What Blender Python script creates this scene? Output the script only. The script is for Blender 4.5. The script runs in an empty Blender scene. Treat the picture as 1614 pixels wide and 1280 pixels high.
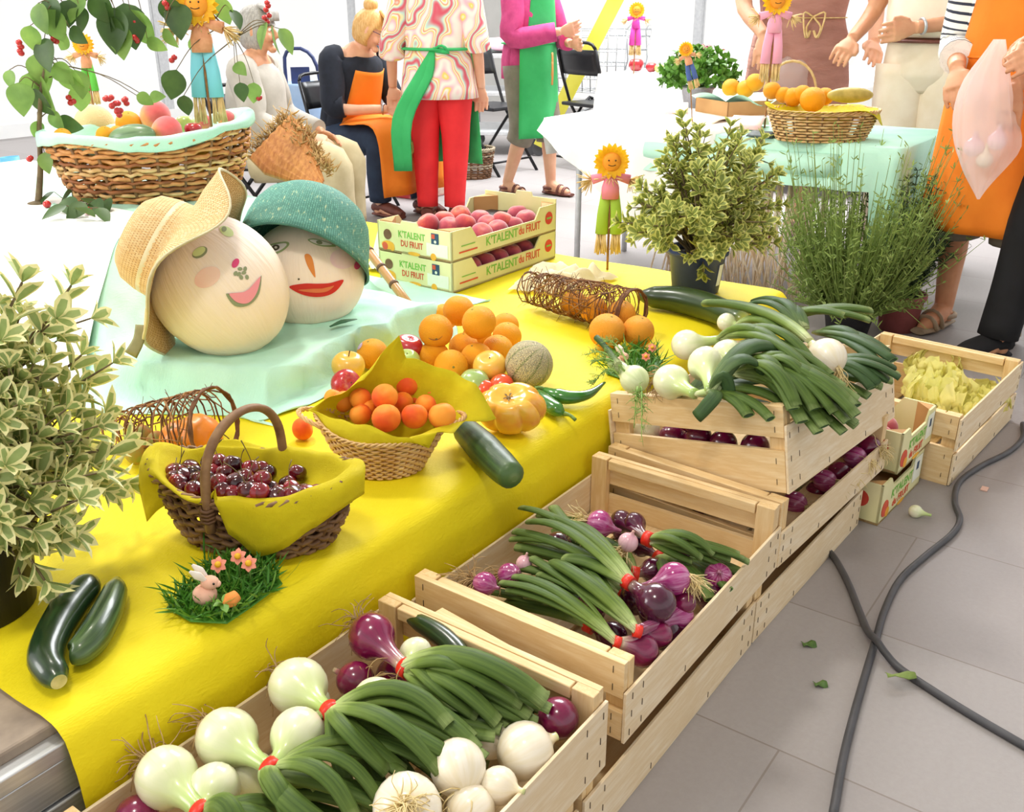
import bpy, math, random
from mathutils import Vector, Matrix, Euler, noise
V = Vector
rnd = random.Random(7)
PI = math.pi
sc = bpy.context.scene
COL = sc.collection
# ------------------------------------------------------------------ survey of the photograph: pixel -> place in the hall
FPX = 1514.0; PIT = math.radians(22.7); YAW = math.radians(35.8); EYE = 1.13
cp, sp, cy, sy = math.cos(PIT), math.sin(PIT), math.cos(YAW), math.sin(YAW)
RT = V((sy, -cy, 0)); FW = V((cy, sy, 0)); UP = V((0, 0, 1))
def ray(u, v):
    x = (u-807)/FPX; y = (v-640)/FPX
    fw = cp-y*sp; dn = y*cp+sp
    return V((x*sy+fw*cy, -x*cy+fw*sy, -dn))
CAMP = V((0, 0, EYE))
def P(u, v, z):
    d = ray(u, v); return CAMP + d*((EYE-z)/-d.z)
def PX(u, v, x):
    d = ray(u, v); return CAMP + d*(x/d.x)
def PY(u, v, y):
    d = ray(u, v); return CAMP + d*(y/d.y)
def PD(u, v, ref):
    d = ray(u, v); r = V(ref)-CAMP; return CAMP + d*((r.x*cy+r.y*sy)/(d.x*cy+d.y*sy))
def ppm(p):
    p = V(p); r = p-CAMP
    return FPX/((r.x*cy+r.y*sy)*cp - r.z*sp)

# ------------------------------------------------------------------ mesh builder
def frame(axis, hint=None):
    a = V(axis).normalized()
    h = V(hint) if hint is not None else (V((0, 0, 1)) if abs(a.z) < .9 else V((1, 0, 0)))
    x = (h - a*h.dot(a))
    if x.length < 1e-6: x = a.orthogonal()
    x.normalize(); y = a.cross(x)
    return x, y, a
def mat4(axis, loc=(0, 0, 0), hint=None):
    x, y, a = frame(axis, hint)
    m = Matrix((x, y, a)).transposed().to_4x4(); m.translation = V(loc); return m
def spline(pts, k=4):
    pts = [V(p) for p in pts]
    if len(pts) < 3 or k < 2: return pts
    out = []; q = [pts[0]*2-pts[1]]+pts+[pts[-1]*2-pts[-2]]
    for i in range(1, len(q)-2):
        a, b, c, d = q[i-1:i+3]
        for j in range(k):
            t = j/k
            out.append(.5*((2*b)+(c-a)*t+(2*a-5*b+4*c-d)*t*t+(3*b-a-3*c+d)*t**3))
    out.append(pts[-1]); return out
def lerpl(l, t):
    f = t*(len(l)-1); i = min(int(f), len(l)-2); return l[i]+(l[i+1]-l[i])*(f-i)
class MB:
    def __init__(s): s.v = []; s.f = []; s.m = []; s.sm = []; s.uv = []
    def add(s, vs, fs, mi=0, M=None, smooth=True, uv=None):
        b = len(s.v)
        s.v += [(M @ V(p)) if M is not None else V(p) for p in vs]
        s.uv += uv if uv else [(0, 0)]*len(vs)
        s.f += [tuple(i+b for i in f) for f in fs]
        s.m += [mi]*len(fs); s.sm += [smooth]*len(fs)
    def box(s, lo, hi, mi=0, M=None):
        x0, y0, z0 = lo; x1, y1, z1 = hi
        s.add([(x0,y0,z0),(x1,y0,z0),(x1,y1,z0),(x0,y1,z0),(x0,y0,z1),(x1,y0,z1),(x1,y1,z1),(x0,y1,z1)],
              [(3,2,1,0),(4,5,6,7),(0,1,5,4),(1,2,6,5),(2,3,7,6),(3,0,4,7)], mi, M, False)
    def bar(s, p, q, w, h, mi=0, hint=None):
        p = V(p); q = V(q); s.box((-h/2, -w/2, 0), (h/2, w/2, (q-p).length), mi, mat4(q-p, p, hint))
    def tube(s, pts, r, n=8, mi=0, flat=1.0, hint=None, cap=True, capmi=None, k=1, closed=False):
        pts = spline(pts, k); N = len(pts)
        rs = [r]*N if not isinstance(r, (list, tuple)) else [lerpl(list(r), i/(N-1)) for i in range(N)]
        vs = []; uv = []; x = None
        for i, p in enumerate(pts):
            if closed: t = pts[(i+1) % N]-pts[i-1]
            else: t = pts[min(i+1, N-1)]-pts[max(i-1, 0)]
            if t.length < 1e-9: t = V((0, 0, 1))
            t.normalize()
            if x is None: x = frame(t, hint)[0]
            x = x-t*x.dot(t)
            if x.length < 1e-6: x = t.orthogonal()
            x.normalize(); y = t.cross(x)
            for j in range(n):
                a = 2*PI*j/n
                vs.append(p+x*(rs[i]*flat*math.cos(a))+y*(rs[i]*math.sin(a))); uv.append((i/(N-1), abs(2*j/n-1)))
        fs = [(i*n+j, i*n+(j+1) % n, (i+1)*n+(j+1) % n, (i+1)*n+j) for i in range(N-1) for j in range(n)]
        if closed: fs += [((N-1)*n+j, (N-1)*n+(j+1) % n, (j+1) % n, j) for j in range(n)]
        s.add(vs, fs, mi, uv=uv)
        if cap and not closed:
            b = len(s.v)-len(vs)
            s.f += [tuple(b+j for j in range(n-1, -1, -1)), tuple(b+(N-1)*n+j for j in range(n))]
            s.m += [mi, mi if capmi is None else capmi]; s.sm += [False, False]
    def lathe(s, prof, n=24, mi=0, M=None, fn=None, cap=True):
        vs = []; uv = []; N = len(prof)
        for i, (r, z) in enumerate(prof):
            for j in range(n):
                a = 2*PI*j/n
                p = fn(a, r, z, i/(N-1)) if fn else (r*math.cos(a), r*math.sin(a), z)
                vs.append(p); uv.append((i/(N-1), abs(2*j/n-1)))
        fs = [(i*n+j, i*n+(j+1) % n, (i+1)*n+(j+1) % n, (i+1)*n+j) for i in range(N-1) for j in range(n)]
        if cap: fs += [tuple(range(n-1, -1, -1)), tuple((N-1)*n+j for j in range(n))]
        s.add(vs, fs, mi, M, uv=uv)
    def ball(s, M=None, fn=None, nu=20, nv=12, mi=0):
        # fn(th, ph) -> point on a unit-ish ball, th 0 at the top
        f = fn or (lambda t, a: (math.sin(t)*math.cos(a), math.sin(t)*math.sin(a), math.cos(t)))
        vs = [f(1e-4, 0)]; uv = [(0, .5)]
        for i in range(1, nv):
            for j in range(nu):
                vs.append(f(PI*i/nv, 2*PI*j/nu)); uv.append((i/nv, abs(2*j/nu-1)))
        vs.append(f(PI-1e-4, 0)); uv.append((1, .5))
        fs = [(0, 1+j, 1+(j+1) % nu) for j in range(nu)]
        for i in range(nv-2):
            for j in range(nu):
                a = 1+i*nu+j; b = 1+i*nu+(j+1) % nu
                fs.append((a, a+nu, b+nu, b))
        L = len(vs)-1; o = 1+(nv-2)*nu
        fs += [(o+j, L, o+(j+1) % nu) for j in range(nu)]
        s.add(vs, fs, mi, M, uv=uv)
    def grid(s, nu, nv, fn, mi=0, M=None, mfn=None):
        vs = []; uv = []
        for i in range(nu+1):
            for j in range(nv+1):
                vs.append(fn(i/nu, j/nv)); uv.append((i/nu, j/nv))
        fs = [(i*(nv+1)+j, (i+1)*(nv+1)+j, (i+1)*(nv+1)+j+1, i*(nv+1)+j+1) for i in range(nu) for j in range(nv)]
        b = len(s.m); s.add(vs, fs, mi, M, uv=uv)
        if mfn:
            for q in range(len(fs)): s.m[b+q] = mfn((q//nv+.5)/nu, (q % nv+.5)/nv)
    def prism(s, poly, z0, z1, mi=0, M=None):
        n = len(poly)
        s.add([(x, y, z0) for x, y in poly]+[(x, y, z1) for x, y in poly],
              [tuple(range(n-1, -1, -1)), tuple(range(n, 2*n))]+[(i, (i+1) % n, n+(i+1) % n, n+i) for i in range(n)], mi, M, False)
    def leaf(s, base, tip, w, n, mi=0, mi2=None, fold=.25, droop=.15, seg=4):
        base = V(base); tip = V(tip); d = tip-base; L = d.length
        if L < 1e-6: return
        a = d/L; side = a.cross(V(n)); 
        if side.length < 1e-4: side = a.orthogonal()
        side.normalize(); nn = side.cross(a)
        pr = [(0, .08), (.25, .75), (.5, 1), (.75, .75), (1, .05)] if seg == 4 else [(i/seg, max(.03, math.sin(PI*(i/seg)**.72)**.85 if 0 < i < seg else .03)) for i in range(seg+1)]
        vs = []; fs = []; ms = []
        for t, ww in pr:
            c = base+a*(L*t)-nn*(droop*L*t*t)
            h = w*ww*.5
            if mi2 is None:
                vs += [c-side*h+nn*(fold*h), c, c+side*h+nn*(fold*h)]
            else:
                q = .58
                vs += [c-side*h+nn*(fold*h), c-side*h*q+nn*(fold*h*q), c, c+side*h*q+nn*(fold*h*q), c+side*h+nn*(fold*h)]
        k = 3 if mi2 is None else 5
        for i in range(len(pr)-1):
            for j in range(k-1):
                fs.append((i*k+j, i*k+j+1, (i+1)*k+j+1, (i+1)*k+j))
                ms.append(mi if mi2 is None or (j in (1, 2) and i < len(pr)-2) else mi2)
        b = len(s.m); s.add(vs, fs, mi)
        s.m[b:b+len(ms)] = ms
# ------------------------------------------------------------------ objects
ORG = {}
def link(o, name, parent=None):
    COL.objects.link(o)
    if parent is not None: o.parent = parent
    return o
def meshdata(name, mb, mats, org=V((0, 0, 0))):
    me = bpy.data.meshes.new(name)
    me.from_pydata([tuple(p-org) for p in mb.v], [], mb.f)
    for m in (mats if isinstance(mats, (list, tuple)) else [mats]): me.materials.append(m)
    me.polygons.foreach_set('material_index', mb.m)
    me.polygons.foreach_set('use_smooth', mb.sm)
    ul = me.uv_layers.new(name='UVMap')
    fl = []
    for l in me.loops: fl += mb.uv[l.vertex_index]
    ul.data.foreach_set('uv', fl)
    me.update(); return me
def tag(o, label, cat, group=None, kind=None):
    o['label'] = label; o['category'] = cat
    if group: o['group'] = group
    if kind: o['kind'] = kind
    return o
def thing(name, label, cat, loc=(0, 0, 0), group=None):
    o = bpy.data.objects.new(name, None); o.empty_display_size = .02
    o.location = V(loc); link(o, name); ORG[o] = V(loc)
    return tag(o, label, cat, group)
def part(name, mb, mats, parent, bevel=0, sub=0, label=None, solid=0):
    org = ORG.get(parent, V((0, 0, 0)))
    o = bpy.data.objects.new(name, meshdata(name, mb, mats, org)); link(o, name, parent); ORG[o] = org
    mods(o, bevel, sub, solid)
    if label: o['label'] = label
    return o
def mods(o, bevel, sub, solid=0):
    if solid:
        m = o.modifiers.new('Solidify', 'SOLIDIFY'); m.thickness = solid; m.offset = -1
    if bevel:
        m = o.modifiers.new('Bevel', 'BEVEL'); m.width = bevel; m.segments = 2; m.limit_method = 'ANGLE'
    if sub:
        m = o.modifiers.new('Subdivision', 'SUBSURF'); m.levels = sub; m.render_levels = sub
def single(name, mb, mats, label, cat, loc=(0, 0, 0), group=None, bevel=0, sub=0, kind=None, solid=0):
    org = V(loc)
    o = bpy.data.objects.new(name, meshdata(name, mb, mats, org)); o.location = org; link(o, name); ORG[o] = org
    mods(o, bevel, sub, solid)
    return tag(o, label, cat, group, kind)
def struct(name, mb, mats, bevel=0):
    o = bpy.data.objects.new(name, meshdata(name, mb, mats)); link(o, name); o['kind'] = 'structure'
    mods(o, bevel, 0); ORG[o] = V((0, 0, 0)); return o
USED = set()
def place(src, loc, label, group=None, rot=None, scale=None):
    """the first call moves the prototype itself, later calls copy it with its parts and their sub-parts"""
    if src not in USED: USED.add(src); r = src
    else:
        r = src.copy(); COL.objects.link(r)
        for ch in list(src.children):
            c = ch.copy(); COL.objects.link(c); c.parent = r
            for g in ch.children:
                d = g.copy(); COL.objects.link(d); d.parent = c
    r.location = V(loc)
    if rot is not None: r.rotation_euler = rot
    if scale is not None: r.scale = (scale,)*3 if not isinstance(scale, (tuple, list)) else scale
    r['label'] = label
    if group: r['group'] = group
    elif 'group' in r: del r['group']
    return r
def rrot(): return Euler((rnd.uniform(-.5, .5), rnd.uniform(-.5, .5), rnd.uniform(0, 6.28)))

# ------------------------------------------------------------------ materials
def C(h, a=1):
    h = h.lstrip('#'); o = []
    for i in (0, 2, 4):
        x = int(h[i:i+2], 16)/255; o.append(x/12.92 if x <= .04045 else ((x+.055)/1.055)**2.4)
    return (*o, a)
class NT:
    def __init__(s, name):
        s.m = bpy.data.materials.new(name); s.m.use_nodes = True; s.t = s.m.node_tree
        s.b = next(n for n in s.t.nodes if n.type == 'BSDF_PRINCIPLED')
        s.out = next(n for n in s.t.nodes if n.type == 'OUTPUT_MATERIAL')
    def n(s, typ, ins=None, **kw):
        x = s.t.nodes.new(typ)
        for k, v in kw.items(): setattr(x, k, v)
        for k, v in (ins or {}).items(): s.set(x, k, v)
        return x
    def set(s, x, k, v):
        i = x.inputs[k]
        if hasattr(v, 'is_output') or hasattr(v, 'links') and hasattr(v, 'node'): s.t.links.new(v, i)
        else: i.default_value = v
    def ramp(s, fac, stops, mode='LINEAR'):
        r = s.n('ShaderNodeValToRGB', {'Fac': fac}); e = r.color_ramp.elements; r.color_ramp.interpolation = mode
        while len(e) < len(stops): e.new(.5)
        for q, (p, c) in zip(e, stops): q.position = p; q.color = C(c) if isinstance(c, str) else c
        return r.outputs['Color']
    def coord(s, which='Object', stretch=(1, 1, 1)):
        t = s.n('ShaderNodeTexCoord')
        return s.n('ShaderNodeMapping', {'Vector': t.outputs[which], 'Scale': stretch}).outputs['Vector']
    def noise(s, vec, scale, detail=4, rough=.55, out='Fac'):
        return s.n('ShaderNodeTexNoise', {'Vector': vec, 'Scale': scale, 'Detail': detail, 'Roughness': rough}).outputs[out]
    def math(s, op, a, b=0.0, c=0.0):
        return s.n('ShaderNodeMath', {0: a, 1: b, 2: c}, operation=op).outputs[0]
    def mix(s, fac, a, b, mode='MIX'):
        x = s.n('ShaderNodeMix', data_type='RGBA', blend_type=mode)
        s.set(x, 0, fac); s.set(x, 6, C(a) if isinstance(a, str) else a); s.set(x, 7, C(b) if isinstance(b, str) else b)
        return x.outputs[2]
    def bump(s, h, strength=.3, dist=.002):
        return s.n('ShaderNodeBump', {'Height': h, 'Strength': strength, 'Distance': dist}).outputs['Normal']
    def fin(s, color=None, rough=.5, nrm=None, **kw):
        if color is not None: s.set(s.b, 'Base Color', C(color) if isinstance(color, str) else color)
        s.set(s.b, 'Roughness', rough)
        if nrm is not None: s.set(s.b, 'Normal', nrm)
        for k, v in kw.items(): s.set(s.b, k.replace('_', ' '), v)
        return s.m
def mat(name, c1, c2=None, scale=20, lo=.35, hi=.65, stretch=(1, 1, 1), rough=.55, bump=0, bscale=None, bdist=.002, coat=0, metal=0, sss=0, spec=.5, detail=4, trans=0):
    t = NT(name); kw = {}
    vec = t.coord('Object', stretch)
    col = c1
    if c2: col = t.ramp(t.noise(vec, scale, detail), [(lo, c1), (hi, c2)])
    nr = t.bump(t.noise(vec, bscale or scale, detail), bump, bdist) if bump else None
    if coat: kw['Coat_Weight'] = coat; kw['Coat_Roughness'] = .12
    if sss: kw['Subsurface_Weight'] = sss; kw['Subsurface_Scale'] = .01
    m = t.fin(col, rough, nr, Metallic=metal, Specular_IOR_Level=spec, **kw)
    if trans: translucent(t, trans, col)
    return m
def translucent(t, w, col):
    tr = t.n('ShaderNodeBsdfTranslucent'); t.set(tr, 'Color', C(col) if isinstance(col, str) else col)
    mx = t.n('ShaderNodeMixShader', {0: w}); t.t.links.new(t.b.outputs[0], mx.inputs[1]); t.t.links.new(tr.outputs[0], mx.inputs[2])
    t.t.links.new(mx.outputs[0], t.out.inputs['Surface'])
def umat(name, stops, nz=.1, nscale=8, streak=None, rough=.4, bump=0, bscale=40, coat=0, axis=0, sss=0, stretch=(1, 1, 1), crease=0, **kw):
    """colour runs along the length of the part (u of the built mesh), streaked along it"""
    t = NT(name); uv = t.n('ShaderNodeTexCoord').outputs['UV']
    s = t.n('ShaderNodeSeparateXYZ', {0: uv}).outputs[axis]
    f = t.math('ADD', s, t.math('MULTIPLY', t.math('SUBTRACT', t.noise(t.coord('Object', stretch), nscale), .5), nz))
    col = t.ramp(f, stops)
    if streak:
        cnt, c2, amt = streak
        mp = t.n('ShaderNodeMapping', {'Vector': uv, 'Scale': (1.5, cnt, 1) if axis == 0 else (cnt, 1.5, 1)}).outputs[0]
        col = t.mix(t.math('MULTIPLY', t.ramp(t.noise(mp, 1.0, 3), [(.45, '#000000'), (.65, '#ffffff')]), amt), col, c2)
    nr = t.bump(t.noise(t.coord('Object'), bscale), bump) if bump else None
    if crease: nr = t.bump(t.noise(t.n('ShaderNodeMapping', {'Vector': uv, 'Scale': (2.2, 16, 1)}).outputs[0], 1.0, 4, .6), crease, .03)
    if coat: kw['Coat_Weight'] = coat; kw['Coat_Roughness'] = .1
    if sss: kw['Subsurface_Weight'] = sss; kw['Subsurface_Scale'] = .01
    return t.fin(col, rough, nr, **kw)
def zmat(name, stops, nz=.4, nscale=2.5, axis=2, rough=.45, bump=0, bscale=30, coat=0, speck=None, scl=.5, off=.5, **kw):
    """colour runs over a unit fruit along one of its own axes, broken up by mottling"""
    t = NT(name); o = t.coord('Object')
    s = t.n('ShaderNodeSeparateXYZ', {0: o}).outputs[axis]
    f = t.math('MULTIPLY_ADD', s, scl, off)
    f = t.math('ADD', f, t.math('MULTIPLY', t.math('SUBTRACT', t.noise(o, nscale), .5), nz))
    col = t.ramp(f, stops)
    if speck: col = t.mix(t.math('MULTIPLY', t.ramp(t.noise(o, speck[0], 2), [(.62, '#000000'), (.7, '#ffffff')]), speck[2]), col, speck[1])
    nr = t.bump(t.noise(o, bscale, 2), bump, .02) if bump else None
    if coat: kw['Coat_Weight'] = coat; kw['Coat_Roughness'] = .15
    return t.fin(col, rough, nr, **kw)

def wood(name, a, b, st):
    t = NT(name); o = t.coord('Object', st)
    g = t.noise(o, 9, 6, .6)
    col = t.ramp(g, [(.3, a), (.55, b), (.75, a)])
    kn = t.ramp(t.noise(t.coord('Object', tuple(min(x, 3) for x in st)), 13, 2), [(.68, '#000000'), (.78, '#ffffff')])
    col = t.mix(t.math('MULTIPLY', kn, .35), col, '#a87a48')
    col = t.mix(t.math('MULTIPLY', t.ramp(t.noise(t.coord('Object'), 5, 3), [(.5, '#000000'), (.75, '#ffffff')]), .3), col, '#d9c3a0')
    return t.fin(col, .65, t.bump(g, .15, .002))
W_X = wood('pale_wood_long', '#f0d9b0', '#e3c390', (1, 9, 9))
W_Y = wood('pale_wood_cross', '#efd6a9', '#e0be88', (9, 1, 9))
W_Z = wood('pale_wood_upright', '#ecd0a0', '#dcb87f', (9, 9, 1))
W_GREY = wood('weathered_plywood', '#f0e0c4', '#e2c9a0', (1, 9, 9))
STAPLE = mat('staple_wire', '#5a4a3a', rough=.5, metal=.6)
# ------------------------------------------------------------------ camera, daylight, lamps
cd = bpy.data.cameras.new('camera'); cam = bpy.data.objects.new('camera', cd); COL.objects.link(cam)
cd.sensor_fit = 'HORIZONTAL'; cd.sensor_width = 36; cd.lens = 36*FPX/1614; cd.clip_start = .02; cd.clip_end = 200
cam.location = CAMP
cam.matrix_world = Matrix.Translation(CAMP) @ Matrix((RT, (FW*sp+UP*cp), -(FW*cp-UP*sp))).transposed().to_4x4()
sc.camera = cam
sc.view_settings.view_transform = 'Standard'; sc.view_settings.look = 'None'
sc.view_settings.gamma = 1; sc.view_settings.use_curve_mapping = False
sc.view_settings.exposure = 0.0
w = bpy.data.worlds.new('daylight'); sc.world = w; w.use_nodes = True
w.node_tree.nodes['Background'].inputs[0].default_value = (1.0, .99, .97, 1)
w.node_tree.nodes['Background'].inputs[1].default_value = WORLD = 1.05
def lamp(name, typ, loc, aim, power, color, size=1.0, **kw):
    l = bpy.data.lights.new(name, typ); o = bpy.data.objects.new(name, l); COL.objects.link(o)
    l.energy = power; l.color = color
    if typ == 'AREA': l.shape = 'DISK'; l.size = size
    elif typ == 'SUN': l.angle = size
    else: l.shadow_soft_size = size
    for k, v in kw.items(): setattr(l, k, v)
    o.location = loc; o.rotation_euler = (V(aim)-V(loc)).to_track_quat('-Z', 'Y').to_euler()
    return o
lamp('ceiling_lamp_table', 'AREA', (1.6, 2.6, 3.2), (1.2, 1.3, .3), 48, (1, .95, .86), .5)
lamp('ceiling_lamp_crates', 'AREA', (.1, .5, 3.2), (1.1, .8, .2), 27, (1, .93, .82), .4)
lamp('fill_from_behind_left', 'AREA', (-3.0, 4.6, 2.6), (3.2, 2.4, .4), 150, (1, .985, .96), 2.6)  # added soft fill for faces turned to the camera, source unseen
lamp('fill_over_rear_hall', 'AREA', (6.0, 3.2, 3.6), (5.2, 2.8, 0), 420, (.97, .985, 1), 3.2)  # added overhead fill that whitens the rear floor, source unseen
lamp('daylight_from_shopfront', 'SUN', (2, 8, 6), (1.2, 1, 0), 1.35, (1, .98, .95), math.radians(14))
# ------------------------------------------------------------------ the hall
t = NT('grey_floor_tiles'); o_ = t.coord('Object', (1, 1, 1))
rot = t.n('ShaderNodeMapping', {'Vector': o_, 'Rotation': (0, 0, PI/2)}).outputs[0]
br = t.n('ShaderNodeTexBrick', {'Vector': rot, 'Color1': C('#a5a09f'), 'Color2': C('#9b9594'), 'Mortar': C('#857c76'), 'Scale': 1.0, 'Mortar Size': .002, 'Mortar Smooth': .3, 'Brick Width': .92, 'Row Height': .42}, offset=.4)
fl = t.mix(t.math('MULTIPLY', t.noise(o_, 90, 6, .7), .4), br.outputs['Color'], '#78706e')
fl = t.mix(t.math('MULTIPLY', t.ramp(t.noise(t.coord('Object', (1, 4, 1)), 3, 4), [(.55, '#000000'), (.8, '#ffffff')]), .25), fl, '#8a8380')
FLOOR_M = t.fin(fl, .55, t.bump(t.math('ADD', t.noise(o_, 150, 3), t.math('MULTIPLY', br.outputs['Fac'], -1.5)), .15, .002))
m = MB(); m.box((-3, -5, -.1), (10.05, 9.05, 0)); struct('floor', m, FLOOR_M)
WHITEWALL = mat('white_painted_wall', '#f4f4f2', '#ebecec', 3, rough=.8)
ALU = mat('brushed_aluminium', '#c9cbcd', '#b5b7ba', 30, rough=.35, metal=.7, stretch=(.2, 8, 8))
ALU2 = mat('light_grey_metal', '#d2d4d6', '#c4c6c9', 30, rough=.45, metal=.2)
t = NT('shopfront_glass'); gl = t.n('ShaderNodeBsdfGlossy', {'Roughness': .05}); tr = t.n('ShaderNodeBsdfTransparent', {'Color': (1, 1, 1, 1)})
mx = t.n('ShaderNodeMixShader', {0: .03}); t.t.links.new(tr.outputs[0], mx.inputs[1]); t.t.links.new(gl.outputs[0], mx.inputs[2]); t.t.links.new(mx.outputs[0], t.out.inputs['Surface'])
GLASS = t.m
m = MB(); m.box((-3, 9, 0), (10.05, 9.12, .12)); m.box((-3, 9, 2.9), (10.05, 9.12, 3.3)); struct('wall_left', m, WHITEWALL)
m = MB(); m.box((10, -5, 0), (10.12, 9, .12)); m.box((10, -5, 2.9), (10.12, 9, 3.3)); struct('wall_far', m, WHITEWALL)
for k, x in enumerate((2.2, 5.0, 7.8)):
    m = MB(); m.box((x-1.36, 9.05, .12), (x+1.36, 9.06, 2.9)); wn = struct('window_%d' % (k+1), m, GLASS)
    m = MB()
    for xx in (x-1.4, x+1.36): m.box((xx, 9.0, .12), (xx+.04, 9.1, 2.9))
    m.box((x-1.4, 9.0, 2.1), (x+1.4, 9.1, 2.16))
    part('window_frame', m, ALU2, wn)
for k, y in enumerate((-2.2, .6, 3.4, 6.2)):
    m = MB(); m.box((10.05, y-1.36, .12), (10.06, y+1.36, 2.9)); wn = struct('window_%d' % (k+4), m, GLASS)
    m = MB()
    for yy in (y-1.4, y+1.36): m.box((10.0, yy, .12), (10.1, yy+.04, 2.9))
    m.box((10.0, y-1.4, 2.1), (10.1, y+1.4, 2.16))
    part('window_frame', m, ALU2, wn)
m = MB(); a = PX(955, 100, 7.5); b = PX(986, 100, 7.5); m.box((7.5, b.y, 0), (7.5+a.y-b.y, a.y, 3.3)); struct('column_hall', m, mat('column_paint', '#e4e3e2', '#d8d7d7', 4, rough=.6), .01)
m = MB(); m.box((9.6, 7.0, 0), (9.75, 7.9, 3.2)); struct('wall_panel', m, mat('grey_panel', '#c9c8c4', '#bfbfbb', 4, rough=.6), .01)
m = MB(); m.box((-3, -5, 3.3), (4.3, 4.6, 3.4)); struct('ceiling', m, WHITEWALL)
# ------------------------------------------------------------------ the display stage and its cloths
STONE = mat('sandstone_slab', '#b5a38e', '#8f8071', 14, rough=.7, bump=.3, bdist=.003)
stage = thing('display_stage', 'low stone topped stage with metal edge profile under the yellow cloth', 'stage', (.9, 2, 0))
m = MB(); m.box((-.6, .985, .26), (2.74, 3.75, .333)); part('stone_top', m, STONE, stage, .004)
m = MB()
for z0, z1, d in ((.295, .318, .016), (.24, .292, .008), (.19, .237, .014), (.09, .187, .006), (0, .088, .012)): m.box((-.6, .97-d*.6, z0), (2.74, .985, z1))
part('metal_edge', m, ALU, stage, .002)
m = MB(); m.box((-.55, 1.0, 0), (2.7, 3.7, .26)); part('base', m, ALU2, stage)
YEL = None
def crepe(name, c1, c2, st=(1, 1, 1), tl=0, sc_=1.0, bs=.45):
    t = NT(name); o = t.coord('Object', st)
    n1 = t.noise(o, 5*sc_, 4); n2 = t.noise(t.coord('Object', tuple(x*y for x, y in zip(st, (40, 160, 40)))), 3*sc_, 2)
    col = t.ramp(n1, [(.3, c1), (.7, c2)])
    h = t.math('ADD', n1, t.math('MULTIPLY', n2, .35))
    m = t.fin(col, .6, t.bump(h, bs, .006), Specular_IOR_Level=.3)
    if tl: translucent(t, tl, col)
    return m
YEL = crepe('yellow_crepe_paper', '#f2df1c', '#e9d30f')
def fbm(x, y, s=1): return noise.noise(V((x*s, y*s, 1.7)))
prof = [(2.75, .3425)]+[(2.6-i*.11, .3425) for i in range(15)]+[(1.0, .342), (.972, .337), (.956, .322), (.95, .30), (.947, .26), (.945, .21), (.943, .16), (.94, .10), (.938, .06)]
def ycl(u, v):
    q = v*(len(prof)-1); i = min(int(q), len(prof)-2); f = q-i
    y = prof[i][0]+(prof[i+1][0]-prof[i][0])*f; z = prof[i][1]+(prof[i+1][1]-prof[i][1])*f
    x0 = .425+.03*fbm(y, 3, 4); x1 = 2.72+.02*fbm(y, 8, 3)
    x = x0+(x1-x0)*u
    d = max(0, .34-z)
    if d > .05: y -= .004*(1+fbm(x, 0, 6))+.012*d*(1+math.sin(x*21+2*fbm(x, 1, 3)))
    else: z += .0025*fbm(x, y, 5)*(1 if y > 1.0 else .3)
    return (x, y, z)
m = MB(); m.grid(150, 60, ycl)
single('yellow_tablecloth', m, YEL, 'yellow crepe paper cloth covering the stage and hanging down behind the crates', 'tablecloth', (1.5, 1.5, .34))
MINT = crepe('mint_tissue', '#c9f2de', '#b4e8d3', (1, 1, 1))
def sst(a, b, x): t = min(1, max(0, (x-a)/(b-a))); return t*t*(3-2*t)
def step_h(x, y):
    """height of the cloth over the two boxes that raise the back of the display"""
    yb = 1.50+.04*sst(1.2, 1.75, x)
    low = .078*sst(yb, yb+.016, y); high = .185*sst(1.84, 2.10, y)
    xb = 1.20-.17*sst(1.48, 1.85, y); k = sst(1.82, 2.2, y)
    lf = sst(xb, xb+.06+.24*k, x); rf = 1-sst(1.80+.05*k, 1.92+.05*k, x)
    return (low*rf+high*(1-sst(1.93, 2.03, x)))*lf
def mint(u, v):
    y = 1.40+1.72*(v**1.25); x = .98+1.14*u
    h = step_h(x, y); d = .5*abs(step_h(x+.01, y)-step_h(x-.01, y))/.01
    xl = 1.16-.2*sst(1.5, 1.85, y)-.02*math.sin(9*y); yf = 1.47+.05*math.sin(5*x)+.03*math.sin(13*x)+(.16*sst(1.75, 2.0, x))
    z = .3455+h
    z += (.010*fbm(x, y, 8)+.005*fbm(x+3, y, 20))*sst(.01, .06, h)+max(0, .010*fbm(x+7, y, 13))*(h < .02)
    x2 = max(x, xl+.02*(x-.98)); y2 = max(y, yf+.02*(y-1.40))
    if h > .02 and h < .08: y2 += (.012*math.sin(x*31+3*fbm(x, 2, 5))+.010*fbm(x*3, z*3, 9))*sst(.0, .04, h)
    return (x2, y2, z)
m = MB(); m.grid(170, 190, mint)
single('mint_tablecloth', m, MINT, 'mint green tissue cloth draped over the raised step under the two stuffed heads', 'tablecloth', (1.5, 1.9, .34))
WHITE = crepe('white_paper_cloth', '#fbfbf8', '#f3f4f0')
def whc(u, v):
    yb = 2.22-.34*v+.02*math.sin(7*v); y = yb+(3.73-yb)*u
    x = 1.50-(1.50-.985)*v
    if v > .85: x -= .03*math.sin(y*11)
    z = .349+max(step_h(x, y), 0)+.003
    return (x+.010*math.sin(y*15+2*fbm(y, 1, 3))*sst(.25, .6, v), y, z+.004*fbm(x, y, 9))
m = MB(); m.grid(60, 40, whc)  # plain white surface over the left side of the step
single('white_side_covering', m, WHITE, 'white covering over the left side of the raised step', 'tablecloth', (1.3, 2.5, .34))
m = MB(); m.box((1.52, 2.16, .3465), (1.90, 3.6, .598)); single('riser_box', m, mat('riser_board', '#e9ece8', '#dfe4df', 4), 'plain box raising the mint cloth under the big fruit basket', 'box', (1.7, 2.6, .3465))
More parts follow.
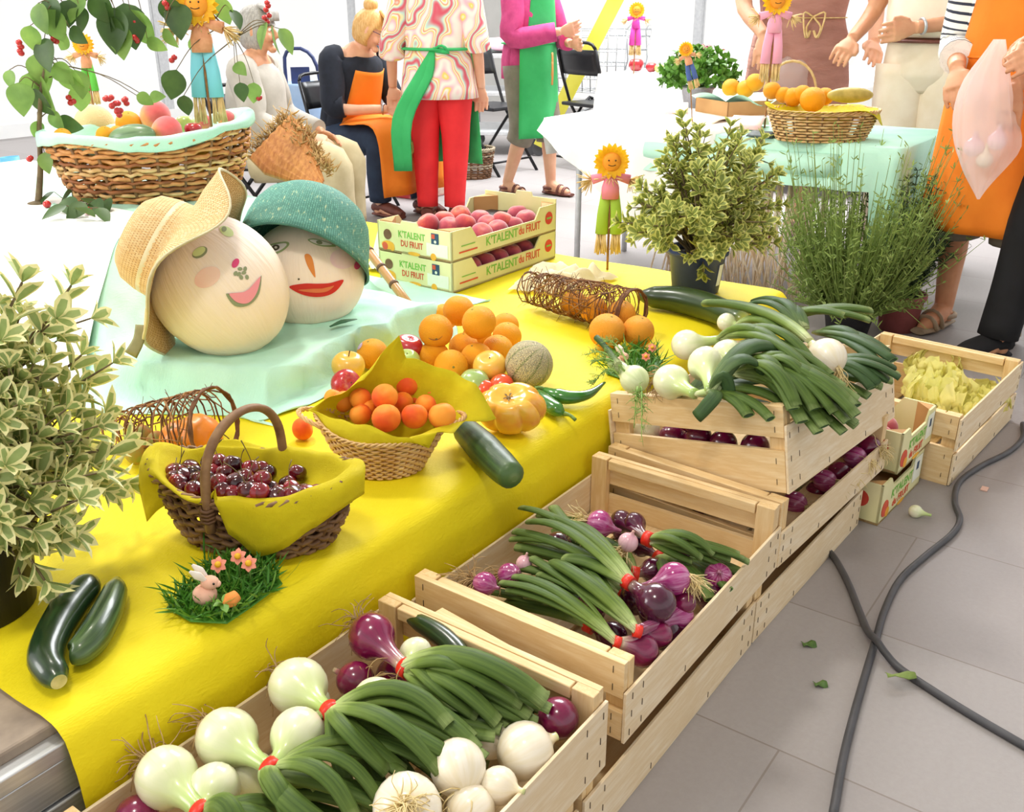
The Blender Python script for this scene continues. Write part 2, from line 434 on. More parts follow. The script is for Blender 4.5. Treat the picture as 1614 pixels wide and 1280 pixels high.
# ================================================================== wooden crates
def staple(mb, M, p, vertical=True):
    a, b = ((0, 0, -.006), (0, 0, .006)) if vertical else ((-.006, 0, 0), (.006, 0, 0))
    mb.tube([M @ (V(p)+V(a)), M @ (V(p)+V(b))], .0009, 4, 1)
def crate(label, c, L=.58, W=.4, He=.138, Hs=.1, rot=(0, 0, 0), slats=1, s0=0, group=None):
    r = thing('wooden_crate', label, 'crate', (0, 0, 0), group)
    I = Matrix()
    for sx in (-1, 1):
        x1 = sx*L/2; x0 = x1-sx*.011
        for z0, z1 in ((He-.062, He), (.0, He-.088)):
            m = MB(); m.box((min(x0, x1), -W/2+.002, z0), (max(x0, x1), W/2-.002, z1))
            for yy in (-W/2+.02, W/2-.02):
                for k in (.25, .75): staple(m, I, (x1+sx*.0006, yy, z0+(z1-z0)*k))
            part('end_slat', m, [W_Y, STAPLE], r, .0015)
        m = MB(); xa, xb = x0, x0-sx*.016
        m.box((min(xa, xb), -W/2+.04, He-.022), (max(xa, xb), W/2-.04, He-.001)); part('top_rail', m, W_Y, r, .002)
        for s in (-1, 1):
            m = MB(); y1 = s*(W/2-.001); y0 = y1-s*.036; xa, xb = x0, x0-sx*.017
            m.box((min(xa, xb), min(y0, y1), .002), (max(xa, xb), max(y0, y1), He)); part('corner_post', m, W_Z, r, .0015)
    for s in (-1, 1):
        y = s*W/2; hs = [(s0, Hs)] if slats == 1 else [(.004, He*.46), (He*.52, He*.97)]
        for z0, z1 in hs:
            m = MB(); m.box((-L/2-.003, min(y, y+s*.005), z0), (L/2+.003, max(y, y+s*.005), z1))
            for x in (-L/2+.012, -L/2+.05, L/2-.05, L/2-.012) if slats == 1 else (-L/2+.012, L/2-.012):
                for k in (.15, .5, .85): staple(m, Matrix.Rotation(rnd.uniform(-.4, .4), 4, 'Y') @ I if 0 else I, (x+rnd.uniform(-.004, .004), y+s*.0056, z0+(z1-z0)*k))
            for k in (-.12, .13): staple(m, I, (k*L*1.4, y+s*.0056, z0+.012)); 
            part('side_panel', m, [W_GREY, STAPLE], r, .0012)
    for k in range(4):
        y = -W/2+.05+k*(W-.1)/3
        m = MB(); m.box((-L/2+.012, y-.044, .002), (L/2-.012, y+.044, .008)); part('bottom_board', m, W_X, r)
    r.location = V(c); r.rotation_euler = Euler(rot)
    return r
D2R = math.radians
crate('lower supporting crate at the bottom left corner, under the white onion crate', (.585, .722, 0), .575, He=.124, Hs=.098)
crate('lower supporting crate under the red onion bunches, resting on the tiles', (1.195, .722, 0), .60, He=.124, Hs=.098)
crate('lower supporting crate beneath the loose rooty red onions', (1.80, .712, 0), .57, He=.124, Hs=.092, rot=(0, 0, D2R(-2)))
front = crate('nearest wooden crate filled with big white onions', (.655, .722, .125), .575, He=.138, Hs=.115)
redc = crate('wooden crate holding red onions with long green stalks', (1.295, .722, .125), .588, He=.138, Hs=.09)
rooty = crate('wooden crate of loose red onions squeezed under the tilted crate', (1.885, .70, .125), .555, He=.138, Hs=.075, rot=(0, 0, D2R(-4)))
tilt = crate('tilted wooden crate heaped with white onions and cut leeks', (1.925, .70, .216), .57, .395, .172, .135, rot=(D2R(-10.5), D2R(3), D2R(-4)))
lettc = crate('wooden crate of yellow green lettuce standing on the tiles', (2.70, .552, 0), .55, .40, .19, .17, rot=(0, 0, D2R(-4.6)), slats=2)
# a split slat fallen inside the nearest crate
m = MB(); m.bar(P(690, 965, .25), P(930, 1100, .25), .02, .008, hint=(0, 0, 1)); single('loose_slat', m, W_Y, 'split wooden slat leaning inside the far end of the nearest crate', 'slat', P(800, 1020, .25), bevel=.001)

# ================================================================== onions
WONION = umat('white_onion_skin', [(0, '#e8e0c2'), (.3, '#eeead2'), (.52, '#e6e8c4'), (.7, '#ccd89c'), (.86, '#b5cc7c'), (1, '#9fbb66')], .06, 25, (9, '#cfdc9c', .45), .28, 0, coat=.35)
WONION2 = umat('dry_white_onion_skin', [(0, '#e8d9ba'), (.3, '#f2ebdb'), (.6, '#efe2ca'), (.85, '#eddcb4'), (1, '#c9d08a')], .06, 25, (9, '#e0cf9c', .4), .3, 0, coat=.3)
RONION = umat('red_onion_skin', [(0, '#6a1c42'), (.2, '#6a0c38'), (.5, '#820f48'), (.72, '#7d1c4a'), (.86, '#a86a7c'), (1, '#cdbfa0')], .12, 22, (11, '#5a0a35', .6), .22, 0, coat=.5)
RONION2 = umat('bright_magenta_onion_skin', [(0, '#bd6496'), (.25, '#a52c78'), (.55, '#98206c'), (.8, '#8c2c60'), (1, '#7c384c')], .12, 22, (11, '#e2a8cc', .5), .22, 0, coat=.5)
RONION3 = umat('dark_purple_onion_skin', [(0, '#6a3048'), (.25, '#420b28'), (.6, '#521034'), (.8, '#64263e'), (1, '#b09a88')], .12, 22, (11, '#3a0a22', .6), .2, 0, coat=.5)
PONION = umat('pale_pink_onion_skin', [(0, '#f2dfd6'), (.4, '#eec8cf'), (.7, '#dca6b4'), (1, '#c6a08a')], .1, 22, (10, '#c77a98', .5), .25, 0, coat=.4)
STALK = umat('onion_stalk', [(0, '#dde2b4'), (.10, '#a9b978'), (.28, '#6c8238'), (.6, '#4e662a'), (.93, '#5a7034'), (1, '#90a464')], .25, 14, (6, '#30461e', .65), .55, .25, 50, Specular_IOR_Level=.22)
STALKD = umat('dark_leek_leaf', [(0, '#b5c08a'), (.15, '#64794a'), (.5, '#3e5830'), (1, '#3c562e')], .2, 14, (6, '#2a4026', .6), .55, .25, 50, Specular_IOR_Level=.25)
CUT = mat('cut_stalk_inside', '#9dbb62', '#54803a', 80)
CUTD = mat('stalk_hollow', '#44602e', '#34502a', 80)
RED_TAPE = mat('red_tape', '#e6341f', '#d9281a', 20, rough=.4)
ROOT = mat('onion_roots', '#c2a474', '#a08050', 60, rough=.8)
ROOT2 = mat('pale_onion_roots', '#ead9a8', '#d2b878', 60, rough=.8)
def bulb_mb(c, to, r, squash=1.0, nr=.22, n=22):
    """bulb from its root plate along c -> to, drawn out into the neck"""
    c = V(c); d = V(to)-c; L = d.length; a = d.normalized(); m = MB()
    prof = [(0.02*r, -r*.93*squash)]
    for i in range(1, 10):
        th = PI*(1-i/11.4); prof.append((r*math.sin(th), r*math.cos(th)*squash))
    z1 = prof[-1][1]; r1 = prof[-1][0]; zN = max(L, z1+.01)
    for t in (.18, .38, .62, .82, 1):
        prof.append((r1*(1-t)**3.2+nr*r*(1-(1-t)**3.2), z1+(zN-z1)*t))
    ph = rnd.uniform(0, 6)
    m.lathe(prof, n, 0, mat4(a, c), lambda A, R, z, t: (R*(1+.025*math.sin(3*A+ph))*math.cos(A), R*(1+.025*math.sin(2*A+ph))*math.sin(A), z))
    return m, c-a*(r*.9*squash), a
def roots_mb(p, a, L, n=16, spread=.8, r=.0009, sag=1.15):
    n = int(n*2.8); L = L*1.25
    m = MB(); p = V(p); a = V(a).normalized()
    for i in range(n):
        d = (a+V((rnd.gauss(0, 1), rnd.gauss(0, 1), rnd.gauss(0, 1)))*spread*.55).normalized()
        l = L*rnd.uniform(.5, 1.1); q = [p+V((rnd.gauss(0, 1), rnd.gauss(0, 1), rnd.gauss(0, 1)))*.003]
        for k in (1, 2, 3, 4):
            d = (d+V((rnd.gauss(0, .35), rnd.gauss(0, .35), rnd.gauss(0, .35)-sag*.3))).normalized()
            q.append(q[-1]+d*(l/4))
        m.tube(q, [r*1.3, r, r*.6], 4, 0, k=2)
    return m
def stalk_mb(p0, p1, r, bow=.02, side=0.0, flat=.5, wave=0, n=10):
    p0 = V(p0); p1 = V(p1); d = p1-p0; s = d.cross(UP)
    s = s.normalized() if s.length > 1e-5 else V((1, 0, 0))
    pts = []
    for t in (0, .12, .3, .5, .7, .86, 1):
        w = 4*t*(1-t); pts.append(p0+d*t+UP*(bow*w)+s*(side*w+wave*math.sin(7*t)*r))
    m = MB(); m.tube(pts, [r*.62, r*.85, r, r*1.05, r*1.05, r, r*.95], n, 0, flat, UP, True, 1, k=2)
    # hollow cut end
    m.f.pop(); m.m.pop(); m.sm.pop(); b = len(m.v)-n; c = sum((m.v[b+i] for i in range(n)), V())/n; ax = (pts[-1]-pts[-2]).normalized()
    for k, dz in ((.8, 0), (.72, -1.6*r)):
        for i in range(n): m.v.append(c+(m.v[b+i]-c)*k+ax*dz); m.uv.append((1, .5))
    for q in (0, 1):
        for i in range(n): m.f.append((b+q*n+i, b+q*n+(i+1) % n, b+(q+1)*n+(i+1) % n, b+(q+1)*n+i)); m.m.append(1 if q == 0 else 2); m.sm.append(q == 1)
    m.f.append(tuple(b+2*n+i for i in range(n))); m.m.append(2); m.sm.append(False)
    return m
def onion_parts(root, c, to, r, skin, rootL=0, rdir=None, rmat=None, squash=1.0, nr=.22, name='bulb', rn=16, label=None):
    m, p, a = bulb_mb(c, to, r, squash, nr)
    b = part(name, m, skin, root, label=label)
    if rootL: part('roots', roots_mb(p, rdir if rdir is not None else -a, rootL, rn), rmat or ROOT, b)
    return b
YMIN = None
def PC(u, v, z, r):
    p = P(u, v, z)
    if YMIN is not None and p.y < YMIN+r*.97: p = PY(u, v, YMIN+r*.97)
    return p
def bunch(label, band, bulbs, leaves, lr=.011, tape=.014, group=None, stem=.0, cat='onions', name='onion_bunch', smat=None, tied=True):
    """bulbs: (u, v, z, r, skin, root length) ; leaves: (u, v, z, bow, side[, r])"""
    bp = P(*band); root = thing(name, label, cat, bp-V((0, 0, .03)), group)
    dirs = V((0, 0, 0)); lt = V((0, 0, 0))
    for b in bulbs:
        c = PC(*b[:4]); off = (c-bp).normalized()
        onion_parts(root, c, bp+off*.004, b[3], b[4], b[5], rdir=(b[6] if len(b) > 6 else None), rmat=(b[7] if len(b) > 7 else None), nr=.3 if b[3] < .04 else .24)
        dirs += (c-bp)
    for l in leaves: lt += P(*l[:3])-bp
    ax = (lt.normalized()-dirs.normalized()).normalized()
    if tied: m = MB(); m.tube([bp-ax*tape*.55, bp+ax*tape*.55], tape, 16, 0); part('tape_band', m, RED_TAPE, root)
    for i, l in enumerate(leaves):
        q = P(*l[:3]); r = l[5] if len(l) > 5 else lr
        j = V((rnd.uniform(-1, 1), rnd.uniform(-1, 1), rnd.uniform(-1, 1)))*tape*.4
        part('leaf', stalk_mb(bp+j, q, r*rnd.uniform(.78, 1.22), l[3]+rnd.uniform(-.006, .010), l[4]+rnd.uniform(-.012, .012), rnd.uniform(.4, .62), rnd.uniform(-.2, .2)), [smat or STALK, CUT, CUTD], root)
    return root
def loose(label, u, v, z, r, skin, ndir, nlen=1.9, rootL=0, rmat=None, squash=1.0, rdir=None, group=None, nr=.15, name='onion', rn=16, cat='onion'):
    c = PC(u, v, z, r); d = V(ndir).normalized()
    m, p, a = bulb_mb(c, c+d*(r*nlen), r, squash, nr)
    o = single(name, m, skin, label, cat, c-V((0, 0, r)), group)
    if rootL: part('roots', roots_mb(p, rdir if rdir is not None else -a, rootL, rn), rmat or ROOT2, o)
    return o
def cam_dir(r=0, u=0, t=0):  # right, up, towards the viewer
    return RT*r+UP*u-FW*t
# ---- nearest crate: white onions
YMIN = .524
Z = .265
bunch('white onion pair tied with red tape, largest bulb hanging toward the yellow cloth', (428, 1213, .275),
      [(358, 1165, .265, .040, WONION, .05, cam_dir(-.6, .4, -.6)), (470, 1160, .27, .036, WONION, 0)],
      [(520, 1310, .25, .02, .01, .013), (470, 1310, .25, .02, 0, .013), (560, 1290, .25, .02, -.01, .013), (600, 1262, .25, .025, -.01), (640, 1225, .255, .02, -.02), (690, 1215, .25, .02, -.02), (615, 1275, .24, .0, 0), (655, 1245, .24, .0, 0), (520, 1215, .22, -.02, 0)], .012)
bunch('white onion pair with red tape and a fan of thick stalks, mid crate', (522, 1122, .285),
      [(470, 1082, .27, .040, WONION, .055, cam_dir(-.7, .2, -.5)), (592, 1103, .265, .031, WONION, .04, cam_dir(.8, .2, 0))],
      [(740, 1212, .255, .025, 0, .014), (695, 1213, .262, .03, .01, .013), (765, 1196, .255, .02, -.01, .013), (708, 1142, .29, .03, -.01, .013), (752, 1185, .26, .03, -.01), (610, 1215, .262, .03, .02, .012), (636, 1216, .25, .02, .01, .012), (500, 1240, .25, .01, .02, .011), (545, 1235, .245, .01, .01, .011), (745, 1165, .262, .02, -.02), (670, 1200, .25, 0, 0), (715, 1175, .25, 0, 0), (780, 1160, .25, 0, -.01), (790, 1150, .25, 0, -.01)], .012)
bunch('red onion and greenish bulb tied with red tape, rear of nearest crate', (641, 1054, .275),
      [(586, 1003, .275, .035, RONION, .045, cam_dir(-.5, .6, -.3)), (655, 1030, .262, .024, WONION, 0)],
      [(858, 1106, .27, .03, 0, .014), (820, 1110, .262, .03, .01, .013), (785, 1138, .258, .03, .01, .013), (752, 1075, .285, .02, .0, .012), (868, 1118, .258, .02, -.01), (835, 1130, .25, .01, 0), (800, 1145, .24, .01, 0), (845, 1142, .24, .01, 0), (742, 1110, .265, .02, .01), (750, 1130, .26, .02, .01), (812, 1150, .235, 0, 0), (865, 1098, .25, 0, -.01)], .012)
bunch('white onion bunch with red tape in the bottom left corner of the nearest crate', (318, 1282, .262),
      [(263, 1225, .26, .038, WONION, .055, cam_dir(-.7, .3, -.4)), (336, 1246, .25, .033, WONION, 0)],
      [(420, 1330, .25, .02, 0, .013), (450, 1310, .25, .02, 0, .012), (380, 1340, .25, .02, 0, .012), (470, 1280, .235, .01, -.01, .012)], .012)
loose('white onion with a beard of pale roots facing the viewer', 722, 1210, .252, .036, WONION2, cam_dir(-.3, .2, -.9), 1.5, .045, ROOT2, 1, cam_dir(0, -.8, .6), rn=34)
loose('smooth oval white onion against the right side of the nearest crate', 828, 1183, .243, .038, WONION2, cam_dir(.8, .1, -.4), 1.25)
loose('big white onion with its root plate turned up at the bottom edge', 642, 1275, .25, .042, WONION2, cam_dir(0, -.7, -.6), 1.4, .04, ROOT2, .9, cam_dir(0, .9, .5), rn=34)
loose('small pale onion by the crate side below the oval one', 786, 1238, .235, .024, WONION2, cam_dir(.6, .1, .3), 1.5)
loose('half hidden white onion below the cut stalks', 772, 1165, .225, .027, WONION2, cam_dir(-.6, 0, -.5), 1.5)
loose('half hidden white onion between the two bearded ones at the frame edge', 742, 1275, .225, .03, WONION2, cam_dir(.5, 0, -.5), 1.4, .03, ROOT2, 1, cam_dir(-.2, .6, .6))
loose('dark red onion in the far right corner of the nearest crate', 880, 1132, .23, .029, RONION, cam_dir(-.5, .2, -.5), 1.5)
loose('dark red onion behind the small white bulb, frayed roots on top', 560, 1072, .24, .027, RONION, cam_dir(-.6, 0, -.4), 1.5, .05, ROOT, 1, cam_dir(.7, .6, .2))
loose('shaded green white onion tucked under the largest bulb', 398, 1222, .225, .03, WONION, cam_dir(.4, -.2, .5), 1.6)
loose('shaded white onion peeping between the first two tied pairs', 492, 1108, .235, .026, WONION, cam_dir(.5, -.2, .4), 1.6)
loose('deep red onion at the near end of the nearest crate', 215, 1288, .225, .026, RONION, cam_dir(.4, 0, .5), 1.6)
def cuke(name, label, cat, pts, rad, mats, loc, n=16, k=5, fn=None, group=None):
    m = MB(); m.tube(pts, rad, n, 0, k=k, capmi=1); return single(name, m, mats, label, cat, loc, group)
CUKE = umat('dark_courgette_skin', [(0, '#4d6a34'), (.06, '#1a3216'), (.5, '#142c14'), (.93, '#1c3617'), (1, '#3f5c2a')], .1, 12, (8, '#48683a', .35), .3, .1, 60, coat=.35)
CUKE2 = umat('lighter_courgette_skin', [(0, '#4d6a3a'), (.08, '#27401e'), (.5, '#253e22'), (1, '#4a6436')], .1, 12, (9, '#6d8a52', .5), .32, .1, 60, coat=.3)
CUTEND = mat('courgette_cut_end', '#d5c98e', '#b7b06a', 60)
cuke('cucumber', 'dark green cucumber lying against the far end of the nearest crate', 'cucumber', [P(640, 972, .245), P(668, 985, .25), P(705, 1010, .25), P(738, 1046, .245), P(760, 1065, .24)], [.006, .014, .0165, .0165, .012, .004], [CUKE, CUTEND], P(690, 1010, .225))
for L_, bd, bl, es in (('shaded white onion bunch under the others at the near end of the crate', (400, 1255, .20), [(350, 1270, .19, .03, WONION, 0)], [(560, 1330, .19), (520, 1300, .2), (600, 1310, .19), (580, 1275, .2), (640, 1290, .19), (480, 1290, .2)]),
    ('shaded white onion bunch lying deep across the middle of the nearest crate', (540, 1150, .20), [(500, 1165, .19, .028, WONION, 0)], [(700, 1230, .195), (740, 1220, .195), (650, 1240, .2), (770, 1205, .19), (600, 1250, .2), (720, 1180, .2), (690, 1255, .19), (640, 1200, .21)]),
    ('shaded onion bunch deep at the far end of the nearest crate', (660, 1075, .20), [(620, 1065, .19, .027, RONION, 0)], [(840, 1130, .195), (860, 1120, .2), (800, 1150, .19), (780, 1170, .19), (820, 1090, .21), (750, 1100, .21), (770, 1130, .2), (880, 1110, .2)])):
    bunch(L_, bd, bl, [(u, v, z, .01, 0) for u, v, z in es], .012)
# ---- second crate: red onions with stalks
bunch('red onion bunch with the longest stalks and a wide red orange band', (990, 918, .28),
      [(1034, 950, .262, .032, RONION3, 0)],
      [(822, 800, .275, .02, 0, .011), (850, 812, .285, .03, 0, .012), (812, 838, .27, .02, 0, .011), (835, 822, .29, .025, 0, .012), (806, 850, .262, .02, .01, .011), (872, 800, .265, .02, -.01, .01), (815, 862, .255, .01, .01), (905, 826, .262, .02, -.01), (890, 880, .285, .01, 0, .013)], .011, .0125)
bunch('red onion bunch tied low with red tape beside the near crate end', (1005, 995, .255),
      [(1064, 971, .255, .0305, RONION2, 0)],
      [(838, 880, .265, .02, 0, .010), (872, 888, .275, .03, -.01, .011), (850, 905, .262, .02, 0, .010), (905, 880, .27, .03, -.01, .010), (892, 905, .262, .02, 0, .010), (860, 925, .25, .01, .01), (930, 890, .262, .02, -.01), (820, 895, .25, .01, 0)], .0105, .010)
bunch('red onion bunch nearest the crate end, band half buried', (973, 1012, .25),
      [(1011, 1025, .245, .027, RONION, 0), (1038, 1000, .247, .022, RONION, 0)],
      [(790, 918, .258, .015, .005, .009), (800, 930, .252, .015, .005, .009), (812, 908, .262, .02, 0, .0085), (852, 895, .268, .02, 0, .005), (830, 938, .25, .01, .01, .009), (860, 950, .245, .01, .01, .009), (795, 905, .245, 0, 0, .009)], .0095, .009)
bunch('far red onion bunch with a broad red band and stalks lying to the right', (1022, 850, .25),
      [(1000, 826, .245, .022, RONION3, 0), (980, 822, .24, .022, RONION3, 0)],
      [(1172, 880, .235, .015, 0, .009), (1150, 882, .23, .015, .0, .010), (1125, 872, .245, .02, 0, .010), (1180, 886, .225, .01, 0, .009), (1105, 880, .24, .015, .0, .011), (1165, 874, .225, .01, -.01, .009), (1090, 885, .23, .01, .01, .010), (1135, 890, .22, .01, 0, .010)], .0095, .014)
loose('bright magenta onion with its neck pointing left over the stalks', 1062, 912, .275, .027, RONION2, cam_dir(-.9, -.1, .2), 2.3, .04, ROOT2, 1, cam_dir(.6, -.3, .5), rn=26)
loose('bright magenta onion standing in the right front corner of the red onion crate', 1132, 910, .255, .026, RONION2, cam_dir(-.1, .6, .5), 1.3, .045, ROOT2, 1, cam_dir(-.3, -.9, .5), rn=26)
loose('small dark onion between the purple bulb and the magenta one', 1078, 950, .245, .02, RONION, cam_dir(-.5, 0, 0), 1.5)
loose('magenta onion with bleached roots combed to the left at the far side', 944, 827, .262, .028, RONION2, cam_dir(.9, -.2, .2), 1.5, .045, ROOT2, .85, cam_dir(-.9, .3, 0), rn=26)
loose('pale pink onion just below the far dark ones', 990, 855, .262, .0175, PONION, cam_dir(.3, .8, 0), 1.4, .04, ROOT2, 1, cam_dir(-.9, -.2, .4))
loose('magenta onion behind the near rail, bushy roots to its left', 764, 920, .258, .020, RONION2, cam_dir(.5, 0, .3), 1.4, .05, ROOT, 1, cam_dir(-.8, .3, -.2), rn=26)
loose('second magenta onion by the back wall of the crate, right of the bushy one', 803, 906, .255, .020, RONION2, cam_dir(.3, .3, .3), 1.4, .035, ROOT, 1, cam_dir(-.8, .5, -.2))
loose('pale pink onion tip showing between stalks and back wall', 826, 888, .257, .014, PONION, cam_dir(.2, .8, 0), 1.5)
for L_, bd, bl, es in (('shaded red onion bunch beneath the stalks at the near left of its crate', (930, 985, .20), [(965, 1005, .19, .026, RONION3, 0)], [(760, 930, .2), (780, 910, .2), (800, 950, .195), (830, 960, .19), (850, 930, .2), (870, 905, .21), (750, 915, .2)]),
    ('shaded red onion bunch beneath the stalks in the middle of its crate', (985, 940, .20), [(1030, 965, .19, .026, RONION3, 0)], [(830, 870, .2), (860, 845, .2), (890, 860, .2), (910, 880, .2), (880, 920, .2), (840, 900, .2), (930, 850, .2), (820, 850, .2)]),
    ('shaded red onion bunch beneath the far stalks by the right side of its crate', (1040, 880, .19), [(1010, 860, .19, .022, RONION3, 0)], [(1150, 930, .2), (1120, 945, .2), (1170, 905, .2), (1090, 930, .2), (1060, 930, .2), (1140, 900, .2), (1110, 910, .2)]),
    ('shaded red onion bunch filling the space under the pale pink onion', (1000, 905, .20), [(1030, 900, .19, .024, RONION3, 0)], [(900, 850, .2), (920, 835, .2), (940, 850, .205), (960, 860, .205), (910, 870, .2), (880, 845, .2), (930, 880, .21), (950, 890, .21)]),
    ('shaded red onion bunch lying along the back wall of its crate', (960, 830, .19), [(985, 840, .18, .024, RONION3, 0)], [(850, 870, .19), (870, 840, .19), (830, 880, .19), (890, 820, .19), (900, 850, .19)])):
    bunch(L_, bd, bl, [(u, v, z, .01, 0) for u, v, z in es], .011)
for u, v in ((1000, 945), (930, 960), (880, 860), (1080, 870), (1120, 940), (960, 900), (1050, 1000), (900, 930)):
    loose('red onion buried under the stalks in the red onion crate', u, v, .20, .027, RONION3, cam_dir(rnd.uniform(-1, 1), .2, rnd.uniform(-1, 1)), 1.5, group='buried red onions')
YMIN = None
# ---- third crate: rooty red onions under the tilted crate
k = 0
rl = ['rooty red onion at the near corner of the squeezed crate, straw roots hanging out', 'red onion second from the near corner under the tilted crate', 'red onion third in the gap under the tilted crate', 'red onion in the middle of the gap under the tilted crate', 'shiny red onion just past the middle of the gap', 'red onion toward the far end of the gap, pale roots', 'farthest red onion in the gap under the tilted crate']
for (u, v), L in zip(((1252, 795), (1288, 775), (1300, 758), (1322, 745), (1348, 722), (1370, 704)), rl):
    c = PY(u, v, .575-.014*k)
    p = P(u, v, c.z)
    o = loose(L, u, v, c.z, .026 if k else .028, RONION if k % 2 else RONION2, cam_dir(-.7, -.1, -.5), 1.4, .036, ROOT2, 1, cam_dir(.5, .0, .6), rn=16); k += 1
for i in range(9):
    x = 1.68+.05*i; y = .72+.06*(i % 3); m, p, a = bulb_mb((x, y, .165), (x+.03, y+.02, .19), .026)
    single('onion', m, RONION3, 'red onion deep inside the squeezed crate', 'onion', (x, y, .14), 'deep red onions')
# ---- tilted crate: white onions, leeks, fennel
bunch('white onion at the left front of the tilted crate, stalks pulled right', (1098, 622, .425),
      [(1058, 602, .42, .037, WONION, .05, cam_dir(-.8, 0, .2)), ],
      [(1215, 660, .42, .02, 0, .013), (1180, 655, .42, .02, 0, .013), (1240, 640, .42, .02, 0, .013)], .013, .011, tied=False)
bunch('big white onion with its dark leek leaf hanging over the crate front', (1120, 618, .44),
      [(1112, 574, .45, .037, WONION, 0)],
      [(1097, 657, .40, .02, -.03, .014), (1232, 560, .475, .05, 0, .018), (1200, 590, .465, .05, 0, .016), (1150, 620, .44, .04, 0, .014)], .014, .012, smat=STALKD, tied=False)
bunch('pale onion pair behind the biggest white one, stalks ending over the side panel', (1160, 588, .455),
      [(1146, 560, .455, .034, WONION, 0), (1178, 556, .45, .03, WONION, 0)],
      [(1240, 600, .45, .03, 0, .015), (1300, 640, .425, .03, 0, .015), (1262, 580, .46, .03, 0, .014), (1285, 655, .41, .02, 0, .015), (1318, 625, .43, .03, 0, .015), (1330, 640, .42, .02, 0, .014), (1340, 655, .41, .02, 0, .014), (1310, 665, .40, .02, 0, .014), (1345, 640, .425, .03, -.01, .014), (1350, 668, .40, .01, 0, .013), (1255, 640, .44, .04, 0, .014), (1280, 620, .44, .03, 0, .014), (1330, 610, .44, .03, -.01, .014), (1240, 622, .45, .03, 0, .014)], .015, .012, tied=False)
bunch('white onion at the back left of the tilted crate with a thick pale neck', (1135, 535, .46),
      [(1082, 543, .45, .033, WONION, 0)],
      [(1235, 560, .47, .05, 0, .017), (1280, 572, .47, .05, 0, .017), (1310, 590, .46, .04, 0, .016), (1295, 605, .46, .04, .01, .016), (1250, 585, .46, .05, 0, .015)], .016, .014, tied=False)
bunch('round white onion at the right with one thick stalk reaching back left', (1277, 540, .475),
      [(1303, 563, .46, .040, WONION2, .05, cam_dir(.3, -.9, .3), ROOT2)],
      [(1112, 478, .45, .02, .01, .017), (1130, 474, .43, .02, 0, .014)], .015, .012, tied=False)
bunch('small white onion on the far left edge of the tilted crate', (1165, 513, .44),
      [(1145, 508, .44, .022, WONION, 0)],
      [(1270, 535, .45, .03, 0, .014), (1240, 525, .45, .03, 0, .014), (1258, 548, .445, .03, 0, .014)], .014, .010, tied=False)
def leeks(label, p0, ends, lr=.017, pale=STALKD):
    r = thing('leek', label, 'leek', P(*p0)-V((0, 0, .02)))
    for i, e in enumerate(ends):
        j = V((rnd.uniform(-1, 1), rnd.uniform(-1, 1), rnd.uniform(-.5, 1)))*.008
        part('leaf', stalk_mb(P(*p0)+j, P(*e[:3]), lr*rnd.uniform(.85, 1.1), e[3] if len(e) > 3 else .02, 0, .4), [pale, CUT, CUTD], r)
    return r
leeks('leek with two broad cut leaves pointing right above the far rail', (1225, 505, .43), [(1372, 490, .45), (1370, 505, .44), (1330, 498, .46)], .019, STALK)
leeks('leek with dark leaves arching behind the thick stalk', (1265, 520, .44), [(1180, 480, .46, .03), (1215, 476, .46, .03), (1240, 485, .46, .02), (1190, 474, .44, .03)], .014)
leeks('leek lying along the far rail with leaves ending at the right corner', (1290, 525, .42), [(1408, 568, .42), (1400, 555, .42), (1390, 580, .41), (1365, 545, .425)], .017)
leeks('leek with folded leaves below the round white onion on its right', (1300, 575, .41), [(1385, 605, .40), (1395, 590, .40), (1375, 612, .395), (1400, 600, .40), (1410, 580, .41), (1418, 596, .41)], .016)
leeks('bunch of broad leek leaves cut off square above the front corner of the tilted crate', (1175, 590, .44), [(1345, 640, .435, .04), (1350, 655, .425, .04), (1335, 665, .41, .03), (1300, 672, .40, .03), (1265, 665, .41, .03), (1315, 650, .425, .045), (1285, 645, .43, .045), (1250, 645, .435, .045), (1352, 630, .43, .03), (1330, 682, .385, .02), (1290, 682, .39, .02), (1240, 620, .45, .05), (1280, 610, .455, .05), (1310, 620, .45, .04), (1350, 672, .39, .02)], .0165, STALK)
leeks('dark leek leaves packed deep along the right panel of the tilted crate', (1240, 600, .36), [(1390, 610, .37), (1405, 600, .375), (1370, 625, .37), (1350, 640, .365), (1400, 585, .38), (1330, 640, .36), (1380, 590, .38), (1415, 590, .37)], .018, STALK)
leeks('shaded leek leaves at the bottom of the tilted crate behind its near end', (1080, 640, .36), [(1200, 640, .36), (1220, 620, .37), (1240, 650, .35), (1180, 600, .37), (1250, 600, .37), (1150, 580, .38), (1230, 570, .385)], .018)
loose('white onion half hidden under leaves in the middle of the tilted crate', 1236, 580, .45, .025, WONION2, cam_dir(-.6, .4, -.3), 1.5, .05, ROOT2, 1, cam_dir(.7, -.4, .4), rn=24)
for i in range(8):
    u, v = ((1020, 680), (1060, 690), (1100, 690), (1140, 700), (1190, 705), (1220, 660), (1150, 640), (1090, 660))[i]
    c = PX(u, v, 1.71); m, p, a = bulb_mb(c, c+V((.04, .01, .0)), .03)
    single('onion', m, WONION if i == 0 else RONION, 'white onion seen through the gap of the tilted crate' if i == 0 else 'red onion seen through the gap of the tilted crate', 'onion', c-V((0, 0, .03)), None if i == 0 else 'red onions inside the tilted crate')
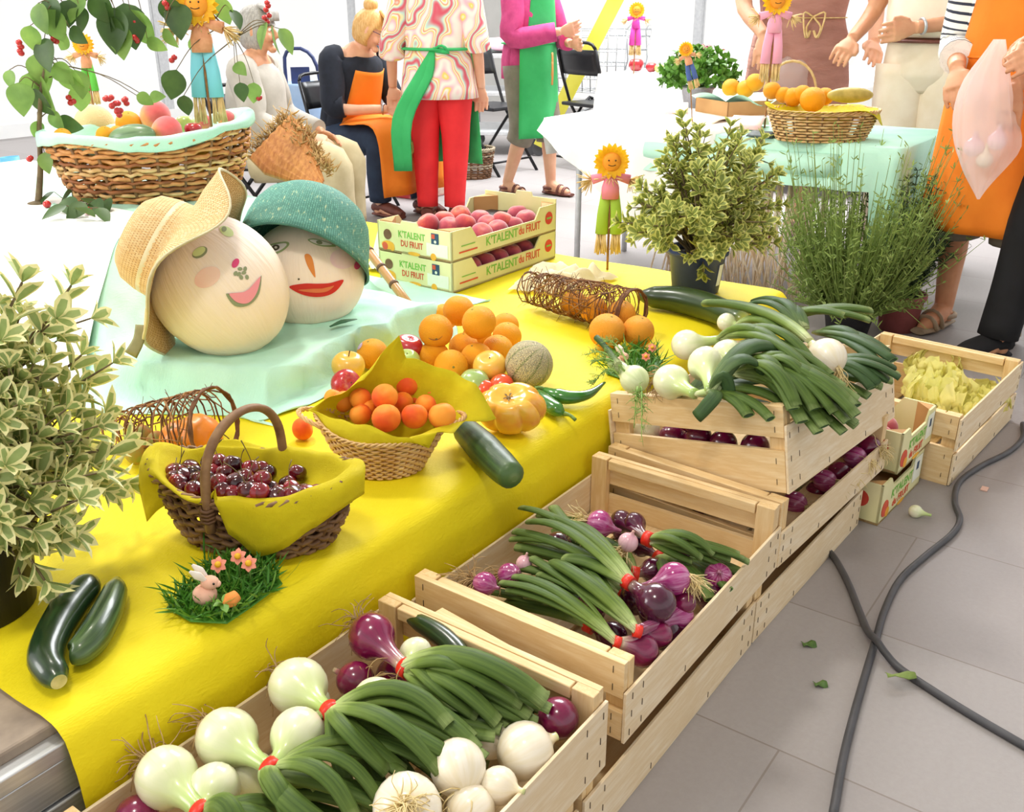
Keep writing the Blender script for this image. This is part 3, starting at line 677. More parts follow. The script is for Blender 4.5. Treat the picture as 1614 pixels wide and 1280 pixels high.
# fennel
FENB = umat('fennel_bulb_skin', [(0, '#c9d6a0'), (.5, '#dfe6bd'), (1, '#a8bf78')], .1, 10, (8, '#b5c788', .6), .4)
FROND = mat('fennel_frond', '#8fae55', '#6f9440', 40, rough=.7)
f = thing('fennel', 'pale green fennel bulb with feathery fronds on the left rim of the tilted crate', 'fennel', P(1000, 590, .43))
m, p, a = bulb_mb(P(1000, 598, .42), P(965, 570, .44), .03, 1, .45); part('bulb', m, FENB, f)
def frond_mb(base, tip, n=26, L=.03, droop=.0):
    m = MB(); base = V(base); tip = V(tip); d = tip-base
    pts = [base+d*t+UP*(.02*math.sin(PI*t)-droop*t*t) for t in (0, .25, .5, .75, 1)]; sp = spline(pts, 4)
    m.tube(sp, [.0022, .0008], 5)
    for i in range(n):
        t = rnd.uniform(.15, 1); q = lerpl(sp, t)
        e = V((rnd.gauss(0, 1), rnd.gauss(0, 1), rnd.gauss(0, .7))).normalized()*L*rnd.uniform(.5, 1)*(1.2-t*.6)+d.normalized()*L*.4
        m.tube([q, q+e*.5, q+e+V((0, 0, -.004))], [.0009, .0007, .0003], 3)
        for s in (.4, .7):
            g = V((rnd.gauss(0, 1), rnd.gauss(0, 1), rnd.gauss(0, 1))).normalized()*L*.35
            m.tube([q+e*s, q+e*s+g], [.0006, .0003], 3)
    return m
for (a_, b_, dr) in (((985, 585, .44), (930, 575, .43), .0), ((980, 580, .44), (922, 560, .43), 0), ((975, 590, .43), (935, 600, .40), .01), ((1010, 610, .42), (1012, 672, .40), .02), ((1005, 610, .42), (1000, 660, .39), .02), ((990, 575, .45), (950, 540, .46), 0)):
    part('frond', frond_mb(P(*a_), P(*b_), 30, .028, dr), FROND, f)
m = MB(); m.tube([P(975, 575, .45), P(955, 548, .46), P(940, 532, .47)], [.008, .006, .007], 8, k=3); part('stalk', m, STALKD, f)
# lettuce
LET = mat('lettuce_leaf', '#fbf4ae', '#e2e07c', 9, .3, .7, rough=.5, trans=.35)
def lettuce(label, c, r, seed):
    q = random.Random(seed); root = thing('lettuce', label, 'lettuce', c)
    for k in range(11):
        a = q.uniform(0, 6.28); el = q.uniform(.1, .85); s = r*q.uniform(.8, 1.15); ph = q.uniform(0, 6)
        M = Matrix.Translation(V(c)) @ Matrix.Rotation(a, 4, 'Z') @ Matrix.Rotation(-el, 4, 'Y')
        cur = q.uniform(.2, .7)
        def fn(u, v):
            b = v*2-1; x = s*u*(1-.12*b*b); w = s*.62*(.12+.88*math.sin(PI*min(1, .1+.62*u)))*b
            e = max(0, u-.3)*(.25+.75*abs(b))+.4*max(0, abs(b)-.5)*u
            z = cur*s*u*u+.25*s*b*b*u+e*s*(.22*math.sin(11*b+ph+3*u)+.11*math.sin(23*b+7*u+2*ph)+.08*math.sin(17*u+9*b+ph))
            return (x+e*s*.09*math.sin(17*b+ph), w+e*s*.09*math.sin(15*u+9*b), z)
        m = MB(); m.grid(20, 64, fn, 0, M); part('leaf', m, LET, root)
    return root
for i, (u, v, z, r, L) in enumerate(((1470, 622, .13, .10, 'frilly lettuce at the near left corner of the lettuce crate'), (1520, 632, .12, .09, 'frilly lettuce close to the right side panel of its crate'), (1490, 596, .14, .10, 'yellow lettuce in the middle of the crate'), (1545, 612, .11, .09, 'lettuce near the far right of the crate beside the bare boards'), (1475, 565, .15, .09, 'tall lettuce with a leaf standing up at the far left'), (1455, 600, .13, .09, 'lettuce hidden behind the tilted crate corner'))):
    lettuce(L, P(u, v, z)-V((0, 0, .075)), r*.92, 40+i)
# cardboard trays on the floor
# ================================================================== printed cardboard trays
CARD = mat('printed_cream_card', '#e6dfae', '#d8d596', 5, rough=.7)
CARDB = mat('brown_card_inside', '#c79a63', '#b98a54', 6, rough=.8)
INK_G = mat('leaf_green_ink', '#7fc04e', '#6fb241', 30, rough=.7)
INK_R = mat('tomato_red_ink', '#dd5a3c', '#c94a30', 30, rough=.7)
INK_DR = mat('red_seal_ink', '#cf4632', '#c23c2a', 30, rough=.7)
INK_Y = mat('sunny_yellow_ink', '#f0b43a', '#e8a22a', 30, rough=.7)
INK_B = mat('dark_blue_ink', '#33506e', '#2a4764', 30, rough=.7)
INK_BR = mat('brown_ink', '#7a5236', '#68442c', 30, rough=.7)
PAPERW = mat('white_label_paper', '#eef0e2', '#e4e8d6', 30, rough=.7)
def text(body, size, M, m, parent, ext=.0003, fit=None, bold=0):
    cu = bpy.data.curves.new('lettering', 'FONT'); cu.body = body; cu.size = size; cu.extrude = ext; cu.offset = bold
    cu.align_x = 'CENTER'; cu.align_y = 'CENTER'; cu.resolution_u = 2; cu.materials.append(m)
    tmp = bpy.data.objects.new('lettering', cu); COL.objects.link(tmp)
    bpy.context.view_layer.update()
    me = bpy.data.meshes.new_from_object(tmp.evaluated_get(bpy.context.evaluated_depsgraph_get()))
    bpy.data.objects.remove(tmp)
    xs = [v.co.x for v in me.vertices]; s = fit/(max(xs)-min(xs)) if fit else 1
    me.transform(Matrix.Diagonal((s, 1, 1, 1)))
    me.transform(M)
    if not me.materials: me.materials.append(m)
    o = bpy.data.objects.new('lettering', me); link(o, 'lettering', parent); return o
def fmat(org, xd, yd):
    x = V(xd); y = V(yd); z = x.cross(y); m = Matrix((x, y, z)).transposed().to_4x4(); m.translation = V(org); return m
def disc(r, n=20, sx=1, sy=1): return [(r*sx*math.cos(2*PI*i/n), r*sy*math.sin(2*PI*i/n)) for i in range(n)]
def tray(label, c, L, W, H, yaw=0, art=True, dip=.4, backflap=False):
    """open fruit tray: long printed sides dip in the middle, short ends carry the seal of words"""
    r = thing('cardboard_tray', label, 'fruit tray', (0, 0, 0)); th = .005
    b = MB(); b.box((-L/2, -W/2, 0), (L/2, W/2, .006)); part('base', b, CARDB, r)
    a = L/2; hd = H*(1-dip)
    lp = [(-a, 0), (a, 0), (a, H*.96), (a*.66, H*.96), (a*.56, hd), (-a*.56, hd), (-a*.66, H*.96), (-a, H*.96)]
    for s in (-1, 1):
        m = MB(); M = fmat((0, s*W/2, 0), (-s, 0, 0), (0, 0, 1)); m.prism(lp, -th, 0, 0, M); part('side_panel', m, CARD, r)
        for sx in (-1, 1):
            m = MB(); y0 = s*(W/2-th-.001); x0 = sx*(a-th-.001); m.prism([(x0, y0), (x0-sx*.07, y0), (x0, y0-s*.05)], .006, H*.97, 0); part('corner_post', m, CARDB, r)
    w = W/2; hh = H*(1.25 if backflap else 1)
    ep = [(-w, 0), (w, 0), (w, H*.94), (.12*w, H*.94), (.08*w, H*1.06), (-.32*w, H*1.06), (-.36*w, H*.94), (-w, H*.94)]
    for s in (-1, 1):
        m = MB(); M = fmat((s*L/2, 0, 0), (0, s, 0), (0, 0, 1)); m.prism(ep if s < 0 or not backflap else [(x, y*(1.18 if y > 0 else 1)) for x, y in ep], -th, 0, 0, M); part('end_panel', m, CARD, r)
    if not art: return r
    # short end facing the viewer
    E = lambda x, z, e=.0006: fmat((-L/2-e, x, z), (0, -1, 0), (0, 0, 1))
    text("K'TALENT", H*.30, E(W*.03, H*.62), INK_G, r, fit=W*.36, bold=.0004); text("DU FRUIT", H*.28, E(W*.03, H*.33), INK_R, r, fit=W*.30, bold=.0004)
    m = MB(); m.prism(disc(H*.17, 14), 0, .0008, 0, E(W*.36, H*.55)); m.prism(disc(H*.2, 14, 1.4, .7), 0, .0008, 1, E(W*.36, H*.2)); m.prism(disc(H*.13, 12), 0, .0009, 2, E(W*.40, H*.16)); m.prism(disc(H*.10, 12), 0, .0009, 3, E(W*.30, H*.13)); m.prism(disc(H*.1, 12, 2.6, .6), 0, .0007, 3, E(W*.0, H*.06)); m.prism(disc(H*.12, 12), 0, .0007, 3, E(-W*.26, H*.08))
    part('fruit_print', m, [INK_BR, INK_Y, INK_R, INK_Y], r)
    m = MB(); m.prism([(-.1*H, -.17*H), (.2*H, -.17*H), (.2*H, .17*H), (-.1*H, .17*H)], 0, .0008, 0, E(-W*.27, H*.66)); m.prism([(-.08*H, 0), (.05*H, 0), (.05*H, .14*H), (-.08*H, .14*H)], 0, .0012, 1, E(-W*.27, H*.66)); m.prism(disc(.05*H, 10), 0, .0013, 2, E(-W*.29, H*.57)); part('emblem', m, [INK_B, INK_R, PAPERW], r)
    m = MB(); m.prism([(-.14*W, -.21*H), (.14*W, -.21*H), (.14*W, .19*H), (-.14*W, .19*H)], 0, .0006, 0, E(-W*.31, H*.32)); part('label_sticker', m, PAPERW, r)
    for s in (-1,):
        S = lambda x, z, e=.0006: fmat((x, s*W/2+s*e, z), (1, 0, 0), (0, 0, 1))
        text("K'TALENT", H*.40, S(-L*.05, H*.34), INK_G, r, fit=L*.30, bold=.0005); text("du FRUIT", H*.38, S(L*.22, H*.36), INK_R, r, fit=L*.22, bold=.0005)
        m = MB(); m.prism(disc(H*.22), 0, .0008, 0, S(L*.42, H*.52)); m.prism([(-H*.14, -H*.03), (H*.14, -H*.03), (H*.14, H*.03), (-H*.14, H*.03)], 0, .0012, 1, S(L*.42, H*.52)); part('seal_print', m, [INK_DR, INK_G], r)
        m = MB(); m.prism([(-.06*L, 0), (.06*L, 0), (.06*L, .03*H), (-.06*L, .03*H)], 0, .0006, 1, S(-L*.36, H*.42)); m.prism([(-.08*L, 0), (.08*L, 0), (.08*L, .05*H), (-.08*L, .05*H)], 0, .0006, 0, S(-L*.36, H*.22)); part('small_print', m, [INK_R, INK_G], r)
    return r
def put(o, loc, rz): o.location = V(loc); o.rotation_euler = (0, 0, rz); return o
tc = V((2.388, 1.885, .3445))
put(tray("lower printed fruit tray on the yellow cloth, under the other peach tray", 0, .54, .292, .094, dip=.42), tc, D2R(-.5))
put(tray("upper printed fruit tray full of peaches, stacked on another tray", 0, .54, .292, .094, dip=.42, backflap=True), tc+V((0, 0, .0915)), D2R(-.5))
def tray_lr(label, x0, x1, y0, z, H):
    L = .40; W = x1-x0
    r = thing('cardboard_tray', label, 'fruit tray', (0, 0, 0)); th = .005
    b = MB(); b.box((-W/2, 0, 0), (W/2, L, .006)); part('base', b, CARDB, r)
    a = W/2
    for y, s in ((0, -1), (L, 1)):
        m = MB(); M = fmat((0, y, 0), (-s, 0, 0), (0, 0, 1)); m.prism([(-a, 0), (a, 0), (a, H*.96), (a*.6, H*.96), (a*.45, H*.72), (-a*.45, H*.72), (-a*.6, H*.96), (-a, H*.96)], -th, 0, 0, M); part('side_panel', m, CARD, r)
    for x, s in ((-a, -1), (a, 1)):
        m = MB(); M = fmat((x, L/2, 0), (0, s, 0), (0, 0, 1)); m.prism([(-L/2, 0), (L/2, 0), (L/2, H*.96), (L*.3, H*.96), (L*.22, H*.5), (-L*.22, H*.5), (-L*.3, H*.96), (-L/2, H*.96)], -th, 0, 0, M); part('end_panel', m, CARD, r)
        for yy, q in ((th, 1), (L-th, -1)):
            m = MB(); m.prism([(x-s*th, yy), (x-s*.04, yy), (x-s*th, yy+q*.04)], .006, H*.95, 0); part('corner_post', m, CARDB, r)
    S = lambda x, zz, e=.0006: fmat((x, -e, zz), (1, 0, 0), (0, 0, 1))
    text("K'TALENT", H*.3, S(0, H*.5), INK_G, r, fit=W*.5, bold=.0004); text("du FRUIT", H*.26, S(0, H*.22), INK_R, r, fit=W*.4, bold=.0004)
    m = MB(); m.prism(disc(H*.2, 14), 0, .0008, 0, S(-W*.38, H*.3)); m.prism(disc(H*.12, 14), 0, .0009, 1, S(-W*.32, H*.16)); m.prism(disc(H*.1, 12, 2.2, .5), 0, .0007, 1, S(W*.02, H*.05)); part('fruit_print', m, [INK_R, INK_Y], r)
    m = MB(); m.prism([(-.1*W, -.3*H), (.1*W, -.3*H), (.1*W, .3*H), (-.1*W, .3*H)], 0, .0007, 0, S(W*.36, H*.55)); m.prism([(-.03*W, -.1*H), (.03*W, -.1*H), (.03*W, .1*H), (-.03*W, .1*H)], 0, .001, 1, S(W*.36, H*.62)); part('label_sticker', m, [PAPERW, INK_B], r)
    m = MB(); m.prism(disc(H*.2, 18), 0, .0008, 0, fmat((-a-.0006, .05, H*.55), (0, -1, 0), (0, 0, 1))); part('seal_print', m, INK_DR, r)
    r.location = ((x0+x1)/2, y0, z); return r
tray_lr('bottom fruit tray on the floor tiles between the onion crates and lettuce', 2.10, 2.385, .448, 0, .108).rotation_euler = (0, 0, D2R(-4))
tray_lr('fruit tray of dark red peaches stacked on the floor tray by the lettuce', 2.178, 2.413, .442, .105, .108).rotation_euler = (0, 0, D2R(-4))
# ================================================================== fruit prototypes (unit radius, scaled)
def fruit_mesh(name, fn, mats, nu=24, nv=16):
    m = MB(); m.ball(None, fn, nu, nv); return meshdata(name, m, mats)
def sph(t, a, k=1.0, zk=1.0): return (k*math.sin(t)*math.cos(a), k*math.sin(t)*math.sin(a), zk*math.cos(t))
def angd(a, b): return (a-b+PI) % (2*PI)-PI
def f_peach(t, a):
    g = math.exp(-(angd(a, 0)/.22)**2)*math.sin(t); k = 1-.07*g
    z = math.cos(t)*(.95)-.16*math.exp(-(t/.35)**2)
    return (k*math.sin(t)*math.cos(a), k*math.sin(t)*math.sin(a), z)
def f_apple(t, a):
    k = math.sin(t)*(1+.06*math.cos(t))*(1+.015*math.cos(5*a)*(1-math.cos(t))*.5)
    z = math.cos(t)*.9-.26*math.exp(-(t/.38)**2)+.2*math.exp(-((PI-t)/.35)**2)
    return (k*math.cos(a), k*math.sin(a), z)
def f_orange(t, a):
    z = math.cos(t)*.96-.04*math.exp(-(t/.18)**2); return (math.sin(t)*math.cos(a), math.sin(t)*math.sin(a), z)
ORANGE = zmat('orange_peel', [(0, '#f79a14'), (.6, '#fba81e'), (1, '#fbb02c')], .5, 1.2, rough=.45, bump=.5, bscale=26, Specular_IOR_Level=.25)
ORANGE2 = zmat('paler_orange_peel', [(0, '#f69a1c'), (1, '#f8aa38')], .5, 1.2, rough=.45, bump=.5, bscale=26, Specular_IOR_Level=.25)
PEACH = zmat('peach_skin', [(0, '#701c30'), (.4, '#942436'), (.7, '#b83a40'), (.9, '#d8604c'), (1, '#e08a58')], .8, 1.3, rough=.75, Sheen_Weight=.4)
PEACH2 = zmat('dusky_peach_skin', [(0, '#5e1f33'), (.5, '#8d2c42'), (.8, '#b8485a'), (1, '#c9705f')], .8, 1.3, rough=.8, Sheen_Weight=.5)
PEACHP = zmat('pink_yellow_peach_skin', [(0, '#d84a52'), (.5, '#e8706a'), (.8, '#f2a060'), (1, '#f4b864')], .9, 1.2, axis=0, rough=.75, Sheen_Weight=.4)
APRI = zmat('apricot_skin', [(0, '#e2551c'), (.3, '#ee7420'), (.6, '#f48e2a'), (1, '#f69e36')], .7, 1.1, axis=0, rough=.6, Sheen_Weight=.05, Specular_IOR_Level=.25)
APPR = zmat('red_apple_skin', [(0, '#7e0e22'), (.55, '#a5182a'), (.85, '#bc2a34'), (.97, '#d89058'), (1, '#d8c070')], .35, 2.2, rough=.25, coat=.4, speck=(34, '#e8b080', .5))
APPY = zmat('yellow_apple_skin', [(0, '#d9a638'), (.5, '#eec04e'), (1, '#e2b248')], .5, 1.5, rough=.3, coat=.3, speck=(40, '#a8782e', .5))
APPG = zmat('green_apple_skin', [(0, '#a9c25a'), (.6, '#b8cc74'), (1, '#9ab552')], .5, 1.5, rough=.3, coat=.3)
CHERRY = zmat('cherry_skin', [(0, '#2c030e'), (.5, '#4a0716'), (1, '#741220')], .6, 1.2, axis=0, rough=.12, coat=.6)
CHERRY2 = zmat('bright_cherry_skin', [(0, '#560a18'), (.5, '#780e20'), (1, '#981a2a')], .6, 1.2, axis=0, rough=.12, coat=.6)
STEM = mat('brown_stem', '#6b4a2c', '#4f3820', 60, rough=.7)
GSTEM = mat('green_stem', '#7c9a48', '#5f7d36', 60, rough=.6)
MP = fruit_mesh('peach', f_peach, PEACH); MP2 = fruit_mesh('peach', f_peach, PEACH2); MPP = fruit_mesh('peach', f_peach, PEACHP)
MO = fruit_mesh('orange', f_orange, ORANGE); MO2 = fruit_mesh('orange', f_orange, ORANGE2); MA = fruit_mesh('apricot', f_peach, APRI)
def one(name, me, label, cat, c, r, rot=None, group=None, sq=1):
    o = bpy.data.objects.new(name, me); o.location = V(c); o.scale = (r, r, r*sq); o.rotation_euler = rot if rot is not None else rrot(); link(o, name)
    return tag(o, label, cat, group)
CALYX = mat('orange_calyx', '#8f8a3c', '#6f6a2c', 60, rough=.8)
mm = MB(); mm.lathe([(.001, .93), (.05, .935), (.075, .93), (.05, .90)], 7); CAL = meshdata('stem_scar', mm, CALYX)
mm = MB(); mm.tube([(0, 0, .55), (.02, 0, .75), (.1, .03, .98)], [.04, .03, .04], 6, k=3); ASTEM = meshdata('stem', mm, STEM)
def child(name, me, par):
    o = bpy.data.objects.new(name, me); link(o, name, par); return o
def orange(label, u, v, z, r, up=(0, 0, 1), me=None, cat='orange', group=None):
    q = V(up).to_track_quat('Z', 'Y').to_euler()
    o = one('orange', me or MO, label, cat, P(u, v, z), r, q, group); child('stem_scar', CAL, o); return o
def apple(label, u, v, z, r, me, up=(0, 0, 1)):
    o = one('apple', me, label, 'apple', P(u, v, z), r, V(up).to_track_quat('Z', 'Y').to_euler()); child('stem', ASTEM, o).scale = (1, 1, 1) if 'dark stem' in label else (.8, .8, .74); return o
MR = fruit_mesh('apple', f_apple, APPR); MY = fruit_mesh('apple', f_apple, APPY); MG = fruit_mesh('apple', f_apple, APPG)
T0 = .3445
for (u, v, z, r, up, L) in ((711, 578, .383, .0385, cam_dir(.2, .3, .9), 'orange at the front of the pile right behind the yellow paper of the apricot basket'),
    (751, 565, .383, .0375, cam_dir(-.3, 1, .2), 'orange at the front of the pile behind the yellow apple with a dimple'),
    (684, 562, .382, .037, cam_dir(0, 1, -.3), 'orange low on the left of the pile beside the red apple'),
    (731, 548, .385, .036, cam_dir(0, 1, 0), 'orange in the middle of the pile wedged under the top ones'),
    (784, 552, .383, .0375, cam_dir(.3, 1, 0), 'orange touching the melon at the back of the pile'),
    (799, 530, .381, .036, cam_dir(.1, 1, 0), 'orange at the right rear corner of the pile above the melon'),
    (797, 513, .379, .034, cam_dir(.1, 1, 0), 'farthest orange of the pile at its right rear'),
    (687, 522, .441, .0395, cam_dir(.1, -.2, .95), 'orange with a scarred peel at the upper left of the pile'),
    (755, 508, .462, .0395, cam_dir(-.4, .9, .2), 'big shiny orange on top of the pile, right one of the top two'),
    (723, 490, .457, .038, cam_dir(.2, 1, -.3), 'orange on top of the pile, left and behind the other top one'),
    (700, 500, .383, .036, cam_dir(0, 1, 0), 'orange hidden at the rear left of the pile'), (752, 530, .383, .036, cam_dir(0, 1, 0), 'orange hidden in the core of the pile'),
    (587, 558, .381, .037, cam_dir(-.2, .9, .2), 'orange with a small sticker between yellow apple and yellow paper')):
    o = orange(L, u, v, z, r, up)
    if 'sticker' in L:
        mm = MB(); mm.lathe([(.001, 1.0), (.2, .985), (.26, .965)], 14, cap=False); s = child('fruit_sticker', meshdata('fruit_sticker', mm, mat('violet_sticker', '#9a5aa8', '#e8e0f0', 30)), o); s.rotation_euler = (.5, -.4, 0)
    if 'scarred' in L:
        mm = MB(); mm.tube([(-.45, .1, .92), (-.2, .0, .985), (.1, .03, 1.0), (.35, .2, .93)], [.012, .03, .02, .01], 5, k=4); child('peel_scar', meshdata('peel_scar', mm, mat('scar_brown', '#a8602a', '#8a4a20', 20)), o)
apple('yellow apple with a dark stem at the left end of the fruit', 549, 577, .383, .0375, MY, cam_dir(.1, .95, .1))
apple('yellow apple with its dimple facing up in front of the oranges', 772, 578, .387, .038, MY, cam_dir(-.1, .9, .35))
apple('red apple in front of the yellow apple left of the apricot basket', 545, 606, .378, .0335, MR, cam_dir(.6, .4, .7))
apple('glossy red apple between scarred orange and yellow paper', 643, 549, .40, .036, MR, cam_dir(.2, 1, .1))
apple('green apple peeping over the yellow paper below the red apple', 641, 570, .39, .031, MG, cam_dir(0, 1, .2))
GT = zmat('green_tomato_skin', [(0, '#8fae5c'), (.6, '#a8c07a'), (1, '#86a654')], .4, 1.6, rough=.25, coat=.4)
o = one('green_tomato', fruit_mesh('green_tomato', lambda t, a: sph(t, a, 1+.03*math.cos(5*a), .72), GT), 'pale green tomato in front of the dimpled yellow apple', 'tomato', P(748, 601, .371), .034, (0.2, -.1, 0)); child('stem', ASTEM, o).scale = (1, 1, .75)
# melon
t = NT('netted_melon_rind'); oc = t.coord('Object'); sx = t.n('ShaderNodeSeparateXYZ', {0: oc})
ang = t.math('ARCTAN2', sx.outputs[1], sx.outputs[0]); rib = t.math('COSINE', t.math('MULTIPLY', ang, 10.0))
vo = t.n('ShaderNodeTexVoronoi', {'Vector': t.coord('Object', (1, 1, 1.3)), 'Scale': 13.0}, feature='DISTANCE_TO_EDGE').outputs['Distance']
net = t.ramp(vo, [(.03, '#eee2c0'), (.11, '#c2b68a')]); col = t.mix(t.ramp(t.math('MULTIPLY_ADD', rib, .5, .5), [(.03, '#ffffff'), (.09, '#000000')]), net, '#a0a070')
MELON = t.fin(col, .7, t.bump(t.math('MULTIPLY', t.math('MINIMUM', vo, .1), -1.0), 1.0, .06))
f_melon = lambda t, a: sph(t, a, 1+.018*abs(math.cos(5*a))-.01, .98)
o = one('melon', fruit_mesh('melon', f_melon, MELON, 40, 24), 'netted cantaloupe melon at the right end of the fruit pile', 'melon', P(834, 574, .397), .0535, V(cam_dir(.55, .75, .1)).to_track_quat('Z', 'Y').to_euler()); child('stem_scar', CAL, o).scale = (2, 2, 1.04)
# heirloom tomato
HT = zmat('yellow_heirloom_skin', [(0, '#f0b048'), (.35, '#f2b436'), (.6, '#efa03c'), (.8, '#f0b640'), (1, '#e8c65a')], .9, 1.4, rough=.22, coat=.5)
def f_heir(t, a):
    rib = abs(math.sin(3.5*a+.6*math.sin(2*a)+.4)); k = 1-.20*(1-rib)**2.2*max(0, math.sin(t))**.7+.09*math.sin(2*a+1)+.06*math.sin(a)
    s = max(0, math.sin(t))**.85
    return (k*s*math.cos(a)*1.06, k*s*math.sin(a)*.95, .80*math.cos(t)-.26*math.exp(-(t/.42)**2))
o = one('heirloom_tomato', fruit_mesh('heirloom_tomato', f_heir, HT, 72, 24), 'large ribbed yellow orange heirloom tomato at the front of the fruit', 'tomato', P(805, 645, .3935), .061, V(cam_dir(-.12, .86, .42)).to_track_quat('Z', 'Y').to_euler())
mm = MB(); mm.lathe([(.001, .60), (.07, .60), (.12, .57), (.13, .52)], 9)
for i in range(5): a = i*1.26; mm.leaf((.08*math.cos(a), .08*math.sin(a), .58), (.3*math.cos(a), .3*math.sin(a), .64), .1, (0, 0, 1))
CLX = child('calyx', meshdata('calyx', mm, mat('dry_calyx', '#8a6a3a', '#6b5a30', 30)), o); CLX.scale = (.62, .62, 1)
RP = zmat('red_tomato_skin', [(0, '#d83a20'), (1, '#e8552c')], .4, 2, rough=.2, coat=.5)
for u, v, r, L in ((790, 606, .028, 'red tomato behind the heirloom tomato beside the melon'), (763, 612, .022, 'small orange red tomato between green tomato and heirloom tomato')):
    o = one('red_tomato', fruit_mesh('red_tomato', lambda t, a: sph(t, a, 1+.05*math.cos(4*a), .8), RP), L, 'tomato', P(u, v, T0+r*.8), r); child('stem', ASTEM, o).scale = (1, 1, .8)
# peppers, courgettes, squash
PEP = umat('green_pepper_skin', [(0, '#3f7a2a'), (.5, '#2f6d27'), (1, '#2a5e26')], .12, 16, (6, '#4f8c38', .5), .18, coat=.5)
def pepper(label, pts, rad, stem):
    m = MB(); m.tube(pts, rad, 14, 0, k=6, flat=.85); o = single('green_pepper', m, PEP, label, 'pepper', pts[1]-V((0, 0, .02)))
    s = MB(); s.tube([pts[0], pts[0]+(stem-pts[0])*.5+UP*.004, stem], [.006, .0035, .004], 7, k=3); part('stem', s, GSTEM, o)
pepper('long curved green pepper pointing right at the edge of the stage', [P(858, 615, .368), P(880, 624, .366), P(905, 626, .364), P(930, 620, .364), P(953, 603, .368)], [.008, .019, .016, .011, .003], P(843, 612, .375))
pepper('short crumpled green pepper in front of the long curved one', [P(888, 652, .356), P(878, 646, .362), P(862, 636, .364), P(848, 626, .362), P(840, 620, .36)], [.008, .018, .020, .020, .008], P(907, 662, .352))
CUKE3 = umat('ridged_cucumber_skin', [(0, '#3c5c2c'), (.1, '#1f3919'), (.7, '#24401c'), (.93, '#4c6a34'), (1, '#6a7c48')], .1, 14, (8, '#48682f', .6), .45, .6, 30, coat=.08)
cuke('cucumber', 'stout cucumber pointing at the viewer beside the apricot basket', 'cucumber', [P(722, 668, .375), P(735, 680, .375), P(762, 707, .375), P(790, 735, .372), P(806, 750, .371), P(811, 755, .370)], [.012, .026, .031, .029, .025, .006], [CUKE3, CUKE3], P(765, 715, T0))
cuke('courgette', 'left dark courgette with a cut pale end at the front corner of the cloth', 'courgette', [P(148, 912, .371), P(136, 926, .373), P(104, 965, .371), P(80, 1008, .369), P(72, 1040, .368), P(85, 1064, .366), P(93, 1075, .365)], [.006, .021, .0245, .023, .022, .018, .010], [CUKE, CUTEND], P(100, 1000, T0))
cuke('courgette', 'right courgette with paler streaks leaning on the dark one', 'courgette', [P(184, 914, .366), P(181, 932, .367), P(167, 968, .368), P(146, 1006, .367), P(122, 1030, .364), P(112, 1034, .363)], [.006, .017, .021, .0215, .018, .008], [CUKE2, mat('blossom_end', '#b0763c', '#7a5a2c', 80)], P(150, 985, T0))
cuke('marrow', 'large dark green marrow with a yellow green end behind the right crate heap', 'marrow', [P(1008, 466, .378), P(1030, 468, .38), P(1070, 472, .382), P(1110, 482, .382), P(1142, 494, .382), P(1168, 506, .38), P(1178, 510, .38)], [.012, .030, .037, .038, .036, .03, .012], [umat('marrow_skin', [(0, '#22331a'), (.6, '#2c4220'), (.82, '#3c5426'), (.93, '#a8b04a'), (1, '#c2b860')], .06, 10, (7, '#4a6030', .4), .3, coat=.3), CUTEND], P(1090, 480, T0))
one('apricot', MA, 'single apricot lying alone on the yellow cloth', 'apricot', P(477, 676, T0+.0215), .0225, (1.3, .4, .6), None, .95)
# ================================================================== peaches in trays
for u, v, d, L in ((675, 354, 0, 'rosy peach nearest the left wall at the near end of the upper tray'), (700, 349, 0, 'rosy peach second from the left wall in the upper tray'), (726, 341, 0, 'rosy peach farthest back on the left of the upper tray'), (708, 359, 1, 'peach at the near end of the upper tray behind its white edge'), (733, 354, 0, 'peach in the middle of the upper tray with an orange glow'), (757, 347, 1, 'dark peach in front of the empty liner of the upper tray'), (769, 356, 1, 'dusky peach in the centre right of the upper tray'), (759, 369, 1, 'dusky peach at the dipped side nearest the viewer'), (792, 350, 0, 'bright red peach right of the empty liner in the upper tray'), (784, 364, 1, 'dusky peach second along the dipped side of the upper tray'), (808, 357, 1, 'greyish peach third along the dipped side of the upper tray'), (816, 339, 1, 'large dark peach at the far right of the upper tray'), (829, 347, 1, 'two toned peach by the seal at the far right end')):
    one('peach', (MP, MP2)[d], L, 'peach', (lambda c: c if c.y > tc.y-.104 else PY(u, v, tc.y-.104))(P(u, v, .480+.010*(d == 0))), .0365)
for i, (x, y) in enumerate(((-.22, .05), (-.15, .08), (-.14, .0), (-.2, -.06), (-.08, -.04))): one('peach', MP2, 'peach of the under layer in the upper tray', 'peach', tc+V((x, y, .0915+.03)), .03, None, 'under layer peaches')
for i, (x, y) in enumerate([(-.13, -.1), (-.06, -.1), (.01, -.1), (.08, -.1), (.15, -.1), (-.1, -.04), (-.02, -.04), (.06, -.04), (.13, -.04)]):
    one('peach', MP2, 'dark peach in the shaded lower tray seen through its side opening', 'peach', tc+V((x, y, .044)), .036, None, 'peaches in the lower tray')
for i, (x, y) in enumerate([(2.25, .52), (2.32, .53), (2.26, .60), (2.33, .62), (2.25, .68), (2.34, .70)]):
    one('peach', MP2, ('deep red peach nearest the seal end of the floor tray', 'deep red peach in the right front of the floor tray', 'deep red peach second row left in the floor tray', 'deep red peach second row right in the floor tray', 'deep red peach third row left in the floor tray', 'deep red peach third row right in the floor tray')[i], 'peach', (x, y, .155), .035)
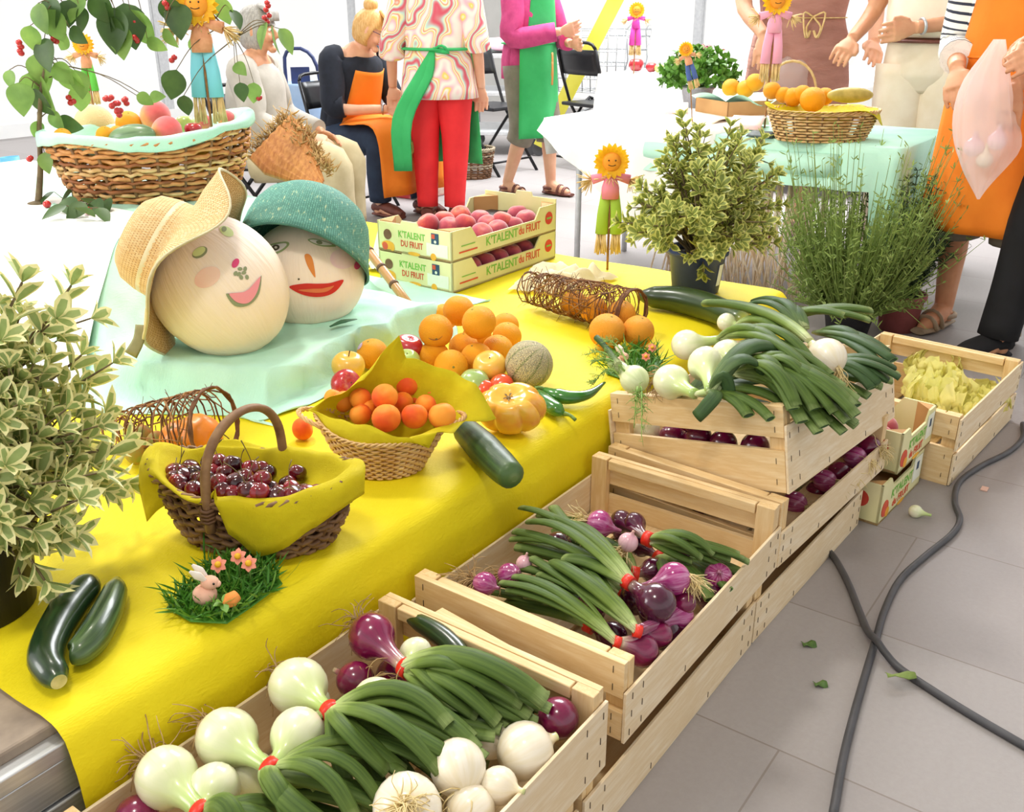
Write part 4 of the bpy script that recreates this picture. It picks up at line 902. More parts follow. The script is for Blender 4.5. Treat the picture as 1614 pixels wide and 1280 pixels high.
m = MB(); m.grid(12, 12, lambda u, v: (tc.x-.14+.40*u, tc.y-.135+.27*v, tc.z+.1175+.012*fbm(u*4, v*4, 2)+.02*u)); single('tray_liner', m, mat('dark_liner', '#3c3230', '#2a2322', 20), 'dark crumpled liner in the empty rear of the upper tray', 'liner', tc+V((.13, .05, .11)))
# ================================================================== woven baskets
def basket(root, c, ax, base, top, h, rings, stakes, mats, wr=.003, rise=None, flare=1.0, body_name='weave', rimr=None, rough=0):
    """c base centre, ax long direction, base/top half sizes"""
    c = V(c); a = V(ax); a.z = 0; a.normalize(); b = UP.cross(a); n = stakes*4
    def pt(A, t, off):
        t = max(t, 0); k = t**flare; ra = base[0]+(top[0]-base[0])*k+off; rb = base[1]+(top[1]-base[1])*k+off
        z = h*t+(rise(A)*t**3 if rise else 0)
        return c+a*(ra*math.cos(A))+b*(rb*math.sin(A))+UP*z
    m = MB()
    for k in range(rings):
        t = (k+.3)/rings
        m.tube([pt(2*PI*i/n, t+(rnd.uniform(-1, 1)*rough/rings if rough else 0), wr*1.1*math.sin(PI*i/2+PI*k+PI/4)) for i in range(n)], wr*rnd.uniform(.85, 1.15), 5, rnd.randrange(len(mats)-1) if len(mats) > 2 else 0, closed=True)
    part(body_name, m, mats, root)
    m = MB()
    for i in range(stakes): m.tube([pt(2*PI*(i+.5)/stakes, t, 0) for t in (0, .25, .5, .75, 1)], wr*.9, 5)
    part('stakes', m, mats[-1], root)
    m = MB(); R = rimr or wr*1.3
    for s in range(3):
        m.tube([pt(2*PI*i/n, 1.0+R*.9*math.sin(i*1.3+s*2.09)/h, R*.9*math.cos(i*1.3+s*2.09)) for i in range(n)], R*.62, 5, closed=True)
    part('rim', m, mats[0], root)
    m = MB(); m.add([pt(2*PI*i/32, 0, 0) for i in range(32)]+[pt(2*PI*i/32, 0, 0)+UP*.004 for i in range(32)], [tuple(range(31, -1, -1)), tuple(range(32, 64))]+[(i, (i+1) % 32, 32+(i+1) % 32, 32+i) for i in range(32)], 0); part('basket_base', m, mats[-1], root)
    return pt
WICK = mat('honey_wicker', '#e2bd84', '#cb9c60', 30, rough=.55); WICKL = mat('light_honey_wicker', '#e6c48a', '#d0a566', 30, rough=.55); WICKD = mat('dark_wicker_stake', '#a9773f', '#8a5c2c', 30, rough=.6)  # stakes in a darker wicker brown
TW1 = mat('brown_willow', '#94704a', '#6e4c2e', 25, rough=.6); TW2 = mat('dark_willow', '#6e4a2a', '#54361e', 25, rough=.6); TW3 = mat('willow_stake', '#7a5230', '#5c3c22', 25, rough=.6)
def ring_interp(ctrl, n):
    K = len(ctrl); out = []
    for i in range(n):
        f = i/n*K; k = int(f); t = f-k; a, b, c_, d = (V(ctrl[(k+j) % K]) for j in (-1, 0, 1, 2))
        out.append(.5*((2*b)+(c_-a)*t+(2*a-5*b+4*c_-d)*t*t+(3*b-a-3*c_+d)*t**3))
    return out
def napkin(name, label, cat, rings, mats, loc, n=72, sub=4, jit=.0, linear_last=False, group=None):
    R = [ring_interp(r, n) if not (linear_last and i == len(rings)-1) else [V(r[int(j/n*len(r)) % len(r)]).lerp(V(r[(int(j/n*len(r))+1) % len(r)]), (j/n*len(r)) % 1) for j in range(n)] for i, r in enumerate(rings)]
    cols = [spline([R[i][j] for i in range(len(R))], sub) for j in range(n)]
    m = MB(); N = len(cols[0]); vs = []
    for j in range(n):
        for i in range(N):
            p = cols[j][i]; q = jit*fbm(p.x, p.y, 22); vs.append(p+V((q*.3, q*.3, q)))
    m.add(vs, [(j*N+i, ((j+1) % n)*N+i, ((j+1) % n)*N+i+1, j*N+i+1) for j in range(n) for i in range(N-1)]+[tuple(j*N for j in range(n-1, -1, -1))])
    return single(name, m, mats, label, cat, loc, group, solid=.0006)
YNAP = crepe('yellow_napkin_paper', '#f5e31c', '#ecd614', (1, 1, 1), .15, 5, .9)
# ---- apricot basket
ab = P(607, 733, T0); r_ = thing('apricot_basket', 'small round honey coloured wicker basket of apricots on the yellow cloth', 'basket', ab)
def arise(A): return .030*max(0, -math.cos(A))**3+.012*max(0, math.cos(A))**3
ba = RT+FW*.08
bp = basket(r_, ab, ba, (.070, .058), (.118, .082), .078, 15, 26, [WICKL, WICK, WICK, WICKD], .0026, arise, 1.1)
for s in (-1, 1): # braided ears
    m = MB(); b0 = UP.cross(ba.normalized())
    for q in range(3):
        pts = []
        for i in range(25):
            A = (PI if s < 0 else 0)+(-.55+1.1*i/24); w = math.sin(PI*i/24)
            p = bp(A, 1, 0)+(ba.normalized()*s*.030+UP*.004)*w
            pts.append(p+UP*.003*math.sin(i*1.1+2.1*q)+ba.normalized()*.003*math.cos(i*1.1+2.1*q))
        m.tube(pts, .0026, 5)
    part('ear_handle', m, WICK, r_)
RIMS = [(-10, 734, 667), (8, 782, 659), (30, 750, 611), (55, 718, 591), (75, 682, 578), (90, 655, 567), (105, 640, 562), (118, 629, 524), (130, 600, 556), (150, 573, 601), (170, 520, 626), (190, 484, 646), (210, 535, 659), (230, 572, 668), (250, 610, 682), (265, 640, 692), (280, 676, 706), (292, 689, 682), (315, 715, 682), (335, 728, 674)]
rimc = [bp(math.radians(A), 1.02, -.004) for A, u, v in RIMS]
inner = [ab+(p-ab)*.72+UP*(-.006) for p in rimc]; inner0 = [ab+(p-ab)*.35-UP*.018 for p in rimc]
napkin('paper_napkin', 'yellow crepe paper lining the apricot basket, its corners standing out', 'napkin', [inner0, inner, rimc, [PD(u, v, q_) for (A, u, v), q_ in zip(RIMS, rimc)]], YNAP, ab+UP*.05, 120, 4, .012, True)
for i, (u, v, r, z, L) in enumerate(((455, 575, 65, .475, 'pale topped apricot at the peak of the basket'), (565, 515, 65, .468, 'apricot highest at the rear of the basket'), (690, 545, 58, .455, 'apricot at the rear right showing its open stem dimple'), (335, 585, 55, .46, 'apricot left of the peak apricot'), (462, 680, 72, .45, 'apricot at the front left with dark stem dot'), (600, 670, 66, .447, 'apricot at the front centre of the basket'), (735, 668, 68, .447, 'apricot at the front right with a clear groove'), (655, 615, 52, .452, 'apricot behind the two front right ones'), (545, 600, 50, .448, 'apricot in the middle half hidden behind the peak'), (375, 625, 42, .447, 'small apricot below the one left of the peak'), (335, 662, 55, .44, 'reddish apricot at the left front by the paper'), (250, 598, 55, .447, 'apricot near the left end against the paper'), (203, 580, 45, .445, 'leftmost pinkish apricot at the paper edge'), (610, 585, 40, .44, 'red apricot deep between the rear ones'), (520, 640, 45, .43, 'apricot buried behind the front row'))):
    one('apricot', MA, L, 'apricot', P(460+u/3.104, 440+v/3.104, z), r/3.104/ppm(P(460+u/3.104, 440+v/3.104, z)), None)
# ---- cherry basket
f0 = P(326, 792, .448); f1 = P(446, 712, .45); cb = (f0+f1)/2; cb.z = T0
ca = (P(570, 768, .45)-P(232, 745, .445)); ca.z = 0; ca.normalize(); cbv = UP.cross(ca)
cb = cb+ca*(.012)
r_ = thing('cherry_basket', 'dark willow basket with an arched handle, filled with cherries', 'basket', cb)
hw = abs((f1-f0).dot(cbv))/2
def crise(A): return .022*abs(math.cos(A))**3
cp_ = basket(r_, cb, ca, (.115, .07), (.165, hw), .102, 12, 20, [TW1, TW2, TW1, TW3], .0042, crise, .8, rough=.5)
m = MB(); top = cb+UP*.225-ca*.012
pts = [f0-UP*.05, f0, f0*.8+top*.2+UP*.075-cbv*.0, (f0+top)/2+UP*.062-cbv*.01, top+UP*.01, (f1+top)/2+UP*.045+cbv*.01, f1*.85+top*.15+UP*.05, f1, f1-UP*.05]
pts = [f0-UP*.05]
for i in range(13):
    A = PI*i/12; pts.append((f0+f1)/2-(f1-f0)/2*math.cos(A)*(1-.0*math.sin(A))+UP*(.108*max(0, math.sin(A))**.75))
pts.append(f1-UP*.05)
m.tube(pts, [.0085, .008, .0085, .0075, .008, .0075], 10, k=3, flat=.85); part('handle', m, TW1, r_)
for f in (f0, f1):
    m = MB()
    for k in range(4): m.tube([f+V((.011*math.cos(a*PI/4), .011*math.sin(a*PI/4), -.028+.006*k+.002*math.sin(a))) for a in range(8)]
, .003, 5, closed=True)
    part('handle_binding', m, TW2, r_)
RIMS = [(0, 574, 778), (12, 572, 747), (30, 545, 733), (50, 505, 724), (70, 478, 728), (85, 445, 714), (100, 415, 702), (120, 372, 694), (140, 320, 702), (160, 265, 722), (175, 226, 742), (190, 219, 768), (203, 232, 822), (218, 277, 786), (235, 312, 786), (250, 330, 797), (258, 339, 771), (266, 345, 805), (275, 360, 845), (288, 402, 882), (302, 455, 862), (318, 500, 836), (335, 530, 808), (348, 556, 790)]
rimc = [cp_(math.radians(A), 1.03, -.006) for A, u, v in RIMS]
def shr(p, k, dz): return V((cb.x+(p.x-cb.x)*k, cb.y+(p.y-cb.y)*k, p.z+dz))
out_ = [PD(u, v, q_+(q_-cb)*V((.16, .16, 0))) for (A, u, v), q_ in zip(RIMS, rimc)]
mid_ = [q_.lerp(o_, .22)+UP*.007*(o_.z < q_.z)+V((q_.x-cb.x, q_.y-cb.y, 0)).normalized()*.014*(o_.z < q_.z) for q_, o_ in zip(rimc, out_)]
napkin('paper_napkin', 'yellow crepe paper lining the cherry basket and hanging over its near side', 'napkin', [[shr(p, .45, -.045) for p in rimc], [shr(p, .8, -.03) for p in rimc], [shr(p, .98, .002) for p in rimc], mid_, out_], YNAP, cb+UP*.05, 144, 4, .010, True)
mm = MB(); mm.ball(None, lambda t, a: sph(t, a, 1+.02*math.cos(a), .93-.14*math.exp(-(t/.35)**2)), 16, 10)
CH1 = meshdata('cherry', mm, CHERRY); CH2 = meshdata('cherry', mm, CHERRY2)
mm = MB(); mm.tube([(0, 0, .75), (.25, .1, 1.6), (.9, .2, 2.6), (1.7, .1, 3.2)], [.07, .045, .045, .07], 5, k=3); CST = meshdata('stem', mm, mat('cherry_stem', '#7d6a35', '#5c4a26', 40))
q = random.Random(5)
cpx = [(244, 742), (270, 744), (300, 738), (258, 760), (283, 762), (312, 755), (335, 742), (345, 728), (322, 770), (300, 772), (345, 760), (367, 731), (395, 740), (414, 755), (350, 775), (385, 770), (362, 783), (392, 785), (425, 784), (442, 793), (405, 795), (382, 797), (440, 776), (468, 783), (473, 788), (498, 783), (500, 778), (455, 800), (425, 770), (372, 760), (340, 790), (478, 775), (412, 778), (355, 745), (288, 750), (330, 728), (270, 770), (460, 770), (515, 788), (385, 752), (400, 762), (450, 783), (325, 755), (240, 755), (305, 745)]
for i, (u, v) in enumerate(cpx):
    z = .442+.010*q.random()+(.012 if 340 < u < 420 else 0); c = P(u, v, z)
    b = cb+V((0, 0, 0)); e = (c-b); ea = e.dot(ca)/.15; eb = e.dot(cbv)/(hw*.9); k = math.hypot(ea, eb)
    if k > .86: c = b+ca*(ea/k*.86*.15)+cbv*(eb/k*.86*hw*.9)+UP*(c.z-b.z)
    o = one('cherry', CH1 if q.random() < .6 else CH2, 'dark red glossy cherry in the willow basket', 'cherry', c, .0150*q.uniform(.92, 1.08), None, 'cherries in the willow basket')
    if i % 3 == 0: child('stem', CST, o)
for i in range(26):
    A = q.uniform(0, 6.28); k = math.sqrt(q.random())*.75
    one('cherry', CH1, 'dark red glossy cherry in the willow basket', 'cherry', cb+ca*(.15*k*math.cos(A))+cbv*(hw*.9*k*math.sin(A))+UP*(.080+.012*q.random()), .0150, None, 'cherries in the willow basket')
# ================================================================== twig cornucopias
TWIG = mat('brown_twig', '#7a4f2e', '#563520', 40, rough=.75); TWIG2 = mat('pale_twig', '#a5753f', '#80562f', 40, rough=.75)
def cornucopia(label, tip, mouth, r0, r1, nr, nh, tw=.0016, seed=1, loose_n=30):
    q = random.Random(seed); tip = V(tip); mouth = V(mouth); root = thing('twig_cornucopia', label, 'cornucopia', V(((tip.x+mouth.x)/2, (tip.y+mouth.y)/2, T0)))
    x, y, a = frame(mouth-tip, UP); L = (mouth-tip).length
    rad = lambda t: r0+(r1-r0)*t**.8
    pt = lambda t, A, k=1: tip+a*(L*t)+x*(rad(t)*k*math.cos(A))+y*(rad(t)*k*math.sin(A))
    m = MB()
    for i in range(nr):
        t = (i+.5)/nr; ph = q.uniform(0, 6); sk = q.uniform(-.08, .08)
        m.tube([pt(min(1, max(0, t+sk*math.cos(2*PI*k/20+ph))), 2*PI*k/20, 1+q.uniform(-.05, .05)) for k in range(20)], tw*q.uniform(.7, 1.3), 4, q.randrange(2), closed=True)
    part('twig_rings', m, [TWIG, TWIG2], root)
    m = MB()
    for i in range(nh):
        t0 = q.uniform(0, .6); t1 = min(1, t0+q.uniform(.3, .6)); A = q.uniform(0, 6.28); dA = q.uniform(-2.5, 2.5)
        m.tube([pt(t0+(t1-t0)*k/10, A+dA*k/10, 1+q.uniform(-.06, .08)) for k in range(11)], tw*q.uniform(.6, 1.1), 4, q.randrange(2))
    for i in range(loose_n):
        t = q.random(); A = q.uniform(0, 6.28); p = pt(t, A); d = V((q.gauss(0, 1), q.gauss(0, 1), q.gauss(0, 1))).normalized()*.03
        m.tube([p-d*.5, p+a*.004, p+d*.5+(p-(tip+a*L*t))*.25], [tw*.6, tw*.5, tw*.3], 4)
    part('loose_twigs', m, [TWIG, TWIG2], root)
    m = MB()
    for k in range(3): m.tube([pt(1-.01*k, 2*PI*i/24, 1.0+.03*math.sin(i*2.3+k)) for i in range(24)], tw*1.5, 5, closed=True)
    part('mouth_ring', m, TWIG, root)
    return pt
cornucopia('horn shaped twig basket with oranges spilling out at the back right', P(832, 452, .40), P(998, 492, .41), .042, .058, 46, 46, .0017, 3, 60)
cornucopia('loosely woven twig horn with orange gourds beside the cherry basket', P(170, 680, .375), P(340, 672, .415), .028, .072, 22, 26, .0016, 4, 40)
for (u, v, z, r, L) in ((957, 522, .3895, .045, 'large orange in front of the twig horn mouth, left of two'), (1006, 522, .3845, .040, 'orange in front of the twig horn mouth, right of two'), (980, 495, .40, .036, 'orange half inside the mouth of the right twig horn'), (935, 487, .395, .037, 'orange deep inside the right twig horn, seen through the twigs'), (905, 478, .39, .035, 'orange farthest in the right twig horn')):
    orange(L, u, v, z, r, cam_dir(.2, .9, .2), MO2)
GRD = zmat('orange_gourd_skin', [(0, '#e07a12'), (.5, '#f0901c'), (1, '#e8841a')], .4, 1.5, rough=.4, coat=.15, speck=(20, '#c86a12', .4))
f_g = lambda t, a: sph(t, a, 1-.05*(abs(math.cos(3.5*a))**6)*math.sin(t), 1.02-.1*math.exp(-(t/.3)**2))
MGR = fruit_mesh('gourd', f_g, GRD, 42, 18)
for (u, v, z, r, up, L) in ((313, 688, .392, .043, cam_dir(.8, .1, .5), 'round orange gourd at the mouth of the left twig horn'), (285, 694, .386, .038, cam_dir(-.2, .8, .3), 'darker orange gourd behind the round one inside the left twig horn')):
    o = one('gourd', MGR, L, 'gourd', P(u, v, z), r, V(up).to_track_quat('Z', 'Y').to_euler()); child('stem_scar', CAL, o).scale = (1.6, 1.6, 1.0)
for k, (u, v) in enumerate(((225, 690), (215, 712), (248, 700))):
    m = MB(); m.ball(Matrix.Translation(P(u, v, .372)) @ Matrix.Diagonal((.022, .02, .026, 1)), None, 14, 10); single('gourd', m, mat('striped_gourd', '#8a9a4a', '#c27a34', 40), ('small striped gourd in the narrow end of the left twig horn', 'small gourd on the cloth under the left twig horn', 'small gourd behind the orange ones in the twig horn')[k], 'gourd', P(u, v, T0))
# ================================================================== rabbit ornaments
GRASSG = mat('plastic_grass', '#4f8c26', '#3a741c', 30, rough=.5); GRASSL = mat('light_plastic_grass', '#79a83c', '#5f9030', 30, rough=.5)
FLOCK = mat('pink_flock', '#f2c4ac', '#e8b096', 30, rough=.9); FLOCKW = mat('white_flock', '#f4ece4', '#ecdfd6', 30, rough=.9)
PETAL = mat('salmon_petal', '#f09a80', '#e88a70', 30, rough=.6); YDOT = mat('yellow_dot', '#f0b820', '#e4a818', 30); BLK = mat('black_bead', '#15120f', rough=.2)
def mat_grass(root, poly, z, n, hmax, mats, seed):
    q = random.Random(seed); m = MB(); m.prism([(p.x, p.y) for p in poly], z, z+.003, 0); part('grass_mat', m, GRASSG, root, .002)
    xs = [p.x for p in poly]; ys = [p.y for p in poly]; m = MB(); k = 0
    def inside(x, y):
        c = False
        for i in range(len(poly)):
            a, b = poly[i], poly[i-1]
            if (a.y > y) != (b.y > y) and x < (b.x-a.x)*(y-a.y)/(b.y-a.y)+a.x: c = not c
        return c
    while k < n:
        x, y = q.uniform(min(xs), max(xs)), q.uniform(min(ys), max(ys))
        if not inside(x, y): continue
        k += 1; h = hmax*q.uniform(.4, 1); d = V((q.gauss(0, 1), q.gauss(0, 1), 0))*h*.75
        m.leaf((x, y, z+.004), V((x, y, z+.004))+d+UP*h, .0035, (q.gauss(0, 1), q.gauss(0, 1), .2), 0 if q.random() < .8 else 1, fold=.3, droop=.3)
    g = part('grass', m, mats, root); g['kind'] = 'stuff'
def rabbit(root, c, s, face):
    c = V(c); x, y, a = RT, UP, face.normalized(); side = UP.cross(a).normalized()
    m = MB(); m.ball(Matrix.Translation(c+UP*s*.9) @ mat4(UP, (0, 0, 0), a) @ Matrix.Diagonal((s*1.05, s*.9, s, 1)), None, 18, 12)
    m.ball(Matrix.Translation(c+UP*s*.25+a*s*.6) @ Matrix.Diagonal((s*.7, s*.75, s*.35, 1)), None, 12, 8)
    b = part('rabbit_figure', m, FLOCK, root)
    hc = c+UP*s*2.1+a*s*.55
    m = MB(); m.ball(Matrix.Translation(hc) @ mat4(UP, (0, 0, 0), a) @ Matrix.Diagonal((s*.78, s*.62, s*.62, 1)), None, 16, 10); m.ball(Matrix.Translation(hc+a*s*.6-UP*s*.15) @ Matrix.Diagonal((s*.32,)*3+(1,)), None, 10, 8); part('head', m, FLOCK, b)
    for sd in (-.45, .35):
        m = MB(); m.tube([hc+side*sd*s*.6+UP*s*.3-a*s*.2, hc+side*sd*s+UP*s*1.0-a*s*.8, hc+side*sd*s*1.3+UP*s*1.55-a*s*1.35], [s*.18, s*.42, s*.12], 10, 0, .4, side, k=4); part('ear', m, FLOCKW, b)
    m = MB()
    for sd in (-1, 1): m.ball(Matrix.Translation(hc+side*sd*s*.5+a*s*.42+UP*s*.15) @ Matrix.Diagonal((s*.11,)*3+(1,)), None, 8, 6)
    part('eyes', m, BLK, b)
def flower(root, c, r, n):
    c = V(c); m = MB(); x, y, a = frame(n)
    for i in range(6):
        A = i*PI/3; d = x*math.cos(A)+y*math.sin(A); m.leaf(c, c+d*r, r*.75, a, fold=.1, droop=.1)
    f = part('flower', m, PETAL, root); m = MB(); m.ball(Matrix.Translation(c+a*r*.15) @ Matrix.Diagonal((r*.38, r*.38, r*.38, 1)), None, 10, 8); part('flower_centre', m, YDOT, f)
    m = MB(); m.tube([c, c*.5+V((c.x, c.y, T0+.01))*.5, V((c.x, c.y, T0+.01))], .0012, 5); part('flower_stem', m, GSTEM, f)
rc = P(350, 945, T0); r_ = thing('rabbit_ornament', 'pink rabbit figure on a patch of plastic grass with three salmon flowers', 'ornament', rc)
mat_grass(r_, [P(262, 960, T0), P(300, 982, T0), P(358, 985, T0), P(395, 960, T0), P(446, 922, T0), P(425, 892, T0), P(375, 878, T0), P(330, 895, T0), P(300, 930, T0)], T0+.0005, 1000, .030, [GRASSG, GRASSL], 11)
rabbit(r_, P(325, 952, T0+.01), .0165, RT+FW*.1)
m = MB(); a_ = P(352, 955, T0+.024); b_ = P(374, 938, T0+.03); m.tube([a_, (a_+b_)/2, b_], [.004, .011, .008], 10, k=4); c_ = part('carrot', m, mat('carrot_orange', '#ee9a4c', '#e08838', 30, rough=.8), r_)
m = MB()
for i in range(6): m.leaf(a_+V((0, 0, .004)), a_+V((rnd.uniform(-.02, .03), rnd.uniform(-.02, .01), rnd.uniform(0, .02))), .012, UP)
part('carrot_leaves', m, GRASSL, c_)
for u, v, z in ((344, 890, .395), (375, 877, .40), (392, 888, .395)): flower(r_, P(u, v, z), .0125, cam_dir(0, .6, .8))
rc = P(990, 568, .40); r_ = thing('rabbit_ornament', 'small white rabbit figure among grass and flowers behind the tilted crate', 'ornament', P(995, 575, T0))
mat_grass(r_, [P(955, 590, T0), P(985, 600, T0), P(1030, 595, T0), P(1045, 570, T0), P(1010, 555, T0), P(965, 560, T0)], T0+.0005, 260, .045, [GRASSG, GRASSL], 12)
rabbit(r_, P(978, 580, T0+.006), .0145, RT*.7-FW*.5)
for u, v, z in ((962, 560, .385), (1018, 562, .39), (1028, 548, .395)): flower(r_, P(u, v, z), .011, cam_dir(0, .6, .8))
# ================================================================== tulle and paper scraps on the stage
TUL = mat('white_tulle', '#f6f0dc', '#efe6cc', 20, rough=.8, trans=.4)
def scrap(name, label, cat, pts, m_, h, n=18, fq=9, seed=0):
    a, b, c_, d = [V(p) for p in pts]
    def fn(u, v):
        p = a.lerp(b, u).lerp(d.lerp(c_, u), v); e = min(1, 6*min(u, 1-u, v, 1-v)+.15)
        p = p+V((.015*noise.noise(V((u*5, v*5, seed+3))), .015*noise.noise(V((u*5, v*5, seed+9))), 0)); p.z += .002+h*e*(.5+.8*noise.noise(V((u*fq, v*fq, seed)))); p.z = max(p.z, T0+.002); return p
    m = MB(); m.grid(n, n, fn); return single(name, m, m_, label, cat, a)
scrap('tulle_cloth', 'crumpled white tulle behind the right twig horn', 'cloth', [P(800, 460, T0), P(880, 465, T0), P(975, 440, T0), P(850, 420, T0)], TUL, .05, 28, 7)
scrap('paper_scrap', 'crumpled white paper heaped behind the peach trays', 'paper', [V((2.16, 2.05, T0)), V((2.16, 2.14, T0)), V((2.60, 2.14, T0)), V((2.60, 2.05, T0))], WHITE, .16, 16, 6, 4)
# ================================================================== stuffed heads with hats
CLOTH1 = umat('stuffed_calico', [(0, '#f8eadf'), (.45, '#fbeee2'), (.75, '#f9e6cc'), (1, '#f2deb0')], .25, 6, (9, '#f2dcbc', .14), .8, .5, 14, crease=.22, Specular_IOR_Level=.2)  # yellow chin end imitates light falling there, painted into the cloth colour
CLOTH2 = umat('stuffed_muslin', [(0, '#fdf0e0'), (.6, '#fcebda'), (1, '#f6dcc4')], .25, 6, (9, '#f4d8bc', .12), .8, .4, 14, crease=.18, Specular_IOR_Level=.2)
def paint(h, r=.8): return mat('fabric_paint_'+h.strip('#'), h, rough=r)
class Head:
    def __init__(s, label, c, f, u, A, B, D, m):
        s.c = V(c); z = V(f).normalized(); x = V(u).cross(z).normalized(); y = z.cross(x)
        s.R = Matrix((x, y, z)).transposed(); s.Ri = s.R.inverted(); s.h = V((A, B, D))
        s.x, s.y, s.z = x, y, z
        s.root = thing('stuffed_head', label, 'stuffed head', s.c)
        mb = MB(); M = Matrix.Translation(s.c) @ s.R.to_4x4() @ Matrix.Rotation(-PI/2, 4, 'X') @ Matrix.Diagonal((A, D, B, 1))
        def fn(t, a):
            g = math.exp(-((PI-t)/.5)**2); k = 1+.05*g*math.sin(9*a)-.012*abs(math.sin(4*a+t*2))*math.sin(t)**2*(t > 1.7)
            return (k*math.sin(t)*math.cos(a), k*math.sin(t)*math.sin(a), math.cos(t)+.06*math.exp(-((PI-t)/.16)**2))
        mb.ball(M, fn, 56, 30); part('calico_head', mb, m, s.root)
    def hit(s, u, v, off):
        o = s.Ri @ (CAMP-s.c); d = s.Ri @ ray(u, v)
        q = V((o.x/s.h.x, o.y/s.h.y, o.z/s.h.z)); w_ = V((d.x/s.h.x, d.y/s.h.y, d.z/s.h.z))
        a = w_.dot(w_); b = 2*q.dot(w_); c_ = q.dot(q)-1; D = b*b-4*a*c_
        t = (-b-math.sqrt(max(D, 0)))/(2*a); p = o+d*t
        n = V((p.x/s.h.x**2, p.y/s.h.y**2, p.z/s.h.z**2)).normalized()
        return s.c+s.R @ (p+n*off)
    def patch(s, name, pts, m, off=.0012, k=5, rings=4, smooth=True):
        n = len(pts)*k; P2 = [V((x, y, 0)) for x, y in pts]
        out = ring_interp(P2, n) if smooth else [P2[int(i/k)].lerp(P2[(int(i/k)+1) % len(P2)], (i % k)/k) for i in range(n)]
        cx = sum((p.x for p in out))/n; cy_ = sum((p.y for p in out))/n
        vs = [s.hit(cx, cy_, off)]
        for r in range(1, rings+1):
            for p in out: vs.append(s.hit(cx+(p.x-cx)*r/rings, cy_+(p.y-cy_)*r/rings, off))
        fs = [(0, 1+i, 1+(i+1) % n) for i in range(n)]
        for r in range(rings-1):
            b = 1+r*n; fs += [(b+i, b+n+i, b+n+(i+1) % n, b+(i+1) % n) for i in range(n)]
        m_ = MB(); m_.add(vs, fs); return part(name, m_, m, s.root)
def ell(cx, cy_, rx, ry, ang=0, n=8):
    a = math.radians(ang); return [(cx+rx*math.cos(t)*math.cos(a)-ry*math.sin(t)*math.sin(a), cy_-(rx*math.cos(t)*math.sin(a)+ry*math.sin(t)*math.cos(a))) for t in [2*PI*i/n for i in range(n)]]
BLUSH = mat('rosy_blush', '#f6c6c0', '#f9d8cc', 18, rough=.85)
GREY_G = paint('#8f9a78'); PINKM = paint('#f09aa8'); PINKL = paint('#f6c2c8'); LIME = paint('#cfe0a0'); MAG = paint('#d84a80')
h1c = PY(345, 452, 1.72); k1 = 1/ppm(h1c)
H1 = Head('larger stuffed calico head with pink smile wearing the straw hat', h1c, cam_dir(.30, .06, .95), cam_dir(-.52, .85, .05), 104*k1, 118*k1, 92*k1, CLOTH1)
H1.patch('cheek', ell(327, 437, 22, 15, 30), BLUSH, .0006); 
H1.patch('mouth_outline', [(356, 463), (370, 482), (392, 481), (408, 463), (412, 434), (408, 450), (392, 464), (374, 468)], GREY_G, .001)
H1.patch('mouth', [(361, 463), (373, 476), (391, 477), (404, 461), (410, 436), (402, 447), (388, 458), (374, 463)], PINKM, .0022)
H1.patch('nose', ell(371, 415, 5, 8, -30), MAG, .0012)
for i, (u, v) in enumerate(((378, 424), (384, 430), (376, 432), (371, 431), (386, 424), (389, 437), (380, 437))): H1.patch('moustache', ell(u, v, 4, 3, 20*i, 6), GREY_G, .0012, 2, 2)
H1.patch('eye', ell(315, 398, 13, 8, 30), GREY_G, .001); H1.patch('eyelid', ell(314, 397, 11, 6, 30), LIME, .002)
H1.patch('eye', ell(357, 365, 12, 7, -30), LIME, .001); H1.patch('pupil', ell(353, 362, 4, 4), GREY_G, .002)
h2c = PY(484, 434, 1.75); k2 = 1/ppm(h2c)
H2 = Head('stuffed muslin head with red lips wearing the green hat', h2c, cam_dir(.06, .05, .98), cam_dir(-.05, 1, .05), 91*k2, 86*k2, 80*k2, CLOTH2)
INK = paint('#57503c'); EYEG = paint('#9db27a'); EYEW = paint('#f6f2ec'); RED = paint('#d02a20', .6); ORN = paint('#e07a48', .7); CAR = paint('#e08a3c', .7)
H2.patch('cheek', ell(540, 408, 20, 16), mat('lilac_blush', '#f6d2da', '#fae4e2', 18, rough=.85), .0006); H2.patch('cheek', ell(418, 425, 13, 17), BLUSH, .0006)
H2.patch('eye_shadow', [(408, 400), (425, 386), (450, 381), (456, 386), (444, 397), (425, 403)], EYEG, .0008); H2.patch('eye_white', [(413, 399), (428, 388), (448, 384), (452, 387), (442, 395), (425, 400)], EYEW, .0016)
H2.patch('pupil', ell(435, 391, 6.5, 4.5, 15), INK, .0024); H2.patch('pupil_glint', ell(436, 391, 2.2, 2), EYEW, .0034, 2, 2)
H2.patch('eye_shadow', [(485, 378), (500, 377), (530, 388), (510, 389), (495, 385)], EYEG, .0008); H2.patch('eye_white', [(488, 379), (501, 379), (523, 386), (509, 387), (496, 384)], EYEW, .0016); H2.patch('pupil', ell(503, 383, 5, 3, -15), GREY_G, .0024)
H2.patch('nose', [(480, 403), (487, 401), (493, 410), (497, 434), (495, 436), (485, 420)], CAR, .0012)
H2.patch('lips', [(456, 452), (478, 447), (496, 447), (503, 447), (520, 446), (541, 441), (532, 456), (518, 465), (498, 468), (476, 464)], RED, .0012)
H2.patch('lip_highlight', [(470, 457), (490, 455), (512, 454), (526, 450), (515, 459), (495, 461)], ORN, .0022)
H2.patch('mole', ell(471, 440, 1.6, 1.6), INK, .001, 2, 2); H2.patch('ear_clip', ell(563, 418, 5, 7, -20), MAG, .001)
